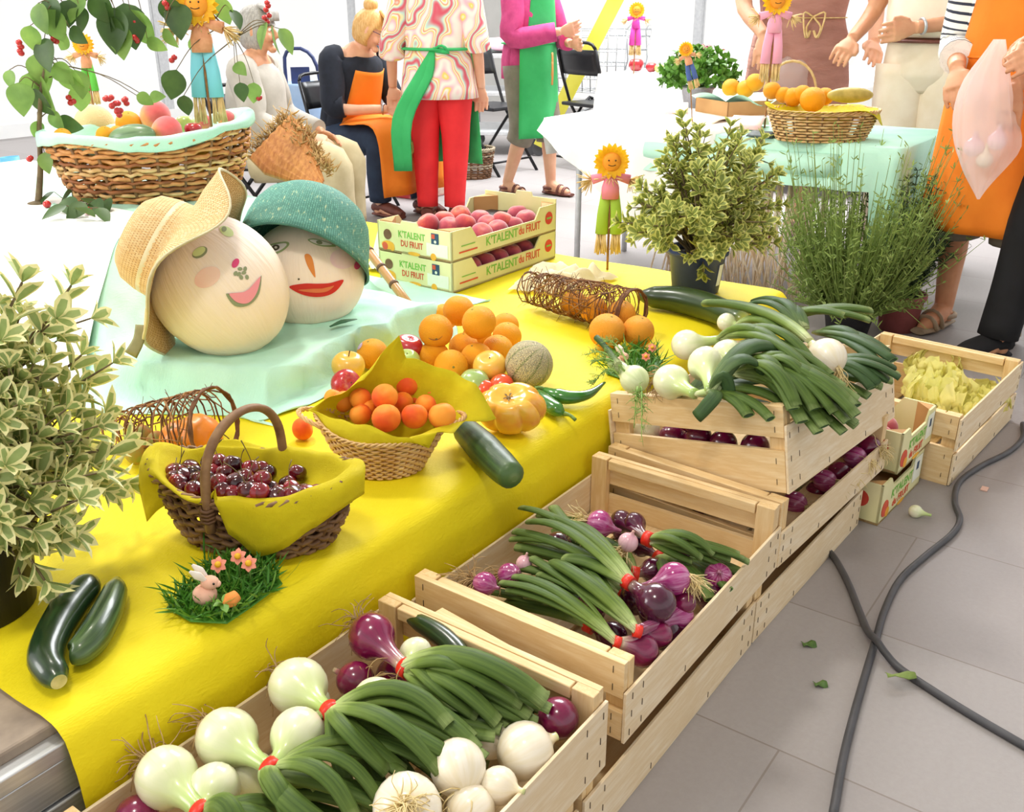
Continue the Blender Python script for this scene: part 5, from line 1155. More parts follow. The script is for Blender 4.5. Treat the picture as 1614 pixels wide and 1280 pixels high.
# ---- hats
def straw_mat(name, a, b, hole, ru, rv, bs=.6, fleck=None):
    t = NT(name); uv = t.n('ShaderNodeTexCoord').outputs['UV']
    mp = t.n('ShaderNodeMapping', {'Vector': uv, 'Scale': (ru, rv, 1)}).outputs[0]
    br = t.n('ShaderNodeTexBrick', {'Vector': mp, 'Color1': C(a), 'Color2': C(b), 'Mortar': C(hole), 'Scale': 1.0, 'Mortar Size': .09, 'Mortar Smooth': .6, 'Brick Width': 1.0, 'Row Height': .5})
    col = t.mix(t.math('MULTIPLY', t.noise(t.coord('Object'), 60, 3), .3), br.outputs['Color'], b)
    if fleck:
        f2 = t.noise(t.n('ShaderNodeMapping', {'Vector': uv, 'Scale': (14, 60, 1)}).outputs[0], 1.0, 3)
        col = t.mix(t.math('MULTIPLY', t.ramp(f2, [(.60, '#000000'), (.68, '#ffffff')]), .7), col, fleck)
    return t.fin(col, .7, t.bump(t.math('MULTIPLY', br.outputs['Fac'], -1.0), bs, .004))
STRAW = straw_mat('natural_straw', '#f0d3a0', '#dcb67a', '#a87c48', 26, 60)
STRAWG = straw_mat('green_straw', '#6fae9c', '#528f80', '#3c7568', 40, 46, .6, '#c8d8a8')
RIB = mat('sage_ribbon', '#d6cba4', '#c2b88e', 30, rough=.5); RIBD = mat('olive_ribbon', '#8f8a5a', '#7c7a4c', 30, rough=.5)
def hat(name, label, c, axis, front, prof, fn, mats, rib=None):
    c = V(c); r = thing(name, label, 'hat', c)
    M = mat4(axis, c, front); m = MB()
    m.lathe(prof, 72, 0, M, fn, cap=False); part('woven_body', m, mats, r, solid=.003)
    return r, M
hc1 = PD(279, 401, h1c-FW*.015)
ax1 = cam_dir(-.88, .47, -.03).normalized()
pr1 = [(.001, .108), (.04, .106), (.075, .097), (.096, .076), (.104, .045), (.107, .012), (.112, .0), (.13, -.008), (.155, -.018), (.18, -.032), (.20, -.043), (.208, -.047)]
def hf1(A, R, z, t):
    w_ = max(0, (R-.107)/.1); return (R*math.cos(A)*(1+.10*w_*math.cos(2*A)), R*math.sin(A), z+w_*(.024*math.cos(3*A+.6)+.018*math.sin(5*A))-.0*w_)
hr, HM = hat('straw_hat', 'natural straw hat with wavy brim tilted over the larger head', hc1, ax1, cam_dir(0, 0, 1), pr1, hf1, STRAW)
m = MB(); m.lathe([(.1055, .008), (.109, .010), (.1085, .036), (.105, .038)], 48, 0, HM, cap=False); part('hat_band', m, RIB, hr)
m = MB(); m.lathe([(.206, -.049), (.211, -.049), (.211, -.044), (.206, -.044), (.206, -.049)], 72, 0, HM, hf1, cap=False); part('brim_edge', m, RIB, hr)
m = MB(); a_ = P(222, 512, h1c.z-.035); b_ = PY(206, 560, a_.y-.0); m.tube([a_, (a_+b_)/2+RT*.006, b_], [.011, .012, .014], 8, 0, .12, FW, k=3); part('hanging_ribbon', m, RIBD, hr)
hc2 = h2c+UP*.093+FW*.016+RT*.006
pr2 = [(.001, .118), (.05, .113), (.09, .098), (.12, .074), (.138, .044), (.147, .012), (.152, -.02), (.157, -.045), (.164, -.066)]
def hf2(A, R, z, t): return (R*math.cos(A)*1.0, R*math.sin(A)*1.0, z+.010*math.cos(2*A+.5)*(t > .5)*(t-.5)*2)
hr, HM = hat('green_hat', 'teal green woven hat pulled over the head with red lips', hc2, cam_dir(.16, .76, -.64), cam_dir(0, 0, 1), pr2, hf2, STRAWG)
m = MB(); m.tube([V(HM @ V((.164*math.cos(2*PI*i/60), .164*math.sin(2*PI*i/60), -.066+.010*math.cos(4*PI*i/60+.5)))) for i in range(60)], .0032, 6, closed=True); part('brim_edge', m, mat('dark_teal_braid', '#3f7a6a', '#32665a', 40), hr)
m = MB(); a_ = P(520, 515, .432); b_ = P(562, 503, .434); m.tube([a_, (a_+b_)/2+UP*.004, b_], [.004, .013, .004], 8, 0, .2, UP, k=4); single('dark_leaf', m, mat('dark_leaf_green', '#2f6a4a', rough=.5), 'dark green leaf lying under the chin of the red lipped head', 'leaf', a_)
# ================================================================== the big fruit basket
bb = P(250, 307, .608); bax = (RT+FW*.42).normalized()
BW1 = mat('golden_willow', '#dca265', '#bf7f42', 30, rough=.55); BW2 = mat('russet_willow', '#a8683a', '#84502a', 30, rough=.6)
r_ = thing('fruit_basket', 'big oval split willow basket of fruit on the mint covered step', 'basket', bb)
def brise(A): return .045*max(0, math.cos(A))**2+.012*max(0, -math.cos(A))**2
bp = basket(r_, bb, bax, (.215, .135), (.285, .195), .168, 14, 22, [BW1, BW2, BW1, WICKL, TW1], .0058, brise, .75, rough=.35)
def bshr(p, k, dz): return V((bb.x+(p.x-bb.x)*k, bb.y+(p.y-bb.y)*k, p.z+dz))
rimc = [bp(2*PI*i/16, 1.02, -.006) for i in range(16)]
napkin('basket_lining', 'mint green cloth lining folded over the rim of the big fruit basket', 'cloth', [[bshr(p, .5, -.06) for p in rimc], [bshr(p, .85, -.03) for p in rimc], [bshr(p, .98, .014) for p in rimc], [bshr(p, 1.065, .012+.003*math.sin(i*2)) for i, p in enumerate(rimc)], [bshr(p, 1.075, -.014-.010*math.sin(i*1.7)) for i, p in enumerate(rimc)]], MINT, bb+UP*.08, 80, 4, .006)
def bpt(u, v, z): return P(u, v, z)
TANM = zmat('tan_melon_rind', [(0, '#d8bc82'), (1, '#e8cf98')], .5, 3, rough=.7, bump=.4, bscale=20)
zr = bb.z+.186
for (u, v, r, z, kind, L) in ((149, 196, 30, zr+.0, 'melon', 'tan melon at the left of the big fruit basket'), (166, 213, 14, zr+.004, 'o', 'small orange in front of the tan melon'), (203, 195, 20, zr+.01, 'o', 'orange in the middle of the big basket behind the watermelon'), (245, 183, 24, zr+.03, 'p', 'pink peach on top of the fruit in the big basket'), (263, 207, 24, zr+.008, 'p', 'pink and yellow peach at the front right of the watermelon'), (99, 216, 14, zr-.002, 'o', 'orange at the far left end of the big basket'), (305, 205, 14, zr+.005, 'r', 'red apple right of the peaches in the big basket'), (292, 195, 15, zr+.0, 'g', 'green apple behind the red apple in the big basket'), (357, 188, 14, zr+.015, 'p', 'pale peach at the right end of the big basket'), (160, 222, 12, zr-.012, 'p2', 'small red peach tucked by the lining in front of the melon'), (320, 192, 13, zr+.01, 'p', 'peach beside the straw feet of the blue trousered doll'), (185, 210, 12, zr-.01, 'o', 'orange low between melon and watermelon')):
    c = P(u, v, z); R = r/ppm(c)
    if kind == 'melon': o = one('melon', fruit_mesh('melon', f_melon, TANM, 30, 18), L, 'melon', c, R); child('stem_scar', CAL, o).scale = (2, 2, 1.03)
    elif kind == 'o': orange(L, u, v, z, R, cam_dir(.2, .8, .3))
    elif kind == 'p': one('peach', MPP, L, 'peach', c, R, (.5, .8, 2.5))
    elif kind == 'p2': one('peach', MP, L, 'peach', c, R)
    elif kind == 'r': apple(L, u, v, z, R, MR)
    else: apple(L, u, v, z, R, MG)
WMR = umat('watermelon_rind', [(0, '#6f8a62'), (.5, '#7f9c74'), (1, '#6f8a62')], .2, 8, (9, '#4c6a48', .7), .35, coat=.2)
m = MB(); m.ball(Matrix.Translation(P(208, 216, zr+.0)) @ mat4(RT+UP*.15, (0, 0, 0)) @ Matrix.Diagonal((.034, .034, .066, 1)), None, 24, 16); o = single('watermelon', m, WMR, 'small green watermelon lying at the front of the big basket', 'watermelon', P(208, 216, zr-.03))
for i in range(9):
    A = i*.7; one('orange', MO2, 'orange buried under the fruit in the big basket', 'orange', bb+bax*(.15*math.cos(A))+UP.cross(bax)*(.09*math.sin(A))+UP*.10, .036, None, 'buried oranges in the big basket')
# ================================================================== broom with bamboo handle
BAM = umat('bamboo', [(0, '#c89a5a'), (.5, '#b8864a'), (1, '#a8763c')], .2, 12, (5, '#8a5c30', .5), .4, coat=.15)
tipb = P(662, 504, .352); hb = PX(504, 292, 2.02)
hb = V((hb.x, hb.y, hb.z)); dv = (hb-tipb).normalized()
r_ = thing('broom', 'upturned straw broom with bamboo handle leaning behind the green hat', 'broom', tipb)
m = MB(); m.tube([tipb, tipb+dv*.12, hb], [.0125, .0125, .013], 14, 0); part('handle', m, BAM, r_)
for f_ in (.09, .24, .36, .48):
    m = MB(); q = tipb+dv*((hb-tipb).length*f_/.5*.5); m.tube([q-dv*.006, q-dv*.002, q+dv*.002, q+dv*.006], [.0128, .0148, .0148, .0128], 14); part('bamboo_node', m, TW2 if f_ > .2 else BAM, r_)
BRO = mat('bound_broom_straw', '#c98a44', '#a8662a', 14, stretch=(6, 6, 1), rough=.7, bump=.5); BRF = mat('broom_fringe', '#c7a56c', '#a27c48', 30, rough=.85)
e0 = hb; e1 = PX(425, 215, 2.10); e1 = V(e1); da = (e1-e0); sd = da.cross(CAMP-e0).normalized()
m = MB()
def bro(u, v):
    w_ = .02+.075*min(1, u*1.5); a = 2*PI*v; return e0+da*u+sd*(w_*math.cos(a))+(CAMP-e0).normalized()*(.028*(.5+.5*min(1, u*2))*math.sin(a))+UP*.003*math.sin(18*a)
m.grid(12, 54, bro); part('bound_straw', m, BRO, r_)
m = MB(); q = random.Random(9)
for i in range(420):
    t = q.uniform(.05, 1.05); p = e0+da*t+sd*(-.045-.045*min(1, t*1.5)*q.random() if sd.dot(RT) < 0 else .045+.045*min(1, t*1.5)*q.random())
    d = (sd*(-1 if sd.dot(RT) < 0 else 1)*.6+V((q.gauss(0, 1), q.gauss(0, 1), q.gauss(0, 1)))*.6+da.normalized()*.3).normalized()*q.uniform(.015, .04)
    p = p+V((q.gauss(0, 1), q.gauss(0, 1), q.gauss(0, 1)))*.008
    m.tube([p, p+d*.5, p+d], [.0018, .0026, .0012], 4)
for i in range(160):
    t = 1; p = e0+da*t+sd*q.uniform(-.09, .09)+V((q.gauss(0, 1), q.gauss(0, 1), q.gauss(0, 1)))*.01; d = (da.normalized()+V((q.gauss(0, 1), q.gauss(0, 1), q.gauss(0, 1)))*.4)*q.uniform(.02, .05); m.tube([p, p+d], [.002, .001], 4)
part('fringe', m, BRF, r_)
# ================================================================== plants
LFG = mat('sage_green_leaf', '#a8b974', '#8a9e5c', 30, rough=.5, trans=.3); LFM = mat('cream_leaf_margin', '#f2eeb6', '#e4dd9a', 30, rough=.5, trans=.25)
LFG2 = mat('olive_leaf', '#8f9c4c', '#727f3a', 30, rough=.5, trans=.25); LFM2 = mat('yellow_leaf_margin', '#d8d880', '#c2c668', 30, rough=.5, trans=.25)
BARK = mat('grey_brown_bark', '#7a6a4c', '#5c4e36', 40, rough=.8); SOIL = mat('potting_soil', '#3a2c22', '#2a1f18', 80, rough=.95, bump=.6)
POTB = mat('dark_blue_plastic_pot', '#33447a', '#2c3b6c', 20, rough=.45); POTK = mat('black_plastic_pot', '#24242a', '#1b1b20', 20, rough=.5); POTP = mat('pink_terracotta_pot', '#a85c5c', '#96504e', 20, rough=.7)
def pot(root, c, r0, r1, h, m_, lab=False):
    m = MB(); m.lathe([(r0*.2, 0), (r0, 0), (r1*.97, h*.86), (r1*.99, h*.87), (r1*1.06, h*.88), (r1*1.06, h), (r1*.96, h), (r1*.93, h*.88), (r0*.9, .01)], 36, 0, Matrix.Translation(V(c)), cap=False); p = part('pot', m, m_, root)
    m = MB(); m.lathe([(.001, h*.86), (r1*.5, h*.87), (r1*.95, h*.85)], 24, 0, Matrix.Translation(V(c)), cap=False); part('soil', m, SOIL, root)
    if lab:
        m = MB(); a0 = math.atan2(-FW.y, -FW.x)+.75
        def lf(u, v): k = r0+(r1-r0)*(.2+.5*v); a = a0+.3*u; return V(c)+V((k*1.012*math.cos(a), k*1.012*math.sin(a), h*(.2+.5*v)))
        m.grid(6, 3, lf); part('plant_label', m, PAPERW, p)
def twig_leaves(mb_l, q, p, d, L, n_w, size, w_, mi, mi2):
    """whorls of leaves along the last part L of a shoot ending at p"""
    d = d.normalized(); x, y, a = frame(d)
    for k in range(n_w):
        t = k/(n_w-1) if n_w > 1 else 1; c = p-d*(L*(1-t)); ph = k*1.1+q.uniform(0, 1); cnt = 3 if t < .9 else 5
        for j in range(cnt):
            A = ph+2*PI*j/cnt; el = .5+.55*t if t < .9 else .75+.2*(j % 2)
            dd = (x*math.cos(A)+y*math.sin(A))*math.cos(el*1.0)+d*math.sin(el)
            s = size*q.uniform(.7, 1.1)*(1 if t < .8 else .85)
            mb_l.leaf(c, c+dd*s, s*w_*q.uniform(.85, 1.1), d, mi, mi2, .35, .12)
def bush(name, label, c, r0, r1, h, potm, tips, size, w_, lm, seed, n_w=5, L=.09, lab=False, cat='potted plant', down=0):
    q = random.Random(seed); c = V(c); root = thing(name, label, cat, c); pot(root, c, r0, r1, h, potm, lab)
    top = c+UP*h*.86; ml = MB(); ms = MB()
    for tp in tips:
        tp = V(tp); b = top+V((q.uniform(-1, 1), q.uniform(-1, 1), 0))*r1*.35; mid = b.lerp(tp, .45)+UP*.04*(1 if tp.z > top.z else 1.6)
        pts = spline([b, mid, tp], 6); ms.tube(pts, [.0042, .003, .0018], 5)
        d = (pts[-1]-pts[-4]).normalized()
        if tp.z > top.z: d = (d+UP*.4).normalized()
        twig_leaves(ml, q, tp, d, L, n_w, size, w_, 0, 1)
        for k in range(3):
            i = int(len(pts)*q.uniform(.35, .8)); p = pts[i]; dd = (pts[i]-pts[i-1]).normalized()
            e = (dd+V((q.gauss(0, 1), q.gauss(0, 1), q.gauss(0, .6)))*.7).normalized(); p2 = p+e*L*.7; ms.tube([p, p2], [.002, .0013], 4); twig_leaves(ml, q, p2, e, L*.5, max(2, n_w//2), size*.85, w_, 0, 1)
    part('stems', ms, BARK, root); f_ = part('foliage', ml, lm, root); return root
lp = P(2, 985, T0); lp = V((lp.x-.0, lp.y+.075, T0))
tl = [(35, 445, 0), (112, 450, .05), (5, 500, .05), (75, 575, 0), (165, 655, 0), (128, 560, .04), (195, 700, -.02), (60, 690, -.06), (18, 760, -.08), (112, 765, -.1), (168, 770, -.04), (78, 850, -.14), (70, 915, -.15), (200, 760, 0), (140, 690, -.04), (30, 600, -.02), (95, 640, 0), (-40, 600, 0), (-30, 500, .02), (55, 520, .05), (150, 590, .05), (10, 660, -.05), (115, 840, -.14), (30, 850, -.12), (45, 790, -.1), (-20, 720, -.05), (20, 560, .08), (60, 640, .1), (130, 720, .08)]
bush('potted_shrub', 'variegated shrub in a black pot at the left edge beside the courgettes', lp, .082, .098, .135, POTK, [PY(u, v, lp.y+dy) for u, v, dy in tl], .054, .46, [LFG, LFM], 3, 5, .115)
pc = P(1103, 463, T0); pc = V((pc.x+.03, pc.y+.03, T0)); q = random.Random(21)
tl = []
for i in range(60):
    A = q.uniform(0, 6.28); e = math.acos(q.uniform(-.12, 1)); R = q.uniform(.55, 1)**.6
    tl.append(pc+UP*.16+V((.25*R*math.sin(e)*math.cos(A), .25*R*math.sin(e)*math.sin(A), .33*R*math.cos(e)+.03)))
tl.append(pc+UP*.08-FW*.10+RT*.0)
bush('potted_shrub', 'dense variegated shrub in a dark blue pot at the far end of the yellow cloth', pc, .068, .085, .128, POTB, tl, .046, .5, [LFG2, LFM2], 8, 4, .08, True)
# tall herb and rosemary on the floor
HERB = mat('herb_green', '#9ab25c', '#7a9446', 30, rough=.6, trans=.2); HERBL = mat('pale_herb_green', '#9aae62', '#80964a', 30, rough=.6, trans=.2)
gc = P(1325, 535, 0); gc = V((gc.x+.06, gc.y+.0, 0)); root = thing('potted_herb', 'tall wispy green herb in a pot standing on the floor behind the tilted crate', 'potted plant', gc); pot(root, gc, .07, .09, .10, POTK)
ms = MB(); q = random.Random(31)
for i in range(820):
    A = q.uniform(0, 6.28); r = .085*math.sqrt(q.random()); b = gc+V((r*math.cos(A), r*math.sin(A), .085)); lean = q.uniform(.1, 1)
    hgt = q.uniform(.22, .45) if q.random() < .8 else q.uniform(.4, .66); s_ = V((math.cos(A), math.sin(A), 0))*(r*1.5+.22*lean*q.random()**.7)
    if i % 5 == 0: hgt = q.uniform(.02, .2); s_ = V((math.cos(A), math.sin(A), 0))*q.uniform(.1, .22)
    tp = b+s_+UP*hgt; md = b.lerp(tp, .5)+UP*.02+s_*.12; pts = spline([b, md, tp], 5)
    mi = 0 if q.random() < .7 else 1; ms.tube(pts, [.0022, .0016, .0008], 4, mi)
    for k in range(12):
        j = q.randrange(2, len(pts)); p = pts[j]; d = V((q.gauss(0, 1), q.gauss(0, 1), q.uniform(.4, 1.6))).normalized()*q.uniform(.012, .03); ms.leaf(p, p+d, .0052, (q.gauss(0, 1), q.gauss(0, 1), 0), mi)
part('foliage', ms, [HERB, HERBL], root)
m = MB(); a_ = gc+V((-.02, -.1, .2)); m.tube([a_, PX(1440, 505, gc.x-.1)+UP*.01, PX(1462, 520, gc.x-.15)], [.0016, .0014, .0008], 4, k=6); part('bent_stem', m, HERBL, root)
rc = P(1412, 528, 0); rc = V((rc.x+.08, rc.y+.02, 0)); root = thing('potted_rosemary', 'dark green rosemary bush in a pink pot beside the standing people', 'potted plant', rc); pot(root, rc, .065, .085, .14, POTP)
ROS = mat('rosemary_green', '#4a6238', '#37502c', 30, rough=.6); ms = MB()
for i in range(70):
    A = q.uniform(0, 6.28); r = .05*q.random(); b = rc+V((r*math.cos(A), r*math.sin(A), .12)); tp = b+V((math.cos(A), math.sin(A), 0))*q.uniform(.02, .17)+UP*q.uniform(.16, .46)
    pts = spline([b, b.lerp(tp, .5)+UP*.02, tp], 8); ms.tube(pts, .0018, 4, 0)
    for p in pts[2:]:
        for k in range(7): d = V((q.gauss(0, 1), q.gauss(0, 1), q.uniform(-.1, 1.2))).normalized()*q.uniform(.016, .028); ms.leaf(p, p+d, .004, (q.gauss(0, 1), q.gauss(0, 1), 0), 0)
part('foliage', ms, ROS, root)
# berry branch tree in the white cloth area
BLF = mat('heart_leaf', '#8fb25a', '#688e44', 12, .3, .7, rough=.45, trans=.4); BLD = mat('dark_heart_leaf', '#4c6a34', '#38542a', 12, rough=.45, trans=.25); BERRY = mat('red_berry', '#d8342a', '#b8202a', 30, rough=.2, coat=.4)
tb = P(60, 322, .61); tx = tb.y
r_ = thing('berry_tree', 'slender twig with heart shaped leaves and red berries arching over the big basket', 'branch', tb)
pt = lambda u, v, dy=0: PY(u, v, tx+dy)
trunk = [tb-UP*.004, pt(64, 260), pt(62, 200), pt(70, 110, -.03), pt(95, 40, -.06), pt(150, -10, -.1), pt(240, -30, -.18), pt(310, 0, -.25), pt(370, 60, -.3)]
m = MB(); m.tube(trunk, [.010, .007, .006, .005, .004, .003, .002], 7, k=5); part('trunk', m, BARK, r_); sp_ = spline(trunk, 6)
m = MB(); m.lathe([(.03, 0), (.034, .006), (.012, .012)], 12, 0, Matrix.Translation(tb-UP*.003)); part('foot', m, BARK, r_)
ml = MB(); mt = MB(); q = random.Random(77)
def hleaf(u, v, dy, L, ang, mi=0):
    p = pt(u, v, dy); n = min(sp_, key=lambda s: (s-p).length); a = math.radians(ang); tipd = RT*math.cos(a)+UP*math.sin(a)-FW*q.uniform(-.3, .5)
    mt.tube(spline([n, n.lerp(p, .6)+UP*.02, p], 4), [.0018, .0012, .001], 4)
    ml.leaf(p, p+tipd.normalized()*L, L*.78, -FW+V((q.gauss(0, .5), q.gauss(0, .5), q.gauss(0, .5))), mi, None, .2, .15, 11)
for (u, v, dy, L, a, mi) in ((60, 5, -.05, .08, -80, 0), (75, 15, -.06, .085, -70, 0), (48, 40, -.03, .07, -100, 0), (70, 60, -.04, .09, -85, 1), (55, 85, -.02, .08, -80, 0), (60, 100, 0, .075, -70, 0), (45, 115, 0, .08, -90, 0), (62, 120, -.02, .1, -75, 0), (30, 130, 0, .09, -80, 0), (50, 140, 0, .085, -60, 1), (85, 100, -.05, .07, -50, 0), (95, 105, -.05, .09, -60, 0), (118, 110, -.06, .08, -70, 0), (125, 135, -.05, .075, -100, 0), (110, 45, -.08, .06, -40, 1), (105, 55, -.07, .055, -130, 0), (125, 10, -.1, .075, -95, 1), (145, -10, -.1, .09, -60, 1), (165, 0, -.12, .09, -80, 1), (180, 12, -.13, .12, -95, 1), (195, 5, -.14, .12, -80, 1), (205, 15, -.15, .11, -70, 0), (170, 25, -.12, .10, -75, 1), (190, 40, -.14, .09, -90, 0), (262, -5, -.2, .08, -85, 1), (280, 5, -.21, .10, -85, 1), (258, 45, -.2, .06, -60, 0), (278, 110, -.22, .09, -110, 1), (290, 150, -.23, .06, -90, 1), (300, 60, -.22, .07, -60, 0), (378, 130, -.3, .055, -80, 1), (400, 130, -.3, .06, -95, 0), (430, 40, -.32, .085, -85, 0), (420, 35, -.32, .08, -110, 0), (440, 45, -.32, .08, -60, 0), (370, 100, -.3, .05, -40, 0), (15, 110, .02, .05, -90, 0), (60, 190, 0, .05, -110, 0), (80, 175, -.02, .06, -60, 0), (90, 190, -.02, .07, -20, 1), (70, 240, -.02, .06, -80, 0), (232, 60, -.17, .06, -40, 0), (235, 155, -.17, .05, 10, 0), (215, 150, -.17, .05, -30, 0), (130, -8, -.1, .08, -120, 0), (110, 0, -.08, .07, -100, 1), (80, -5, -.06, .08, -90, 1), (345, -5, -.28, .08, -80, 0), (365, 15, -.3, .06, -60, 1)): hleaf(u, v, dy, L, a, mi)
part('twigs', mt, BARK, r_); part('leaves', ml, [BLF, BLD], r_)
mm = MB(); mm.ball(Matrix.Diagonal((.0085, .0085, .008, 1)), None, 10, 8); BRY = meshdata('berry', mm, BERRY)
for (u, v, dy, n) in ((28, 72, 0, 3), (33, 78, 0, 2), (88, 62, -.05, 2), (170, 155, -.16, 4), (180, 165, -.16, 4), (188, 178, -.16, 4), (262, 8, -.2, 3), (216, 40, -.15, 3), (214, 60, -.15, 4), (271, 90, -.2, 2), (418, 10, -.3, 4), (422, 30, -.3, 3), (110, 158, -.05, 3), (200, 158, -.16, 3), (412, 150, -.3, 2), (52, 250, 0, 2)):
    for i in range(n):
        o = child('berry', BRY, r_); o.location = pt(u+q.uniform(-6, 6), v+q.uniform(-6, 6), dy)-ORG[r_]
# dark berry sprig under the basket
sb = P(118, 328, .613); r_ = thing('berry_sprig', 'dark leafy sprig with red berries lying under the big basket', 'branch', sb); ml = MB(); mt = MB()
for (u, v, L, a) in ((105, 312, .09, -60), (118, 300, .09, -100), (135, 310, .08, -30), (150, 315, .09, -70), (125, 325, .07, -20), (110, 322, .07, -140), (160, 325, .06, -60), (140, 318, .08, -110), (172, 312, .07, -80), (90, 300, .06, -120)):
    p = P(u, v, .64+.01*q.random())-FW*.02; d = RT*math.cos(math.radians(a))+UP*math.sin(math.radians(a))*.5-FW*.5; e = p+d.normalized()*L; e.z = max(e.z, .615); ml.leaf(p, e, L*.6, UP+V((q.gauss(0, .4), q.gauss(0, .4), 0)), 0, None, .2, .1, 9); mt.tube([sb, p], [.002, .0012], 4)
part('twigs', mt, BARK, r_); part('leaves', ml, BLD, r_)
for u, v in ((139, 332), (145, 326), (74, 322)): o = child('berry', BRY, r_); o.location = P(u, v, .625)-ORG[r_]; o.scale = (1.3,)*3
# ================================================================== straw dolls
PETY = mat('sunflower_petal', '#f8c81a', '#f2b010', 30, rough=.6, trans=.2); FACEO = mat('orange_felt', '#f2a034', '#ea9024', 30, rough=.8); RAF = mat('raffia', '#e8cb92', '#d4b274', 40, rough=.8)
BURL = mat('salmon_burlap', '#e8a882', '#dc9870', 60, rough=.85); FELTS = {k: mat(k+'_felt', v, rough=.8) for k, v in (('cyan', '#82d4e4'), ('lime', '#a2c442'), ('green', '#64c04a'), ('pink', '#f2a8c4'), ('magenta', '#e04ab0'), ('blue', '#4a62a0'), ('gingham', '#e88aa0'))}
def raffia(mb, p, d, L, n, q, sp=.35, r=.0022):
    for i in range(n):
        e = (d+V((q.gauss(0, 1), q.gauss(0, 1), q.gauss(0, 1)))*sp).normalized()*L*q.uniform(.6, 1); mb.tube([p, p+e*.5, p+e], [r, r, r*.6], 4)
def doll(label, foot, h, trouser, shirt=BURL, seed=1, stick=0, arms=True, tiltd=0):
    """foot: lowest point of the straw feet; h: height up to the top of the sunflower"""
    q = random.Random(seed); foot = V(foot); r = thing('straw_doll', label, 'doll', foot-UP*stick); X = RT*math.cos(tiltd)+UP*math.sin(tiltd); Z = UP*math.cos(tiltd)-RT*math.sin(tiltd); T = -FW
    hd = foot+Z*h*.85; R = h*.15
    m = MB()
    for ring, (k, n_, rr) in enumerate(((.95, 18, 1.0), (.8, 16, .92))):
        for i in range(n_):
            A = 2*PI*i/n_+ring*.2; d = X*math.cos(A)+Z*math.sin(A)+T*(.12+.25*ring); m.leaf(hd+d*R*.4, hd+d*R*1.08*rr, R*.36, T, 0, None, .2, .1)
    s = part('sunflower_head', m, PETY, r); m = MB(); m.ball(Matrix.Translation(hd+T*R*.12) @ mat4(T, (0, 0, 0)) @ Matrix.Diagonal((R*.58, R*.58, R*.35, 1)), None, 20, 12); fc = part('face', m, FACEO, s)
    m = MB()
    for sx in (-.2, .2): m.ball(Matrix.Translation(hd+T*R*.45+X*R*sx+Z*R*.12) @ Matrix.Diagonal((R*.05,)*3+(1,)), None, 6, 5)
    m.tube([hd+T*R*.44+X*R*x+Z*R*(-.2+1.2*x*x) for x in (-.22, -.1, 0, .1, .22)], R*.025, 5); part('face_marks', m, BLK, fc)
    ns = foot+Z*h*.72; hp = foot+Z*h*.52
    m = MB(); m.tube([hp, hp.lerp(ns, .5), ns], [h*.085, h*.08, h*.05], 14, 0, .6, T)
    if arms: m.tube([ns-X*h*.17-Z*h*.03, ns-X*h*.06, ns+X*h*.06, ns+X*h*.17-Z*h*.03], [h*.045, h*.035, h*.035, h*.045], 10, 0, .7, T)
    part('shirt', m, shirt, r)
    m = MB()
    for sx in (-1, 1): m.tube([hp+X*sx*h*.035+Z*h*.06, foot+Z*h*.38+X*sx*h*.06, foot+Z*h*.20+X*sx*h*.066], [h*.046, h*.052, h*.058], 12, 0, .6, T)
    part('trousers', m, trouser, r)
    for sx in (-1, 1):
        m = MB()
        for k in range(40): a = foot+Z*h*.21+X*(sx*h*.066+q.uniform(-1, 1)*h*.042)+T*q.uniform(-1, 1)*h*.02; m.tube([a, a-Z*h*.2*q.uniform(.8, 1.05)+X*q.uniform(-1, 1)*h*.02], h*.006, 4)
        part('straw_foot', m, RAF, r)
        if arms: m = MB(); raffia(m, ns+X*sx*h*.17-Z*h*.03, X*sx*.8-Z*.5, h*.16, 34, q, .45, h*.005); part('straw_hand', m, RAF, r)
    m = MB(); raffia(m, ns, X*.3-Z*.4, h*.12, 14, q, .9, h*.005); raffia(m, ns, -X*.3-Z*.4, h*.12, 14, q, .9, h*.005); part('straw_collar', m, RAF, r)
    m = MB(); m.tube([foot-UP*stick, foot+Z*h*.5], h*.008+.001, 6); part('stick', m, TWIG2, r)
    return r
fd = P(333, 196, zr+.01); doll('sunflower doll in sky blue trousers standing in the big basket', fd, 205/ppm(fd), FELTS['cyan'], BURL, 1, .12)
fd = pt(147, 165, .25); doll('small sunflower doll in green trousers behind the berry twig', fd, 105/ppm(fd), FELTS['green'], BURL, 2, fd.z-.607, True)
fd = P(962, 402, .42); fd = PX(958, 402, 2.62); doll('sunflower doll in lime trousers and gingham shirt beside the dense shrub', fd, 170/ppm(fd), FELTS['lime'], FELTS['gingham'], 3, fd.z-T0)
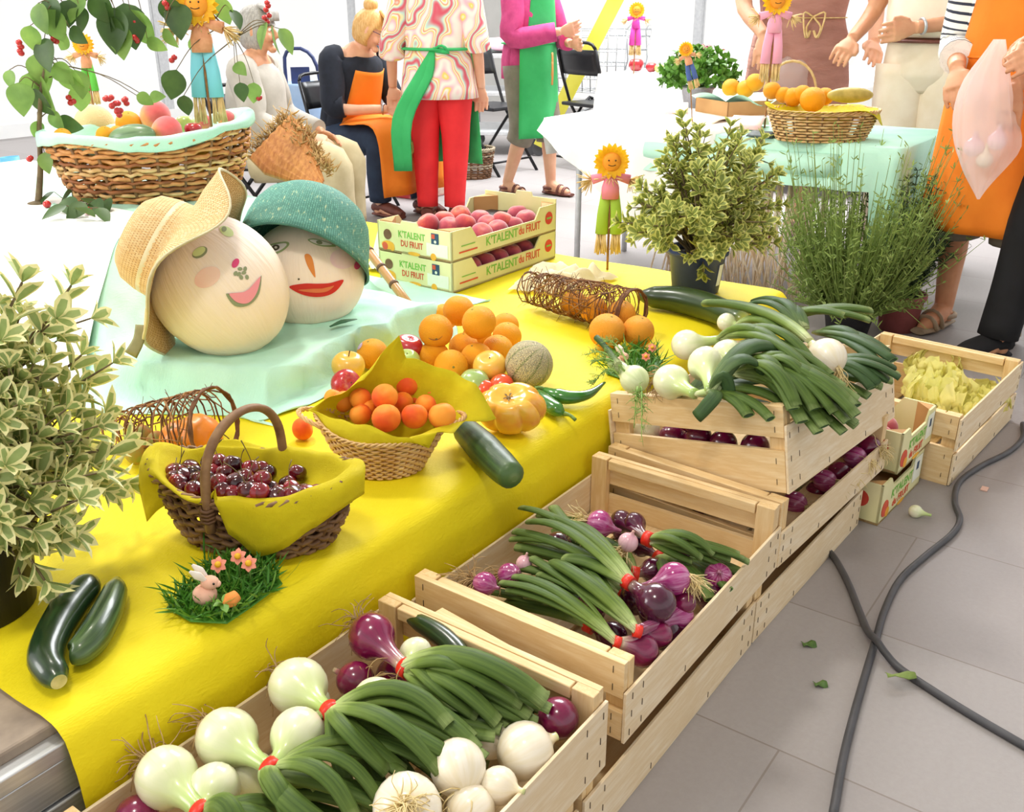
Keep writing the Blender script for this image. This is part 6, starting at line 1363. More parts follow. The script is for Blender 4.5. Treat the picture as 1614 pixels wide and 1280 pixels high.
# ================================================================== people
SKIN = mat('skin', '#e8b595', '#dda283', 8, rough=.55, sss=.05); SKINT = mat('tanned_skin', '#d9a07a', '#c98c68', 8, rough=.55, sss=.05)
def body(name, J, s, M, m_, root, voxel=.0052, face=True):
    """one continuous figure grown from tapered limbs; J joints in person space (x right, y forward, z up)"""
    mb = MB(); g = {k: M @ V(v) for k, v in J.items()}; fwd = (M.to_3x3() @ V((0, 1, 0))).normalized(); rgt = (M.to_3x3() @ V((1, 0, 0))).normalized()
    def tb(keys, rad, n=14): mb.tube([g[k] for k in keys], [r*s for r in rad], n, k=3)
    up = (g['neck']-g['pelvis']).normalized()
    for t, rx, ry in ((0, .16, .11), (.25, .145, .10), (.5, .145, .105), (.75, .155, .105), (.92, .15, .085)):
        c = g['pelvis'].lerp(g['neck'], t*.97); x = rgt; z = up; y = z.cross(x)
        R = Matrix((x, y, z)).transposed().to_4x4(); mb.ball(Matrix.Translation(c) @ R @ Matrix.Diagonal((rx*s, ry*s, .12*s, 1)), None, 18, 12)
    mb.tube([g['neck']-up*.05*s, g['neck'], g['head']], [.06*s, .052*s, .055*s], 12)
    for q in 'LR':
        mb.tube([g['sh'+q].lerp(g['neck'], .5), g['sh'+q], g['el'+q], g['wr'+q]], [.05*s, .052*s, .044*s, .036*s, .027*s], 12, k=4)
        mb.tube([g['hip'+q], g['hip'+q].lerp(g['kn'+q], .5), g['kn'+q], g['kn'+q].lerp(g['an'+q], .4), g['an'+q]], [.088*s, .075*s, .054*s, .052*s, .035*s], 14, k=3)
        d = fwd*1.0; a = g['an'+q]; f = V((d.x, d.y, 0)).normalized()
        mb.tube([a+UP*.01*s, a-UP*.02*s+f*.03*s, a-UP*.045*s+f*.12*s, a-UP*.05*s+f*.165*s], [.036*s, .04*s, .034*s, .018*s], 12, k=3); mb.ball(Matrix.Translation(a-UP*.035*s-f*.02*s) @ Matrix.Diagonal((.034*s, .034*s, .034*s, 1)), None, 10, 8)
        # hand: palm, four unequal curled fingers, thumb off the side
        h = g['wr'+q]; hd = (M.to_3x3() @ V(J.get('hd'+q, (0, .15, -1)))).normalized(); tw = rgt*(-1 if q == 'R' else 1); px = hd.cross(fwd)
        px = px.normalized() if px.length > .2 else hd.cross(rgt).normalized(); pn = hd.cross(px).normalized()
        mb.tube([h, h+hd*.04*s, h+hd*.085*s], [.024*s, .038*s, .042*s], 12, 0, .42, pn)
        for i, L in enumerate((.066, .075, .07, .055)):
            b = h+hd*.08*s+px*(i-1.5)*.0235*s; c = b+hd*L*.5*s+pn*.008*s; mb.tube([b-hd*.02*s, b, c, c+hd*L*.42*s+pn*.02*s], [.0098*s, .0098*s, .0092*s, .0075*s], 8)
        b = h+hd*.03*s+tw*.0+px*(-.034*s if px.dot(rgt)*(1 if q == 'L' else -1) < 0 else .034*s); e = (b-h-hd*.03*s).normalized(); mb.tube([h+hd*.025*s, b, b+hd*.03*s+e*.016*s, b+hd*.055*s+e*.018*s], [.015*s, .0135*s, .0118*s, .009*s], 8)
    hx = (M.to_3x3() @ V(J.get('face', (0, 1, 0)))).normalized(); hu = (UP-hx*UP.dot(hx)).normalized(); hr_ = hx.cross(hu)
    HM = Matrix((hr_, hx, hu)).transposed().to_4x4(); HM.translation = g['head']+hu*.05*s; k = s
    def hf(t, a):
        x, y, z = math.sin(t)*math.cos(a), math.sin(t)*math.sin(a), math.cos(t)
        w_ = 1-.22*max(0, -z)**1.5
        return (.074*k*x*w_, (.092*k*y*(1-.1*max(0, -z)) if y < 0 else .09*k*y*(1-.06*z*z)), .112*k*z)
    mb.ball(HM, hf, 28, 20)
    mb.tube([HM @ V((0, .084*k, .018*k)), HM @ V((0, .101*k, -.014*k)), HM @ V((0, .106*k, -.026*k)), HM @ V((0, .088*k, -.032*k))], [.008*k, .012*k, .014*k, .01*k], 8)
    mb.ball(HM @ Matrix.Translation((0, .073*k, -.09*k)) @ Matrix.Diagonal((.03*k, .022*k, .02*k, 1)), None, 10, 8)
    for sx in (-1, 1):
        mb.ball(HM @ Matrix.Translation((sx*.074*k, -.004*k, -.002*k)) @ Matrix.Diagonal((.011*k, .02*k, .031*k, 1)), None, 10, 8)
        mb.ball(HM @ Matrix.Translation((sx*.04*k, .066*k, -.03*k)) @ Matrix.Diagonal((.026*k, .022*k, .026*k, 1)), None, 10, 8)
    o = part('body', mb, m_, root)
    r = o.modifiers.new('Remesh', 'REMESH'); r.mode = 'VOXEL'; r.voxel_size = voxel; r.use_smooth_shade = True
    sm_ = o.modifiers.new('Smooth', 'SMOOTH'); sm_.factor = .5; sm_.iterations = 3
    if face:
        m = MB(); 
        for sx in (-1, 1): m.ball(HM @ Matrix.Translation((sx*.031*k, .076*k, .008*k)) @ Matrix.Diagonal((.0125*k, .01*k, .009*k, 1)), None, 10, 8); 
        part('eyes', m, EYEB, o); m = MB()
        for sx in (-1, 1): m.ball(HM @ Matrix.Translation((sx*.031*k, .0845*k, .006*k)) @ Matrix.Diagonal((.0055*k, .004*k, .0055*k, 1)), None, 8, 6); m.tube([HM @ V((sx*.05*k, .074*k, .026*k)), HM @ V((sx*.032*k, .084*k, .033*k)), HM @ V((sx*.015*k, .086*k, .029*k))], .003*k, 5, k=3)
        part('eyebrows_and_pupils', m, BROW, o)
        m = MB(); m.tube([HM @ V((-.023*k, .078*k, -.056*k)), HM @ V((0, .089*k, -.053*k)), HM @ V((.023*k, .078*k, -.056*k))], [.003*k, .007*k, .003*k], 8, k=4); part('lips', m, LIPM, o)
    return g, HM
EYEB = mat('eye_white', '#f4f0ea', rough=.2); BROW = mat('brow_brown', '#6a4a34', rough=.6); LIPM = mat('lip_rose', '#c77a70', rough=.5)
def std(S, **kw):
    J = dict(pelvis=(0, 0, .93), neck=(0, 0, 1.38), head=(0, .02, 1.48), shL=(-.175, 0, 1.335), shR=(.175, 0, 1.335), elL=(-.235, -.02, 1.07), elR=(.235, -.02, 1.07), wrL=(-.245, .05, .84), wrR=(.245, .05, .84),
             hipL=(-.09, 0, .88), hipR=(.09, 0, .88), knL=(-.095, .02, .48), knR=(.095, .02, .48), anL=(-.1, -.02, .075), anR=(.1, -.02, .075))
    J.update(kw); return {k: (tuple(x*S for x in v) if k not in ('face', 'hdL', 'hdR') else v) for k, v in J.items()}
def pmat(loc, f): f = V((f[0], f[1], 0)).normalized(); r = V((f.y, -f.x, 0)); m = Matrix((r, f, UP)).transposed().to_4x4(); m.translation = V(loc); return m
def hair(root, HM, s, m_, fn=None, long=0, bun=0):
    mb = MB()
    def hf(t, a):
        x, y, z = math.sin(t)*math.cos(a), math.sin(t)*math.sin(a), math.cos(t)
        lim = .15 if y > .35 else (-.85-long if y < .3 else -.2)
        if z < lim: z = lim
        n_ = 1+.05*math.sin(9*a+3*t)+.04*math.sin(17*a+7*t)
        return (.086*s*x*n_, (.104 if y < 0 else .098)*s*y*n_-.006*s, .124*s*z+.010*s)
    mb.ball(HM, hf, 40, 24); 
    for i in range(14): a = -.9+1.8*i/13; mb.tube([HM @ V((.02*s*a, .02*s, .128*s)), HM @ V((.06*s*a, .085*s, .1*s)), HM @ V((.075*s*a, .098*s, .05*s))], [.012*s, .014*s, .004*s], 6, k=3)
    if bun: mb.ball(HM @ Matrix.Translation((0, -.05*s, .135*s)) @ Matrix.Diagonal((.045*s,)*3+(1,)), None, 14, 10)
    part('hair', mb, m_, root)
def shell(name, root, g, M, s, m_, prof, n=30, wob=.0, ruf=0):
    """garment round the trunk: prof = (t along pelvis->neck, half width, half depth, forward shift)"""
    rgt = (M.to_3x3() @ V((1, 0, 0))).normalized(); up = (g['neck']-g['pelvis']).normalized(); fw = up.cross(rgt); L = (g['neck']-g['pelvis']).length; mb = MB(); rings = []
    pf = [V(p) if len(p) == 3 else p for p in prof]
    def at(u):
        f = u*(len(prof)-1); i = min(int(f), len(prof)-2); k = f-i; return [prof[i][j]+(prof[i+1][j]-prof[i][j])*k for j in range(4)]
    def fn(u, v):
        t, rx, ry, sh = at(u); a = 2*PI*v; r = 1+wob*math.sin(7*a+2*u*3)*(1-u)+ruf*math.sin(13*u*PI+3*a)
        return g['pelvis']+up*(L*t)+rgt*(rx*s*r*math.cos(a))+fw*(ry*s*r*math.sin(a)+sh*s)
    mb.grid(14, n, fn); return part(name, mb, m_, root, solid=.004*s)
def limbs(name, root, g, keys, rad, s, m_, n=16, k=4, wr=.0):
    mb = MB()
    for ks, t in keys:
        pts = [g[a] if isinstance(a, str) else g[a[0]].lerp(g[a[1]], a[2]) for a in ks]; sp_ = spline(pts, k); rr = [lerpl(rad, i/(len(sp_)-1))*s*(1+wr*math.sin(i*2.1)) for i in range(len(sp_))]
        mb.tube(sp_, rr, n)
    return part(name, mb, m_, root)
def apron(root, g, M, s, m_, hem, w0, bib=True, front=.135, wh=.17, kneeg=None, label=None):
    rgt = (M.to_3x3() @ V((1, 0, 0))).normalized(); fw = (M.to_3x3() @ V((0, 1, 0))).normalized(); up = (g['neck']-g['pelvis']).normalized(); L = (g['neck']-g['pelvis']).length; mb = MB()
    def fn(u, v):
        a = (v-.5)*2
        if u < .45: # bib
            t = .86-.75*u/.45*.9; w_ = (.125+.045*(u/.45)) if bib else wh; c = g['pelvis']+up*(L*t); d = front*s*(1-.35*a*a)
            return c+rgt*(a*w_*s)+up.cross(rgt)*(d)
        k = (u-.45)/.55; top = g['pelvis']+up*(L*.185); bot = V(top)
        if kneeg is None:
            ww = wh+(w0-wh)*k; p = V((g['pelvis'].x, g['pelvis'].y, top.z+(hem-top.z)*k)); d = (front*1.0+.02*k)*s*(1-.55*a*a)+.012*s*math.sin(a*7)*k
            return p+rgt*(a*ww*s)+fw*d
        q = spline([top+fw*front*s*.9, kneeg[0], kneeg[1], kneeg[2]], 6); p = lerpl(q, k); ww = wh+(w0-wh)*min(1, k*1.5)
        return p+rgt*(a*ww*s)+UP*(.05*s*(1-a*a)-.03*s)*(1-k)+fw*.02*s*math.sin(a*5)*k
    mb.grid(30, 18, fn); return part('apron', mb, m_, root, solid=.003, label=label)
def belt(name, root, g, M, s, t, rx, ry, r, m_):
    rgt = (M.to_3x3() @ V((1, 0, 0))).normalized(); up = (g['neck']-g['pelvis']).normalized(); fw = up.cross(rgt); c = g['pelvis']+up*((g['neck']-g['pelvis']).length*t); mb = MB()
    mb.tube([c+rgt*(rx*s*math.cos(2*PI*i/32))+fw*(ry*s*math.sin(2*PI*i/32)) for i in range(32)], r*s, 8, 0, .35, closed=True); return part(name, mb, m_, root)
def shoes(root, g, M, s, m_, name='shoe', sandal=False):
    f = (M.to_3x3() @ V((0, 1, 0))); f.z = 0; f.normalize(); rg = f.cross(UP)
    for q in 'LR':
        a = g['an'+q]; mb = MB(); z0 = a.z-.072*s
        pts = [a-f*.055*s, a+f*.03*s, a+f*.12*s, a+f*.19*s]; 
        mb.tube([V((p.x, p.y, z0+.012*s)) for p in pts], [.034*s, .04*s, .047*s, .03*s], 12, 0, .34, UP, k=3)
        if sandal:
            for t, h_ in ((.13, .048), (.085, .062)):
                c = a+f*t*s; mb.tube([V((c.x, c.y, z0+.012*s))+rg*(.045*s*math.cos(PI*i/8))+UP*(h_*s*math.sin(PI*i/8)) for i in range(9)], .012*s, 6, 0, .3)
            mb.tube([V((a.x, a.y, z0+.045*s))+f*(.048*s*math.cos(2*PI*i/14)-.004*s)+rg*(.043*s*math.sin(2*PI*i/14)) for i in range(14)], .011*s, 6, closed=True)
            mb.tube([V((p.x, p.y, z0+.045*s))-f*.045*s for p in (a,)]+[V((a.x, a.y, z0+.012*s))-f*.05*s], .02*s, 6, 0, .5)
        else:
            mb.tube([V((p.x, p.y, z0+h_*s)) for p, h_ in zip(pts, (.05, .06, .045, .028))], [.036*s, .042*s, .042*s, .026*s], 12, 0, .8, UP, k=3)
        part(name, mb, m_, root)
ORAP = mat('orange_apron_cloth', '#f58a1c', '#ee7d12', 5, rough=.75, bump=.2, bscale=9, bdist=.02); GRAP = mat('green_apron_cloth', '#3fbf6e', '#2fae5f', 5, rough=.75, bump=.2, bscale=9, bdist=.02)
NAVYK = mat('dark_navy_knit', '#1c2230', '#151a26', 30, rough=.9); JEAN = mat('dark_denim', '#2b3c55', '#223048', 12, rough=.85); REDT = mat('bright_red_cotton', '#ee2c30', '#e2242a', 8, rough=.75)
BLOND = mat('blond_hair', '#e2b878', '#c99650', 25, stretch=(6, 6, 1), rough=.5, bump=.5); BRNH = mat('brown_hair', '#6b4a30', '#523620', 25, stretch=(6, 6, 1), rough=.5, bump=.5); GRYH = mat('grey_hair', '#b5b0a8', '#94908a', 25, stretch=(6, 6, 1), rough=.5, bump=.5)
BLKT = mat('black_cotton', '#18181c', '#111114', 12, rough=.85); SHOEB = mat('brown_leather', '#7a4236', '#653428', 20, rough=.5); SHOET = mat('taupe_leather', '#a8937a', '#927d66', 20, rough=.6); GREYC = mat('grey_taupe_cotton', '#8d8578', '#7d7568', 12, rough=.85)
KHAK = mat('khaki_cotton', '#cbbd98', '#b9aa84', 10, rough=.85); GREYJ = mat('pale_grey_jacket', '#bdb7ad', '#a8a298', 9, rough=.85); PINKK = mat('raspberry_knit', '#cf4a86', '#bb3a76', 20, rough=.85)
t = NT('swirl_print_blouse'); o_ = t.coord('Object'); wv = t.n('ShaderNodeTexWave', {'Vector': o_, 'Scale': 2.6, 'Distortion': 14.0, 'Detail': 2.0, 'Detail Scale': 1.4}).outputs['Fac']
FLOR = t.fin(t.ramp(wv, [(0, '#f6ece0'), (.18, '#f6b8c4'), (.32, '#f7d65a'), (.45, '#f6f0e8'), (.58, '#e88a6a'), (.7, '#f9e7b0'), (.85, '#bfe0d6'), (1, '#d8586a')]), .8)
t = NT('navy_striped_jersey'); z_ = t.n('ShaderNodeSeparateXYZ', {0: t.n('ShaderNodeTexCoord').outputs['UV']}).outputs[0]
STRI = t.fin(t.mix(t.math('GREATER_THAN', t.math('FRACT', t.math('MULTIPLY', z_, 22.0)), .68), '#f7f4ee', '#33384a'), .8)
SW = .895
# ---- seated woman in the orange apron
fv = (RT*.80-FW*.60); ft = P(622, 336, 0); loc = ft-fv.normalized()*.36; loc.z = 0
M = pmat(loc, fv); root = thing('person', 'seated woman with short blond hair, glasses, black top and orange apron', 'person', loc)
J = std(SW, pelvis=(0, 0, .50), neck=(0, .16, .99), head=(0, .235, 1.07), shL=(-.18, .10, .945), shR=(.18, .10, .945), elL=(-.23, .22, .70), elR=(.25, .16, .68), wrL=(-.06, .47, .64), wrR=(.06, .45, .66), hipL=(-.1, .02, .47), hipR=(.1, .02, .47), knL=(-.14, .46, .47), knR=(.15, .43, .47), anL=(-.10, .56, .075), anR=(.12, .40, .075), face=(-.5, .72, -.42), hdL=(.2, 1, -.3), hdR=(-.3, 1, -.3))
g, HM = body('p', J, SW, M, SKIN, root)
hair(root, HM, SW, BLOND, bun=1)
limbs('trousers', root, g, [(('hipL', ('hipL', 'knL', .5), 'knL', ('knL', 'anL', .5), ('knL', 'anL', .93)), 0), (('hipR', ('hipR', 'knR', .5), 'knR', ('knR', 'anR', .5), ('knR', 'anR', .93)), 0)], [.125, .112, .092, .085, .078, .07], SW, JEAN)
shell('sweater', root, g, M, SW, NAVYK, [(-.08, .19, .15, 0), (.2, .20, .16, .01), (.5, .20, .155, .01), (.75, .205, .145, 0), (.9, .185, .115, 0), (.98, .11, .085, 0)])
limbs('sleeves', root, g, [((('shL', 'neck', .3), 'shL', ('shL', 'elL', .5), 'elL', ('elL', 'wrL', .2)), 0), ((('shR', 'neck', .3), 'shR', ('shR', 'elR', .5), 'elR', ('elR', 'wrR', .2)), 0)], [.07, .082, .08, .072, .066], SW, NAVYK)
kn = (g['knL']+g['knR'])/2; apron(root, g, M, SW, ORAP, .2, .27, True, .175, .24, [kn-fv.normalized()*.12+UP*.11, kn+fv.normalized()*.09+UP*.08, kn+fv.normalized()*.14-UP*.28])
shoes(root, g, M, SW, SHOEB)
m = MB()
for sx in (-1, 1): m.tube([HM @ V((sx*.032*SW+.024*SW*math.cos(2*PI*i/16), .098*SW, .004*SW+.017*SW*math.sin(2*PI*i/16))) for i in range(16)], .0022, 5, closed=True); m.tube([HM @ V((sx*.056*SW, .097*SW, .008*SW)), HM @ V((sx*.078*SW, .05*SW, .01*SW)), HM @ V((sx*.08*SW, -.01*SW, .008*SW))], .0022, 5)
m.tube([HM @ V((-.01*SW, .1*SW, .008*SW)), HM @ V((.01*SW, .1*SW, .008*SW))], .0022, 5); part('glasses', m, mat('purple_glasses_frame', '#5a3a5c', rough=.3), root)
m = MB(); w_ = g['wrR']; d = (g['wrR']-g['elR']).normalized(); x, y, a = frame(d); m.tube([w_-d*.03+x*.027*math.cos(2*PI*i/16)+y*.027*math.sin(2*PI*i/16) for i in range(16)], .006, 6, closed=True); m.ball(Matrix.Translation(w_-d*.03+UP*.026) @ Matrix.Diagonal((.014, .014, .006, 1)), None, 10, 6); part('watch', m, mat('silver_watch', '#b9bcc0', rough=.3, metal=.8), root)
kr = kn+fv.normalized()*.10-UP*.02-FW*.06
m = MB(); m.tube([kr+RT*.035*math.cos(2*PI*i/20)+UP*.045*math.sin(2*PI*i/20)-FW*.04 for i in range(20)], .009, 8, closed=True); m.tube([kr+RT*.018*math.cos(2*PI*i/16)+UP*.022*math.sin(2*PI*i/16)-FW*.04 for i in range(16)], .008, 8, closed=True); part('apron_ring_print', m, mat('olive_ring', '#8a8a4c', '#c9a03c', 30), root)
# ---- woman in red trousers, seen from behind
loc = P(697, 346, 0); fv = FW*.9+RT*.1; M = pmat(loc, fv); root = thing('person', 'standing woman in red trousers and swirl print blouse, green apron tied behind', 'person', loc)
J = std(SW, wrL=(-.30, .08, .80), elL=(-.265, -.02, 1.05), wrR=(.25, .06, .80), anL=(-.085, -.02, .075), anR=(.085, -.02, .075)); g, HM = body('p', J, SW, M, SKIN, root); hair(root, HM, SW, BRNH, long=.3)
limbs('trousers', root, g, [(('hipL', ('hipL', 'knL', .5), 'knL', ('knL', 'anL', .5), ('knL', 'anL', .97)), 0), (('hipR', ('hipR', 'knR', .5), 'knR', ('knR', 'anR', .5), ('knR', 'anR', .97)), 0)], [.12, .112, .09, .08, .07, .064], SW, REDT)
shell('blouse', root, g, M, SW, FLOR, [(-.42, .235, .17, 0), (-.1, .215, .16, 0), (.2, .185, .14, 0), (.5, .195, .14, 0), (.75, .205, .13, 0), (.92, .18, .105, 0), (.99, .09, .08, 0)], wob=.025)
limbs('sleeves', root, g, [((('shL', 'neck', .3), 'shL', ('shL', 'elL', .5), 'elL', ('elL', 'wrL', .25)), 0), ((('shR', 'neck', .3), 'shR', ('shR', 'elR', .5), 'elR', ('elR', 'wrR', .15)), 0)], [.07, .085, .085, .078, .085], SW, FLOR)
belt('apron_tie', root, g, M, SW, .2, .195, .152, .025, GRAP); apron(root, g, M, SW, GRAP, .30, .25, True, .17, .2)
bk = g['pelvis']-fv.normalized()*.15*SW+UP*.08; m = MB()
for i, (u0, u1) in enumerate(((-.06, -.20), (-.03, -.16))): m.tube([bk+RT*.0, bk+RT*u0-UP*.12-FW*.02, bk+RT*u1*.95-UP*.35-FW*.02, bk+RT*u1-UP*.62], [.012, .03, .036, .03], 8, 0, .18, FW, k=4)
m.tube([bk, bk+RT*.05+UP*.02-FW*.03, bk+RT*.08-UP*.01-FW*.02, bk], .014, 6, 0, .5, k=3); part('hanging_tie', m, GRAP, root); shoes(root, g, M, SW, SHOEB)
# ---- woman in raspberry top, green apron
loc = P(832, 306, 0); fv = RT*.78-FW*.62; M = pmat(loc, fv); root = thing('person', 'person in raspberry top, green apron and grey capri trousers facing right', 'person', loc)
J = std(SW, elR=(.23, .05, 1.06), wrR=(.05, .30, 1.10), elL=(-.2, .12, 1.06), wrL=(-.02, .34, 1.02), anL=(-.1, .13, .075), knL=(-.1, .1, .47), anR=(.09, -.12, .075), knR=(.1, .03, .48), hdR=(-.6, .6, .2), hdL=(.3, 1, 0)); g, HM = body('p', J, SW, M, SKIN, root); hair(root, HM, SW, GRYH)
limbs('capri_trousers', root, g, [(('hipL', ('hipL', 'knL', .5), 'knL', ('knL', 'anL', .25)), 0), (('hipR', ('hipR', 'knR', .5), 'knR', ('knR', 'anR', .25)), 0)], [.125, .115, .1, .095, .09], SW, GREYC)
shell('top', root, g, M, SW, PINKK, [(-.3, .2, .17, 0), (0, .2, .165, 0), (.3, .18, .15, .01), (.6, .195, .15, .01), (.8, .2, .13, 0), (.93, .17, .1, 0), (.99, .09, .08, 0)], wob=.03)
limbs('sleeves', root, g, [((('shL', 'neck', .3), 'shL', ('shL', 'elL', .5), 'elL', ('elL', 'wrL', .7)), 0), ((('shR', 'neck', .3), 'shR', ('shR', 'elR', .5), 'elR', ('elR', 'wrR', .9)), 0)], [.07, .08, .078, .07, .06], SW, PINKK)
apron(root, g, M, SW, GRAP, .37, .23, True, .172, .2); belt('apron_tie', root, g, M, SW, .2, .19, .16, .02, GRAP)
fw_ = fv.normalized(); ac = g['pelvis']+fw_*.165-UP*.05; m = MB()
for k_ in (0, .05): m.tube([ac+RT.cross(UP)*0+fw_*.012+UP*(.08-k_)-FW*(.02+k_*.6), ac+fw_*.014+UP*(.02-k_)-FW*(.045+k_*.6), ac+fw_*.012-UP*(.05+k_)-FW*(.03+k_*.6)], .007, 6, 0, .6, k=4)
part('carrot_print', m, mat('print_orange', '#e8a060', rough=.8), root); shoes(root, g, M, SW, SHOEB, 'sandal', True)
# ---- khaki trousered person behind the broom
fv = RT*.95-FW*.1; kx = PX(532, 255, 3.45); loc = kx-fv.normalized()*.40; loc.z = 0; M = pmat(loc, fv); root = thing('person', 'seated person in pale grey jacket and khaki trousers behind the broom', 'person', loc)
sc_ = kx.z/(.47*SW); J = std(SW, pelvis=(0, 0, .50), neck=(0, .03, .98), head=(0, .06, 1.08), shL=(-.18, .02, .93), shR=(.18, .02, .93), elL=(-.22, .1, .68), elR=(.23, .1, .68), wrL=(-.1, .34, .60), wrR=(.12, .34, .60), hipL=(-.1, .02, .47), hipR=(.1, .02, .47), knL=(-.13, .46, .47), knR=(.13, .45, .47), anL=(-.12, .46, .075), anR=(.12, .48, .075), hdL=(.2, 1, -.4), hdR=(-.2, 1, -.4)); g, HM = body('p', J, SW, M, SKINT, root); hair(root, HM, SW, GRYH)
limbs('trousers', root, g, [(('hipL', ('hipL', 'knL', .5), 'knL', ('knL', 'anL', .5), ('knL', 'anL', .95)), 0), (('hipR', ('hipR', 'knR', .5), 'knR', ('knR', 'anR', .5), ('knR', 'anR', .95)), 0)], [.125, .115, .1, .098, .1, .1], SW, KHAK)
shell('jacket', root, g, M, SW, GREYJ, [(-.12, .21, .17, 0), (.2, .205, .165, 0), (.5, .205, .155, 0), (.75, .21, .145, 0), (.9, .185, .115, 0), (.98, .1, .085, 0)], wob=.03)
limbs('sleeves', root, g, [((('shL', 'neck', .3), 'shL', ('shL', 'elL', .5), 'elL', ('elL', 'wrL', .9)), 0), ((('shR', 'neck', .3), 'shR', ('shR', 'elR', .5), 'elR', ('elR', 'wrR', .9)), 0)], [.07, .085, .08, .07, .06], SW, GREYJ); shoes(root, g, M, SW, SHOEB)
FC = []
BLKM = mat('black_metal_tube', '#1c1c20', '#151518', 20, rough=.35, metal=.3); BLKP = mat('black_vinyl', '#1f2024', '#17181b', 20, rough=.35)
def folding_chair(label, loc, f, S=.9, group=None):
    M = pmat(loc, f); root = thing('folding_chair', label, 'chair', loc, group); L = lambda x, y, z: M @ V((x*S, y*S, z*S))
    for sx in (-.21, .21):
        m = MB(); m.tube([L(sx, .26, 0), L(sx, -.06, .44), L(sx, -.20, .84)], .0115*S, 8, k=2); part('front_leg', m, BLKM, root)
        m = MB(); m.tube([L(sx*.9, -.30, 0), L(sx*.9, .05, .44), L(sx*.9, .14, .47)], .0115*S, 8, k=2); part('rear_leg', m, BLKM, root)
    m = MB(); m.tube([L(-.21, -.20, .84), L(-.15, -.215, .88), L(.15, -.215, .88), L(.21, -.20, .84)], .0115*S, 8, k=3); m.tube([L(-.21, .2, .09), L(.21, .2, .09)], .008*S, 6); m.tube([L(-.19, -.24, .08), L(.19, -.24, .08)], .008*S, 6); part('cross_tube', m, BLKM, root)
    m = MB(); m.box((-.2*S, -.16*S, .44*S), (.2*S, .2*S, .465*S), 0, M); part('seat', m, BLKP, root, .008)
    m = MB(); m.grid(8, 4, lambda u, v: L(-.205+.41*u, -.145-.05*v-.03*math.sin(PI*u), .66+.17*v)); part('backrest', m, BLKP, root, solid=.012)
    return root
fv = (RT*.80-FW*.60); folding_chair('black folding chair under the seated blond woman', P(622, 336, 0)-fv.normalized()*.36, fv, .86)
fv = RT*.95-FW*.1; folding_chair('black folding chair of the person in khaki trousers', kx-fv.normalized()*.40-UP*kx.z, fv, .86)
folding_chair('black folding chair between the red trousers and the raspberry top', P(775, 268, 0), RT*.7-FW*.6, 1.0)
folding_chair('black folding chair by the white covered table', P(935, 262, 0), RT*.8+FW*.6, 1.0)
# ---- right hand group
loc = P(1415, 408, 0); fv = -FW*.75-RT*.45; M = pmat(loc, fv); root = thing('person', 'man in cream shirt and cream trousers with brown belt behind the mint table', 'person', loc)
CREAM = mat('cream_cotton', '#f3e4cf', '#ead8be', 8, rough=.85); S2 = 1.0
J = std(S2, elL=(-.25, .0, 1.10), wrL=(.04, .22, 1.04), elR=(.27, -.02, 1.10), wrR=(.30, .20, .99), hdL=(1, .3, -.2), hdR=(.2, .8, -.6)); g, HM = body('p', J, S2, M, SKINT, root); hair(root, HM, S2, GRYH)
limbs('trousers', root, g, [(('hipL', ('hipL', 'knL', .5), 'knL', ('knL', 'anL', .5), ('knL', 'anL', .97)), 0), (('hipR', ('hipR', 'knR', .5), 'knR', ('knR', 'anR', .5), ('knR', 'anR', .97)), 0)], [.135, .125, .11, .105, .1, .1], S2, CREAM)
shell('trouser_top', root, g, M, S2, CREAM, [(-.36, .12, .10, 0), (-.2, .185, .145, 0), (-.1, .188, .148, 0), (.12, .18, .14, 0)])
shell('shirt', root, g, M, S2, mat('pale_cream_shirt', '#f8ecd8', '#f0e2ca', 8, rough=.85), [(.15, .183, .145, 0), (.3, .20, .155, 0), (.6, .205, .15, 0), (.8, .205, .13, 0), (.93, .17, .1, 0), (.99, .09, .08, 0)], wob=.02)
limbs('sleeves', root, g, [((('shL', 'neck', .3), 'shL', ('shL', 'elL', .6)), 0), ((('shR', 'neck', .3), 'shR', ('shR', 'elR', .6)), 0)], [.07, .085, .08, .08], S2, CREAM)
belt('belt', root, g, M, S2, .115, .192, .153, .022, SHOEB); shoes(root, g, M, S2, SHOEB)
m = MB(); w_ = g['wrL']; d = (g['wrL']-g['elL']).normalized(); x, y, a = frame(d); m.tube([w_-d*.03+x*.03*math.cos(2*PI*i/16)+y*.03*math.sin(2*PI*i/16) for i in range(16)], .007, 6, closed=True); part('watch', m, mat('steel_watch', '#c9ccd0', rough=.3, metal=.8), root)
loc = P(1248, 392, 0); loc = loc+FW*.25; fv = -FW*.4-RT*.9; fv = -FW; M = pmat(loc, fv); root = thing('person', 'person in dusty mauve dress with a straw rope belt behind the mint table', 'person', loc)
MAUV = mat('dusty_mauve_jersey', '#b58478', '#a57468', 6, rough=.85, bump=.5, bscale=7, bdist=.03, stretch=(1, 1, 3))
J = std(1.05, elL=(-.33, -.03, 1.12), wrL=(-.30, .12, .92), elR=(.28, 0, 1.1), wrR=(.22, .2, .95), hdL=(.2, .8, -.5)); g, HM = body('p', J, 1.05, M, SKIN, root); hair(root, HM, 1.05, BRNH, long=.2)
shell('dress', root, g, M, 1.05, MAUV, [(-1.1, .25, .2, 0), (-.4, .235, .18, 0), (0, .215, .165, 0), (.2, .185, .15, 0), (.5, .205, .16, .01), (.75, .21, .14, 0), (.92, .17, .1, 0), (.98, .1, .085, 0)], wob=.02, ruf=.008)
limbs('sleeves', root, g, [((('shL', 'neck', .3), 'shL', ('shL', 'elL', .5)), 0), ((('shR', 'neck', .3), 'shR', ('shR', 'elR', .5)), 0)], [.07, .085, .08, .075], 1.05, MAUV)
belt('rope_belt', root, g, M, 1.05, .2, .192, .158, .008, RAF); bk = g['pelvis']+UP*.10+fv.normalized()*.172; m = MB()
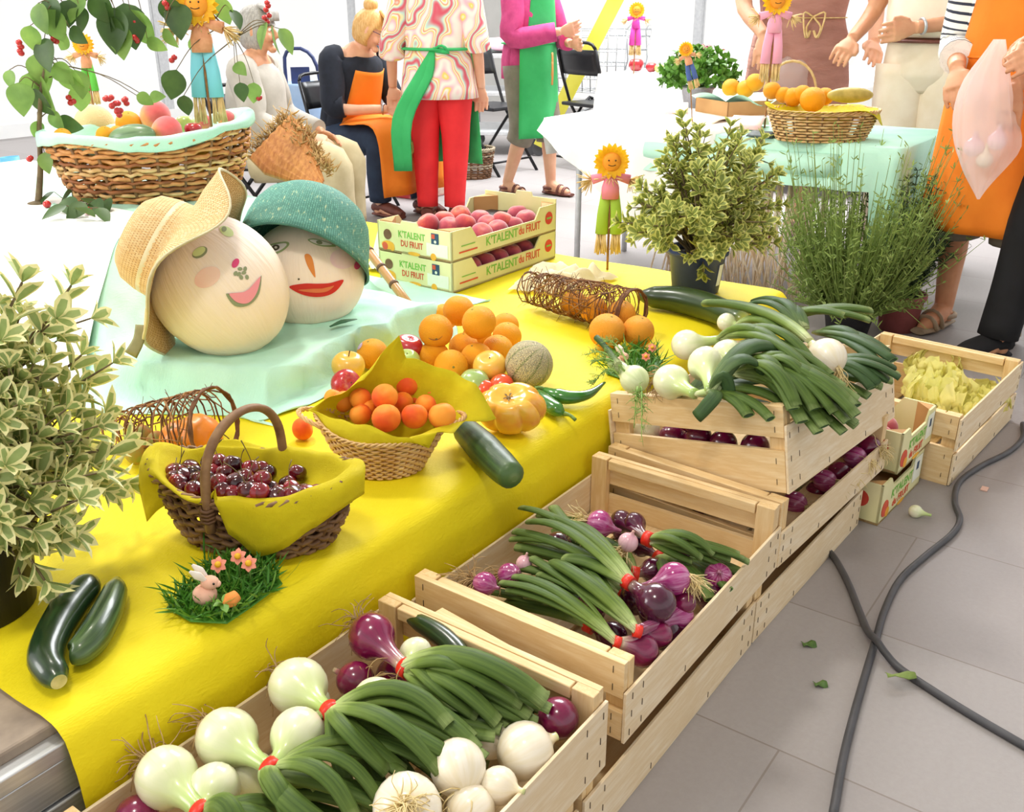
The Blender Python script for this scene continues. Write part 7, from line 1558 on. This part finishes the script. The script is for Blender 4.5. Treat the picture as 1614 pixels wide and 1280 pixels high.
for q_ in ((-.05, .03), (.05, .03), (-.03, -.09), (.035, -.09)): m.tube([bk, bk+RT*q_[0]+UP*q_[1]*.5-FW*.015, bk+RT*q_[0]*.6-UP*.09-FW*.01, bk+RT*q_[0]*.2-UP*.06], .0045, 5, k=4)
part('rope_bow', m, RAF, root); shoes(root, g, M, 1.05, SHOEB)
# woman with striped sleeves and taupe sandals
loc = P(1527, 528, 0); fv = -RT*.75-FW*.65; M = pmat(loc, fv); root = thing('person', 'person in striped jersey, orange apron and taupe sandals at the right edge', 'person', loc)
J = std(.95, elR=(.22, .03, 1.05), shR=(.19, .03, 1.33), wrR=(.10, .26, .99), elL=(-.24, .1, 1.07), wrL=(-.12, .30, .95), anL=(-.14, .02, .075), knL=(-.12, .04, .48), anR=(.13, -.03, .075), knR=(.11, .03, .48), hdR=(-.3, .5, -.8)); g, HM = body('p', J, .95, M, SKINT, root); hair(root, HM, .95, BRNH)
limbs('capri_trousers', root, g, [(('hipL', ('hipL', 'knL', .5), 'knL', ('knL', 'anL', .22)), 0), (('hipR', ('hipR', 'knR', .5), 'knR', ('knR', 'anR', .22)), 0)], [.125, .115, .105, .1, .098], .95, GREYC)
shell('jersey', root, g, M, .95, STRI, [(-.2, .2, .165, 0), (.2, .185, .15, 0), (.5, .2, .15, .01), (.8, .2, .13, 0), (.93, .17, .1, 0), (.99, .09, .08, 0)])
limbs('sleeves', root, g, [((('shL', 'neck', .3), 'shL', ('shL', 'elL', .5), 'elL', ('elL', 'wrL', .55)), 0), ((('shR', 'neck', .3), 'shR', ('shR', 'elR', .5), 'elR', ('elR', 'wrR', .55)), 0)], [.07, .078, .072, .065, .06], .95, STRI)
apron(root, g, M, .95, ORAP, .40, .23, True, .17, .2); belt('apron_tie', root, g, M, .95, .2, .195, .16, .02, ORAP); shoes(root, g, M, .95, SHOET, 'sandal', True)
# nearer woman in black trousers
loc = P(1662, 566, 0); fv = -RT*.9-FW*.35; M = pmat(loc, fv); root = thing('person', 'person in black trousers and long orange apron leaving the right edge of view', 'person', loc)
J = std(.95, elL=(-.24, .12, 1.10), wrL=(-.02, .34, 1.05), elR=(.24, .1, 1.12), wrR=(.10, .30, 1.08), anR=(.09, .20, .075), knR=(.09, .14, .48), anL=(-.1, .0, .075), hdR=(-.2, 1, -.2), hdL=(.2, 1, -.2)); g, HM = body('p', J, .95, M, SKINT, root); hair(root, HM, .95, GRYH)
limbs('trousers', root, g, [(('hipL', ('hipL', 'knL', .5), 'knL', ('knL', 'anL', .5), ('knL', 'anL', .98)), 0), (('hipR', ('hipR', 'knR', .5), 'knR', ('knR', 'anR', .5), ('knR', 'anR', .98)), 0)], [.12, .11, .09, .075, .07, .07], .95, BLKT)
shell('top', root, g, M, .95, BLKT, [(-.2, .2, .165, 0), (.2, .185, .15, 0), (.5, .2, .15, .01), (.8, .2, .13, 0), (.93, .17, .1, 0), (.99, .09, .08, 0)])
apron(root, g, M, .95, ORAP, .38, .27, True, .175, .22); belt('apron_tie', root, g, M, .95, .2, .195, .16, .02, ORAP); shoes(root, g, M, .95, BLKT)
BAGH = g['wrR']
# translucent bag
t = NT('thin_white_plastic'); tr = t.n('ShaderNodeBsdfTransparent', {'Color': (1, 1, 1, 1)}); tl_ = t.n('ShaderNodeBsdfTranslucent', {'Color': C('#fbf1ee')}); m1 = t.n('ShaderNodeMixShader', {0: .5}); t.set(t.b, 'Base Color', C('#fbf3f0')); t.set(t.b, 'Roughness', .3)
t.t.links.new(t.b.outputs[0], m1.inputs[1]); t.t.links.new(tl_.outputs[0], m1.inputs[2]); m2 = t.n('ShaderNodeMixShader', {0: .48}); t.t.links.new(m1.outputs[0], m2.inputs[1]); t.t.links.new(tr.outputs[0], m2.inputs[2]); t.t.links.new(m2.outputs[0], t.out.inputs['Surface']); PLAST = t.m
bx = 3.38; pc_ = [(1576, 62, 9), (1568, 90, 20), (1556, 125, 36), (1552, 165, 44), (1553, 200, 49), (1556, 230, 50), (1550, 255, 38), (1545, 280, 22), (1543, 300, 9), (1542, 314, 2)]
m = MB(); vs = []; n = 36; q = random.Random(4)
for i, (u, v, r) in enumerate(pc_):
    c = PX(u, v, bx); R = r/ppm(c)
    for j in range(n): a = 2*PI*j/n; k = 1+.10*math.sin(5*a+i*.5)+.07*math.sin(11*a-i*.3); vs.append(c+RT*(R*k*math.cos(a))+FW*(R*.7*k*math.sin(a)))
m.add(vs, [(i*n+j, i*n+(j+1) % n, (i+1)*n+(j+1) % n, (i+1)*n+j) for i in range(len(pc_)-1) for j in range(n)]); c0 = PX(1545, 310, bx)
single('plastic_bag', m, PLAST, 'thin white plastic bag of vegetables held up by the people in orange aprons', 'bag', c0, sub=1)
for u, v, r, L in ((1535, 232, .03, 'pink onion inside the plastic bag at its left'), (1572, 222, .03, 'pink onion inside the plastic bag at its right'), (1552, 252, .026, 'pale onion at the bottom of the plastic bag')):
    c = PX(u, v, bx); mm, p, a = bulb_mb(c, c+UP*.05, r); single('onion', mm, PONION if 'pink' in L else WONION2, L, 'onion', c-UP*r)
# ================================================================== tables at the back
def hcloth(label, x0, x1, y0, y1, z, drop, m_, seed=0, name='tablecloth'):
    # cloth as a closed skirt plus top
    pts = []
    n = 120; per = 2*(x1-x0+y1-y0)
    def edge(s):
        d = s*per
        for ax, ay, dx, dy, L in ((x0, y0, 0, 1, y1-y0), (x0, y1, 1, 0, x1-x0), (x1, y1, 0, -1, y1-y0), (x1, y0, -1, 0, x1-x0)):
            if d <= L: return V((ax+dx*d, ay+dy*d, z)), V((-dy, dx, 0))
            d -= L
        return V((x0, y0, z)), V((0, -1, 0))
    mb = MB(); vs = []
    for k in range(9):
        t = k/8
        for i in range(n):
            p, nn = edge(i/n); f = .02*math.sin(i*.9+seed)+.02*fbm(p.x*3, p.y*3+seed, 1.5); d = drop(p, i/n) if callable(drop) else drop
            vs.append(p+nn*(.012+.6*f*t+.035*t)-UP*(d*t)+UP*(.006 if t == 0 else 0))
    mb.add(vs, [(k*n+i, k*n+(i+1) % n, (k+1)*n+(i+1) % n, (k+1)*n+i) for k in range(8) for i in range(n)]+[tuple(range(n-1, -1, -1))]); return single(name, mb, m_, label, 'tablecloth', V(((x0+x1)/2, (y0+y1)/2, z)))
def ftable(label, x0, x1, y0, y1, z):
    r = thing('trestle_table', label, 'table', ((x0+x1)/2, (y0+y1)/2, 0)); m = MB(); m.box((x0, y0, z-.03), (x1, y1, z)); part('tabletop', m, mat('table_board', '#d8d4cc', '#cac6be', 6), r, .004)
    for x in (x0+.08, x1-.08):
        for y in (y0+.08, y1-.08): m = MB(); m.tube([(x, y, 0), (x, y, z-.03)], .014, 10); part('leg', m, ALU2, r)
    return r
z1 = .655; ftable('trestle table under the mint cloth at the right', 3.62, 4.22, .93, 2.38, z1)
hcloth('mint green cloth over the right hand table, rolled along its front edge', 3.60, 4.25, .91, 1.95, z1+.002, lambda p, s: .15 if p.y > .985 else .40, MINT, 2)
m = MB(); m.tube([(3.585, 1.12, z1-.07), (3.58, 1.4, z1-.075), (3.585, 1.9, z1-.07)], .045, 14, k=4); single('rolled_cloth', m, MINT, 'rolled up edge of mint cloth hanging along the right hand table front', 'cloth', (3.585, 1.6, z1-.1))
STRAWS = mat('pale_straw_strands', '#fff8ea', '#fae8cc', 30, rough=.8, trans=.5)
m = MB(); q = random.Random(8)
for i in range(120): y = q.uniform(1.15, 1.85); x = 3.66+q.uniform(-.015, .015); m.tube([(x, y, z1-.05), (x+q.uniform(-.02, .02), y+q.uniform(-.03, .03), .22), (x, y+q.uniform(-.05, .05), .04)], .004, 4)
o = single('straw_skirt', m, STRAWS, 'pale straw fringe hanging below the mint cloth of the right hand table', 'fringe', (3.66, 1.7, z1-.05)); o['kind'] = 'stuff'
z2 = .672; c0 = P(940, 118, z2); x0 = c0.x; y1 = c0.y
ftable('trestle table under the white cloth', x0+.02, x0+1.95, y1-1.75, y1-.02, z2)
hcloth('white cloth with long hanging corners over the rear table', x0, x0+2.0, y1-1.8, y1, z2+.002, lambda p, s: min(.60, .24+.75*max(0, y1-p.y)) if p.x < x0+.1 else .24, WHITE, 5)
hcloth('white cloth laid over the left end of the mint table with a slanting hem', 3.572, 4.275, 1.62, 2.40, z1+.016, lambda p, s: .05+.42*min(1, max(0, (2.40-p.y)/.6)) if p.x < 3.65 else .06+.1*(p.y > 2.3), WHITE, 9)
# things on the tables
bs = P(1290, 222, z1+.004); bs = V((bs.x+.02, bs.y, z1+.008)); r_ = thing('wicker_tray_basket', 'shallow honey wicker basket of oranges with yellow paper on the mint table', 'basket', bs)
bp = basket(r_, bs, RT+FW*.1, (.16, .11), (.205, .14), .105, 10, 22, [WICK, WICKL, WICK, TW1], .0042, None, .8)
m = MB(); m.tube([bs+UP*.1-RT*.2*.8+UP*0]+[bs+RT*(-.16+.02*math.cos(PI*i/10))+FW*.05*0+UP*(.10+.0) for i in range(0)]+[bs-RT*.10+FW*.12+UP*.12], .004, 5) if 0 else None
rimc = [bp(2*PI*i/12, 1.02, -.006) for i in range(12)]; cen = V((bs.x, bs.y, 0))
sh_ = lambda p, k, dz: V((bs.x+(p.x-bs.x)*k, bs.y+(p.y-bs.y)*k, p.z+dz))
napkin('paper_napkin', 'yellow paper in the orange basket, a corner hanging at its right', 'napkin', [[sh_(p, .5, -.035) for p in rimc], [sh_(p, .9, -.01) for p in rimc], rimc, [sh_(p, 1.12, (-.05 if i in (0, 11) else .02 if i in (5, 6) else .004)) for i, p in enumerate(rimc)]], YNAP, bs+UP*.06, 60, 3, .006)
for i, (u, v, r, L) in enumerate(((1250, 153, 15, 'orange at the left of the mint table basket'), (1281, 157, 20, 'largest orange at the front of the mint table basket'), (1217, 143, 14, 'orange behind the yellow paper of the mint table basket'), (1235, 150, 13, 'orange second from left in the mint table basket'), (1300, 152, 14, 'orange at the right of the mint table basket'), (1265, 148, 14, 'orange at the back of the mint table basket'))):
    c = PX(u, v, bs.x+(.0 if i == 1 else .05)); orange(L, u, v, max(c.z, z1+.1), r/ppm(c), UP)
m = MB(); c = PX(1340, 150, bs.x+.02); c.z = max(c.z, z1+.115); m.ball(Matrix.Translation(c) @ mat4(RT, (0, 0, 0)) @ Matrix.Diagonal((.028, .03, .085, 1)), None, 16, 10); single('courgette', m, mat('pale_courgette', '#c9b05a', '#a89440', 20, rough=.5), 'pale yellow green courgette lying across the mint table basket', 'courgette', c)
CBX = P(1150, 185, z1+.01); r_ = thing('cardboard_box', 'brown cardboard box lined with mint paper on the mint table', 'box', CBX); M = Matrix.Translation(V((CBX.x+.1, CBX.y, z1+.008))) @ Matrix.Rotation(-YAW*.9, 4, 'Z')
for lo, hi in (((-.02-.13, -.13, 0), (.13, .13, .006)), ((-.15, -.13, 0), (-.145, .13, .075)), ((.125, -.13, 0), (.13, .13, .075)), ((-.15, -.13, 0), (.13, -.125, .075)), ((-.15, .125, 0), (.13, .13, .075))): m = MB(); m.box(lo, hi, 0, M); part('panel', m, CARDB, r_)
m = MB(); m.grid(14, 10, lambda u, v: M @ V((-.17+.30*u, -.14+.28*v, .08+.025*math.sin(7*u+3*v)-.03*math.sin(PI*v)*math.sin(PI*u)))); single('paper_lining', m, MINT, 'mint green paper spilling out of the brown cardboard box', 'paper', V((CBX.x+.1, CBX.y, z1+.08)))
for u, v, L in ((1152, 138, 'orange in the cardboard box on the mint table'), (1175, 140, 'second orange in the cardboard box on the mint table'), (1190, 130, 'small orange at the right of the cardboard box')):
    c = PX(u, v, CBX.x+.1); orange(L, u, v, max(c.z, z1+.1), .04, UP)
m = MB(); c = V((CBX.x+.28, CBX.y-.16, z1)); r_ = thing('handled_basket', 'small wicker basket with a tall hoop handle behind the cardboard box', 'basket', c+UP*.008); bp = basket(r_, c+UP*.008, RT, (.09, .07), (.12, .09), .09, 7, 18, [WICKL, WICK, WICK, TW1], .004); m = MB(); m.tube([c+RT*(.12*math.cos(PI*i/12))+UP*(.09+.15*math.sin(PI*i/12)) for i in range(13)], .006, 8); part('handle', m, WICKL, r_)
PAMP = mat('pink_leaflet', '#f4c0c4', '#f8e2c8', 12, .4, .6, rough=.6); DARKP = mat('dark_leaflet', '#3a4a44', '#2c3834', 20, rough=.6)
def leaflet(label, u, v, z, w_, h_, rz, m_, tilt_=.3):
    c = P(u, v, z); c.z = z1+.012; m = MB(); m.grid(6, 4, lambda a, b: Matrix.Translation(c) @ Matrix.Rotation(rz, 4, 'Z') @ V(((a-.5)*w_, (b-.5)*h_, .03*math.sin(a*PI)*tilt_*2+.002))); return single('leaflet', m, m_, label, 'leaflet', c, solid=.002)
leaflet('pink leaflet at the left of the mint table', 1062, 186, z1, .16, .12, .5, PAMP, .9); leaflet('pink leaflet on the mint table beside the orange basket', 1180, 205, z1, .2, .13, .2, PAMP, .7); leaflet('dark leaflet lying under the pink one on the mint table', 1205, 218, z1, .16, .1, .1, DARKP, .2); leaflet('peach coloured leaflet in the middle of the mint table', 1120, 200, z1, .2, .13, -.2, mat('peach_leaflet', '#f8dcb8', '#f4c8b0', 12), .4)
# parsley in a zinc bucket
c = P(1080, 175, z1); c = V((c.x+.12, c.y, z1+.008)); r_ = thing('potted_parsley', 'leafy green parsley in a zinc bucket on the left of the mint table', 'potted plant', c); pot(r_, c, .06, .08, .1, ALU)
PARS = mat('parsley_green', '#6a9a34', '#4c7d28', 30, rough=.55, trans=.2); ml = MB(); q = random.Random(15)
for i in range(420):
    A = q.uniform(0, 6.28); e = math.acos(q.uniform(-.25, 1)); R = q.uniform(.5, 1); p = c+UP*.14+V((.19*R*math.sin(e)*math.cos(A), .19*R*math.sin(e)*math.sin(A), .13*R*math.cos(e)))
    d = V((math.sin(e)*math.cos(A), math.sin(e)*math.sin(A), math.cos(e)))
    for k in range(3): ml.leaf(p, p+(d+V((q.gauss(0, .6), q.gauss(0, .6), q.gauss(0, .6)))).normalized()*.035, .024, d, 0)
    if i % 8 == 0: ml.tube([c+UP*.09, p], .0015, 4)
part('foliage', ml, PARS, r_)
def on(u, v, dx=0): c = P(u, v, z2+.012); return c
for u, v, r, mm_, L in ((1003, 99, 12, MR, 'red apple at the front of the white table'), (1027, 101, 9, MR, 'smaller red apple on the white table'), (1040, 96, 8, MG, 'green apple on the white table beside the red ones')):
    c = PX(u, v, x0+.3); k_ = r/ppm(c); o = apple(L, u, v, .7, k_, mm_); o.location = (c.x, c.y, z2+.008+k_*.9)
c = PX(1108, 95, x0+.6); c.z = z2+.009; r_ = thing('glass_bowl', 'clear bowl of red cherries on the white table', 'bowl', c); GLB = mat('clear_bowl', '#e8e8ea', rough=.1); GLB = PLAST
m = MB(); m.lathe([(.09, 0), (.175, .15), (.18, .15), (.095, .0)], 28, 0, Matrix.Translation(c), cap=False); part('bowl', m, GLB, r_)
for i in range(46):
    A = q.uniform(0, 6.28); k = math.sqrt(q.random())*.15; one('cherry', CH2, 'red cherry heaped in the clear bowl', 'cherry', c+V((k*math.cos(A), k*math.sin(A), .135+.035*q.random())), .016, None, 'cherries in the clear bowl')
m = MB(); m.ball(Matrix.Translation(P(1262, 128, z1+.15)+FW*.25) @ Matrix.Diagonal((.12, .12, .105, 1)), lambda t, a: sph(t, a, 1+.06*math.sin(7*a+3*t)+.05*math.sin(5*t+2*a), 1+.05*math.sin(6*a)), 40, 20); c = P(1262, 128, z1+.15)+FW*.25
single('plastic_bag', m, PLAST, 'clear plastic bag puffed up behind the orange basket', 'bag', c-UP*.1)
fd = PX(1212, 130, 3.9); doll('sunflower doll in pink trousers standing on the mint table', fd, 140/ppm(fd), FELTS['pink'], FELTS['pink'], 5, max(.02, fd.z-z1-.008))
fd = PX(1000, 88, x0+.1); doll('small sunflower doll in magenta standing on the white table', fd, 78/ppm(fd), FELTS['magenta'], FELTS['magenta'], 6, max(.01, fd.z-z2-.008), True)
fd = PX(1095, 140, 3.8); doll('sunflower doll in blue trousers leaning on the parsley', fd, 72/ppm(fd), FELTS['blue'], BURL, 7, max(.01, fd.z-z1-.02), True, .3)
# ================================================================== further back
WIRE = mat('chrome_wire', '#c4c8cc', '#b0b4b8', 20, rough=.3, metal=.8); WHEEL = mat('grey_rubber_wheel', '#4a4a4c', rough=.6)
def trolley(label, loc, f, wide=.6, S=1.0):
    M = pmat(loc, f); r = thing('metal_trolley', label, 'trolley', loc); L = lambda x, y, z: M @ V((x*S, y*S, z*S))
    for z in (.16, .46, .74): m = MB(); m.box((-wide/2*S, -.25*S, z*S), (wide/2*S, .25*S, (z+.03)*S), 0, M); part('shelf', m, ALU2, r, .004)
    for x in (-wide/2, wide/2):
        for y in (-.25, .25):
            m = MB(); m.tube([L(x, y, .08), L(x, y, .8)], .012*S, 8); part('post', m, WIRE, r); m = MB(); m.tube([L(x-.012, y, .05), L(x+.012, y, .05)], .05*S, 16); part('wheel', m, WHEEL, r)
    return r
trolley('metal shelf trolley on wheels behind the folding chair', P(800, 250, 0)+FW*.5, RT, .7, 1.0)
tcb = P(800, 250, 0)+FW*.5
m = MB(); m.ball(Matrix.Translation(tcb+UP*.83) @ mat4(UP, (0, 0, 0), RT) @ Matrix.Diagonal((.33, .22, .055, 1)), None, 24, 12); single('folded_blanket', m, mat('pastel_fabric', '#f6b8cc', '#9adccf', 5, .4, .6, rough=.85), 'pastel pink and mint fabric bundle on the metal trolley', 'fabric', tcb+UP*.78)
def cart(label, loc, f):
    M = pmat(loc, f); r = thing('shopping_cart', label, 'shopping cart', loc); L = lambda x, y, z: M @ V((x, y, z)); m = MB()
    for i in range(13):
        y = -.4+.8*i/12; w0, w1 = .2, .27; m.tube([L(-w1, y*1.1, .95), L(-w0, y, .5), L(w0, y, .5), L(w1, y*1.1, .95)], .004, 5)
    for z in (.5, .6, .7, .8, .9, .95):
        k = (z-.5)/.45; w_ = .2+.07*k; yy = .4*(1+.1*k); m.tube([L(-w_, -yy, z), L(-w_, yy, z), L(w_, yy, z), L(w_, -yy, z)], .0045, 5, closed=True)
    part('wire_basket', m, WIRE, r); m = MB()
    for sx in (-.22, .22): m.tube([L(sx, -.5, 1.0), L(sx, -.42, .95), L(sx, -.38, .5), L(sx, .38, .14), L(sx, -.42, .12), L(sx, -.40, .5)], .011, 8, k=2)
    part('chassis', m, WIRE, r); m = MB(); m.tube([L(-.27, -.5, 1.0), L(.27, -.5, 1.0)], .016, 10); part('handle', m, mat('white_handle', '#e8e8e6', rough=.4), r)
    for sx in (-.22, .22):
        for y in (-.4, .36): m = MB(); m.tube([L(sx-.012, y, .055), L(sx+.012, y, .055)], .055, 16); part('wheel', m, WHEEL, r)
    return r
ct = P(918, 243, 0); cart('wire shopping cart behind the green apron and folding chair', ct, -RT*.8+FW*.4)
a_ = PX(893, 150, ct.x-.3); b_ = PX(978, -15, ct.x-.3); m = MB(); m.bar(a_-(b_-a_)*.55, b_, .11, .012, 0, FW); single('yellow_banner', m, mat('yellow_plastic_strip', '#f3ee62', '#eee650', 5, rough=.5), 'diagonal yellow banner strip in front of the shopping cart', 'banner', a_)
# blue bucket with navy trolley frame
c = P(480, 290, 0)+FW*.2; c = V((c.x, c.y, 0)); r_ = thing('shopping_trolley', 'navy wheeled shopper with pale blue bag behind the seated people', 'trolley', c); zt_ = PX(480, 130, c.x).z
m = MB(); m.lathe([(.1, .05), (.11, .06), (.15, zt_-.02), (.155, zt_), (.14, zt_), (.10, .08)], 24, 0, Matrix.Translation(c), cap=True); part('bag', m, mat('pale_blue_canvas', '#a8c4e4', '#94b4da', 8, rough=.7), r_)
ht = PX(478, 82, c.x).z; m = MB(); m.tube([c-RT*.10+UP*.05, c-RT*.11+UP*zt_, c-RT*.09+UP*ht, c+RT*.05+UP*ht, c+RT*.12+UP*zt_, c+RT*.11+UP*.05], .012, 8, k=3); m.box((-.06, -.02, 0), (.06, .02, .12), 0, Matrix.Translation(c+UP*(zt_-.02)-FW*.05) @ Matrix.Rotation(-YAW, 4, 'Z')); part('frame', m, mat('navy_frame', '#2c3a6a', '#243058', 8, rough=.5), r_)
# crates and baskets on the floor between the legs
c = P(640, 318, 0)+FW*.25; m = MB(); m.box((-.2, -.13, 0), (.2, .13, .14), 0, Matrix.Translation(V((c.x, c.y, 0))) @ Matrix.Rotation(-YAW-.9, 4, 'Z')); single('red_box', m, mat('red_box_card', '#c43238', '#e8dccc', 6, .45, .6, rough=.6), 'red and white box on the floor under the seated woman', 'box', V((c.x, c.y, 0)), bevel=.006)
c = P(742, 285, 0)+FW*.15; r_ = thing('wicker_hamper', 'grey brown wicker hamper on the floor behind the red trousers', 'basket', V((c.x, c.y, 0))); basket(r_, V((c.x, c.y, 0)), RT, (.13, .11), (.16, .13), .2, 12, 18, [mat('grey_wicker', '#b5a68e', '#8f8068', 30), TW3, TW3, TW3], .006)
# bright carrier bags left of the berry tree
BLUEB = mat('blue_carrier_bag', '#7cc4ea', '#5ab0e0', 6, rough=.5); LIMB = mat('lime_carrier_bag', '#cfe88a', '#bfe070', 6, rough=.5)
for (u0, u1, v0, v1, m_, L) in ((8, 42, 240, 300, BLUEB, 'blue carrier bag at the far left behind the berry twig'), (18, 56, 292, 322, LIMB, 'lime green carrier bag in front of the blue one at the far left')):
    d = 3.75 if m_ is BLUEB else 3.62; a0 = PY(u0, v1, d); b0 = PY(u1, v1, d); hgt = PY(u0, v0, d).z; m = MB(); w_ = (b0-a0).length/2; cc = (a0+b0)/2; cc.z = 0
    m.lathe([(w_*.8, 0), (w_*.95, .05), (w_, hgt*.6), (w_*.9, hgt*.97), (w_*.86, hgt*.97), (w_*.9, .1)], 24, 0, Matrix.Translation(cc)@Matrix.Diagonal((1, .6, 1, 1)), lambda A, R, z, t: (R*(1+.05*math.sin(4*A))*math.cos(A), R*math.sin(A), z)); single('carrier_bag', m, m_, L, 'bag', cc)
# ================================================================== floor cable and scraps
CAB = mat('grey_black_cable', '#4a4a4e', '#3c3c40', 20, rough=.5)
def cable(label, px, r=.0072):
    m = MB(); m.tube([P(u, v, r) for u, v in px], r, 10, k=6); return single('cable', m, CAB, label, 'cable', P(*px[len(px)//2], 0))
cable('thick grey cable running from the lettuce crate to the bottom edge of view', [(1612, 668), (1612, 690), (1590, 712), (1545, 735), (1512, 760), (1505, 790), (1513, 818), (1500, 842), (1460, 875), (1420, 912), (1395, 960), (1380, 1010), (1365, 1060), (1345, 1130), (1328, 1200), (1312, 1290)])
m = MB(); R9 = .0072
m.tube([P(1290, 860, R9), P(1312, 875, R9), P(1335, 915, R9), P(1355, 965, R9), P(1368, 995, .016), P(1382, 1010, .0225), P(1396, 1030, .016), P(1420, 1055, R9), P(1480, 1095, R9), P(1545, 1135, R9), P(1640, 1190, R9)], R9, 10, k=6); single('cable', m, CAB, 'grey cable from under the crates crossing over the other one to the right edge', 'cable', P(1420, 1055, 0))
SCR = mat('bruised_leaf_scrap', '#5f7d3c', '#4a6a30', 40, rough=.6)
for u, v, s, m_, L in ((1275, 1015, .02, SCR, 'dark leaf scrap on the tiles in the crate shadow'), (1293, 1078, .018, SCR, 'torn leaf scrap on the tiles farther from the cables'), (1420, 1064, .04, HERBL, 'thin pale leaf strip lying on the cable')):
    c = P(u, v, .004 if s < .03 else .021); m = MB(); m.grid(4, 4, lambda a, b: c+RT*((a-.5)*s*1.3)+FW*((b-.5)*s*(.8 if s < .03 else .35))+UP*(.004*math.sin(6*a+3*b))); single('leaf_scrap', m, m_, L, 'leaf scrap', c, solid=.001)
c = P(1443, 806, .014); mm, p, a = bulb_mb(c, c+RT*.03-FW*.02, .016); single('onion_scrap', mm, WONION, 'piece of pale onion heart fallen on the tiles by the fruit trays', 'vegetable scrap', c-UP*.014)
c = P(1552, 770, .003); m = MB(); m.box((-.012, -.008, 0), (.012, .008, .003), 0, Matrix.Translation(V((c.x, c.y, .0005)))); single('paper_scrap', m, mat('pinkish_scrap', '#d8b0a0', rough=.8), 'tiny pinkish paper scrap on the tiles beside the cable', 'scrap', c)
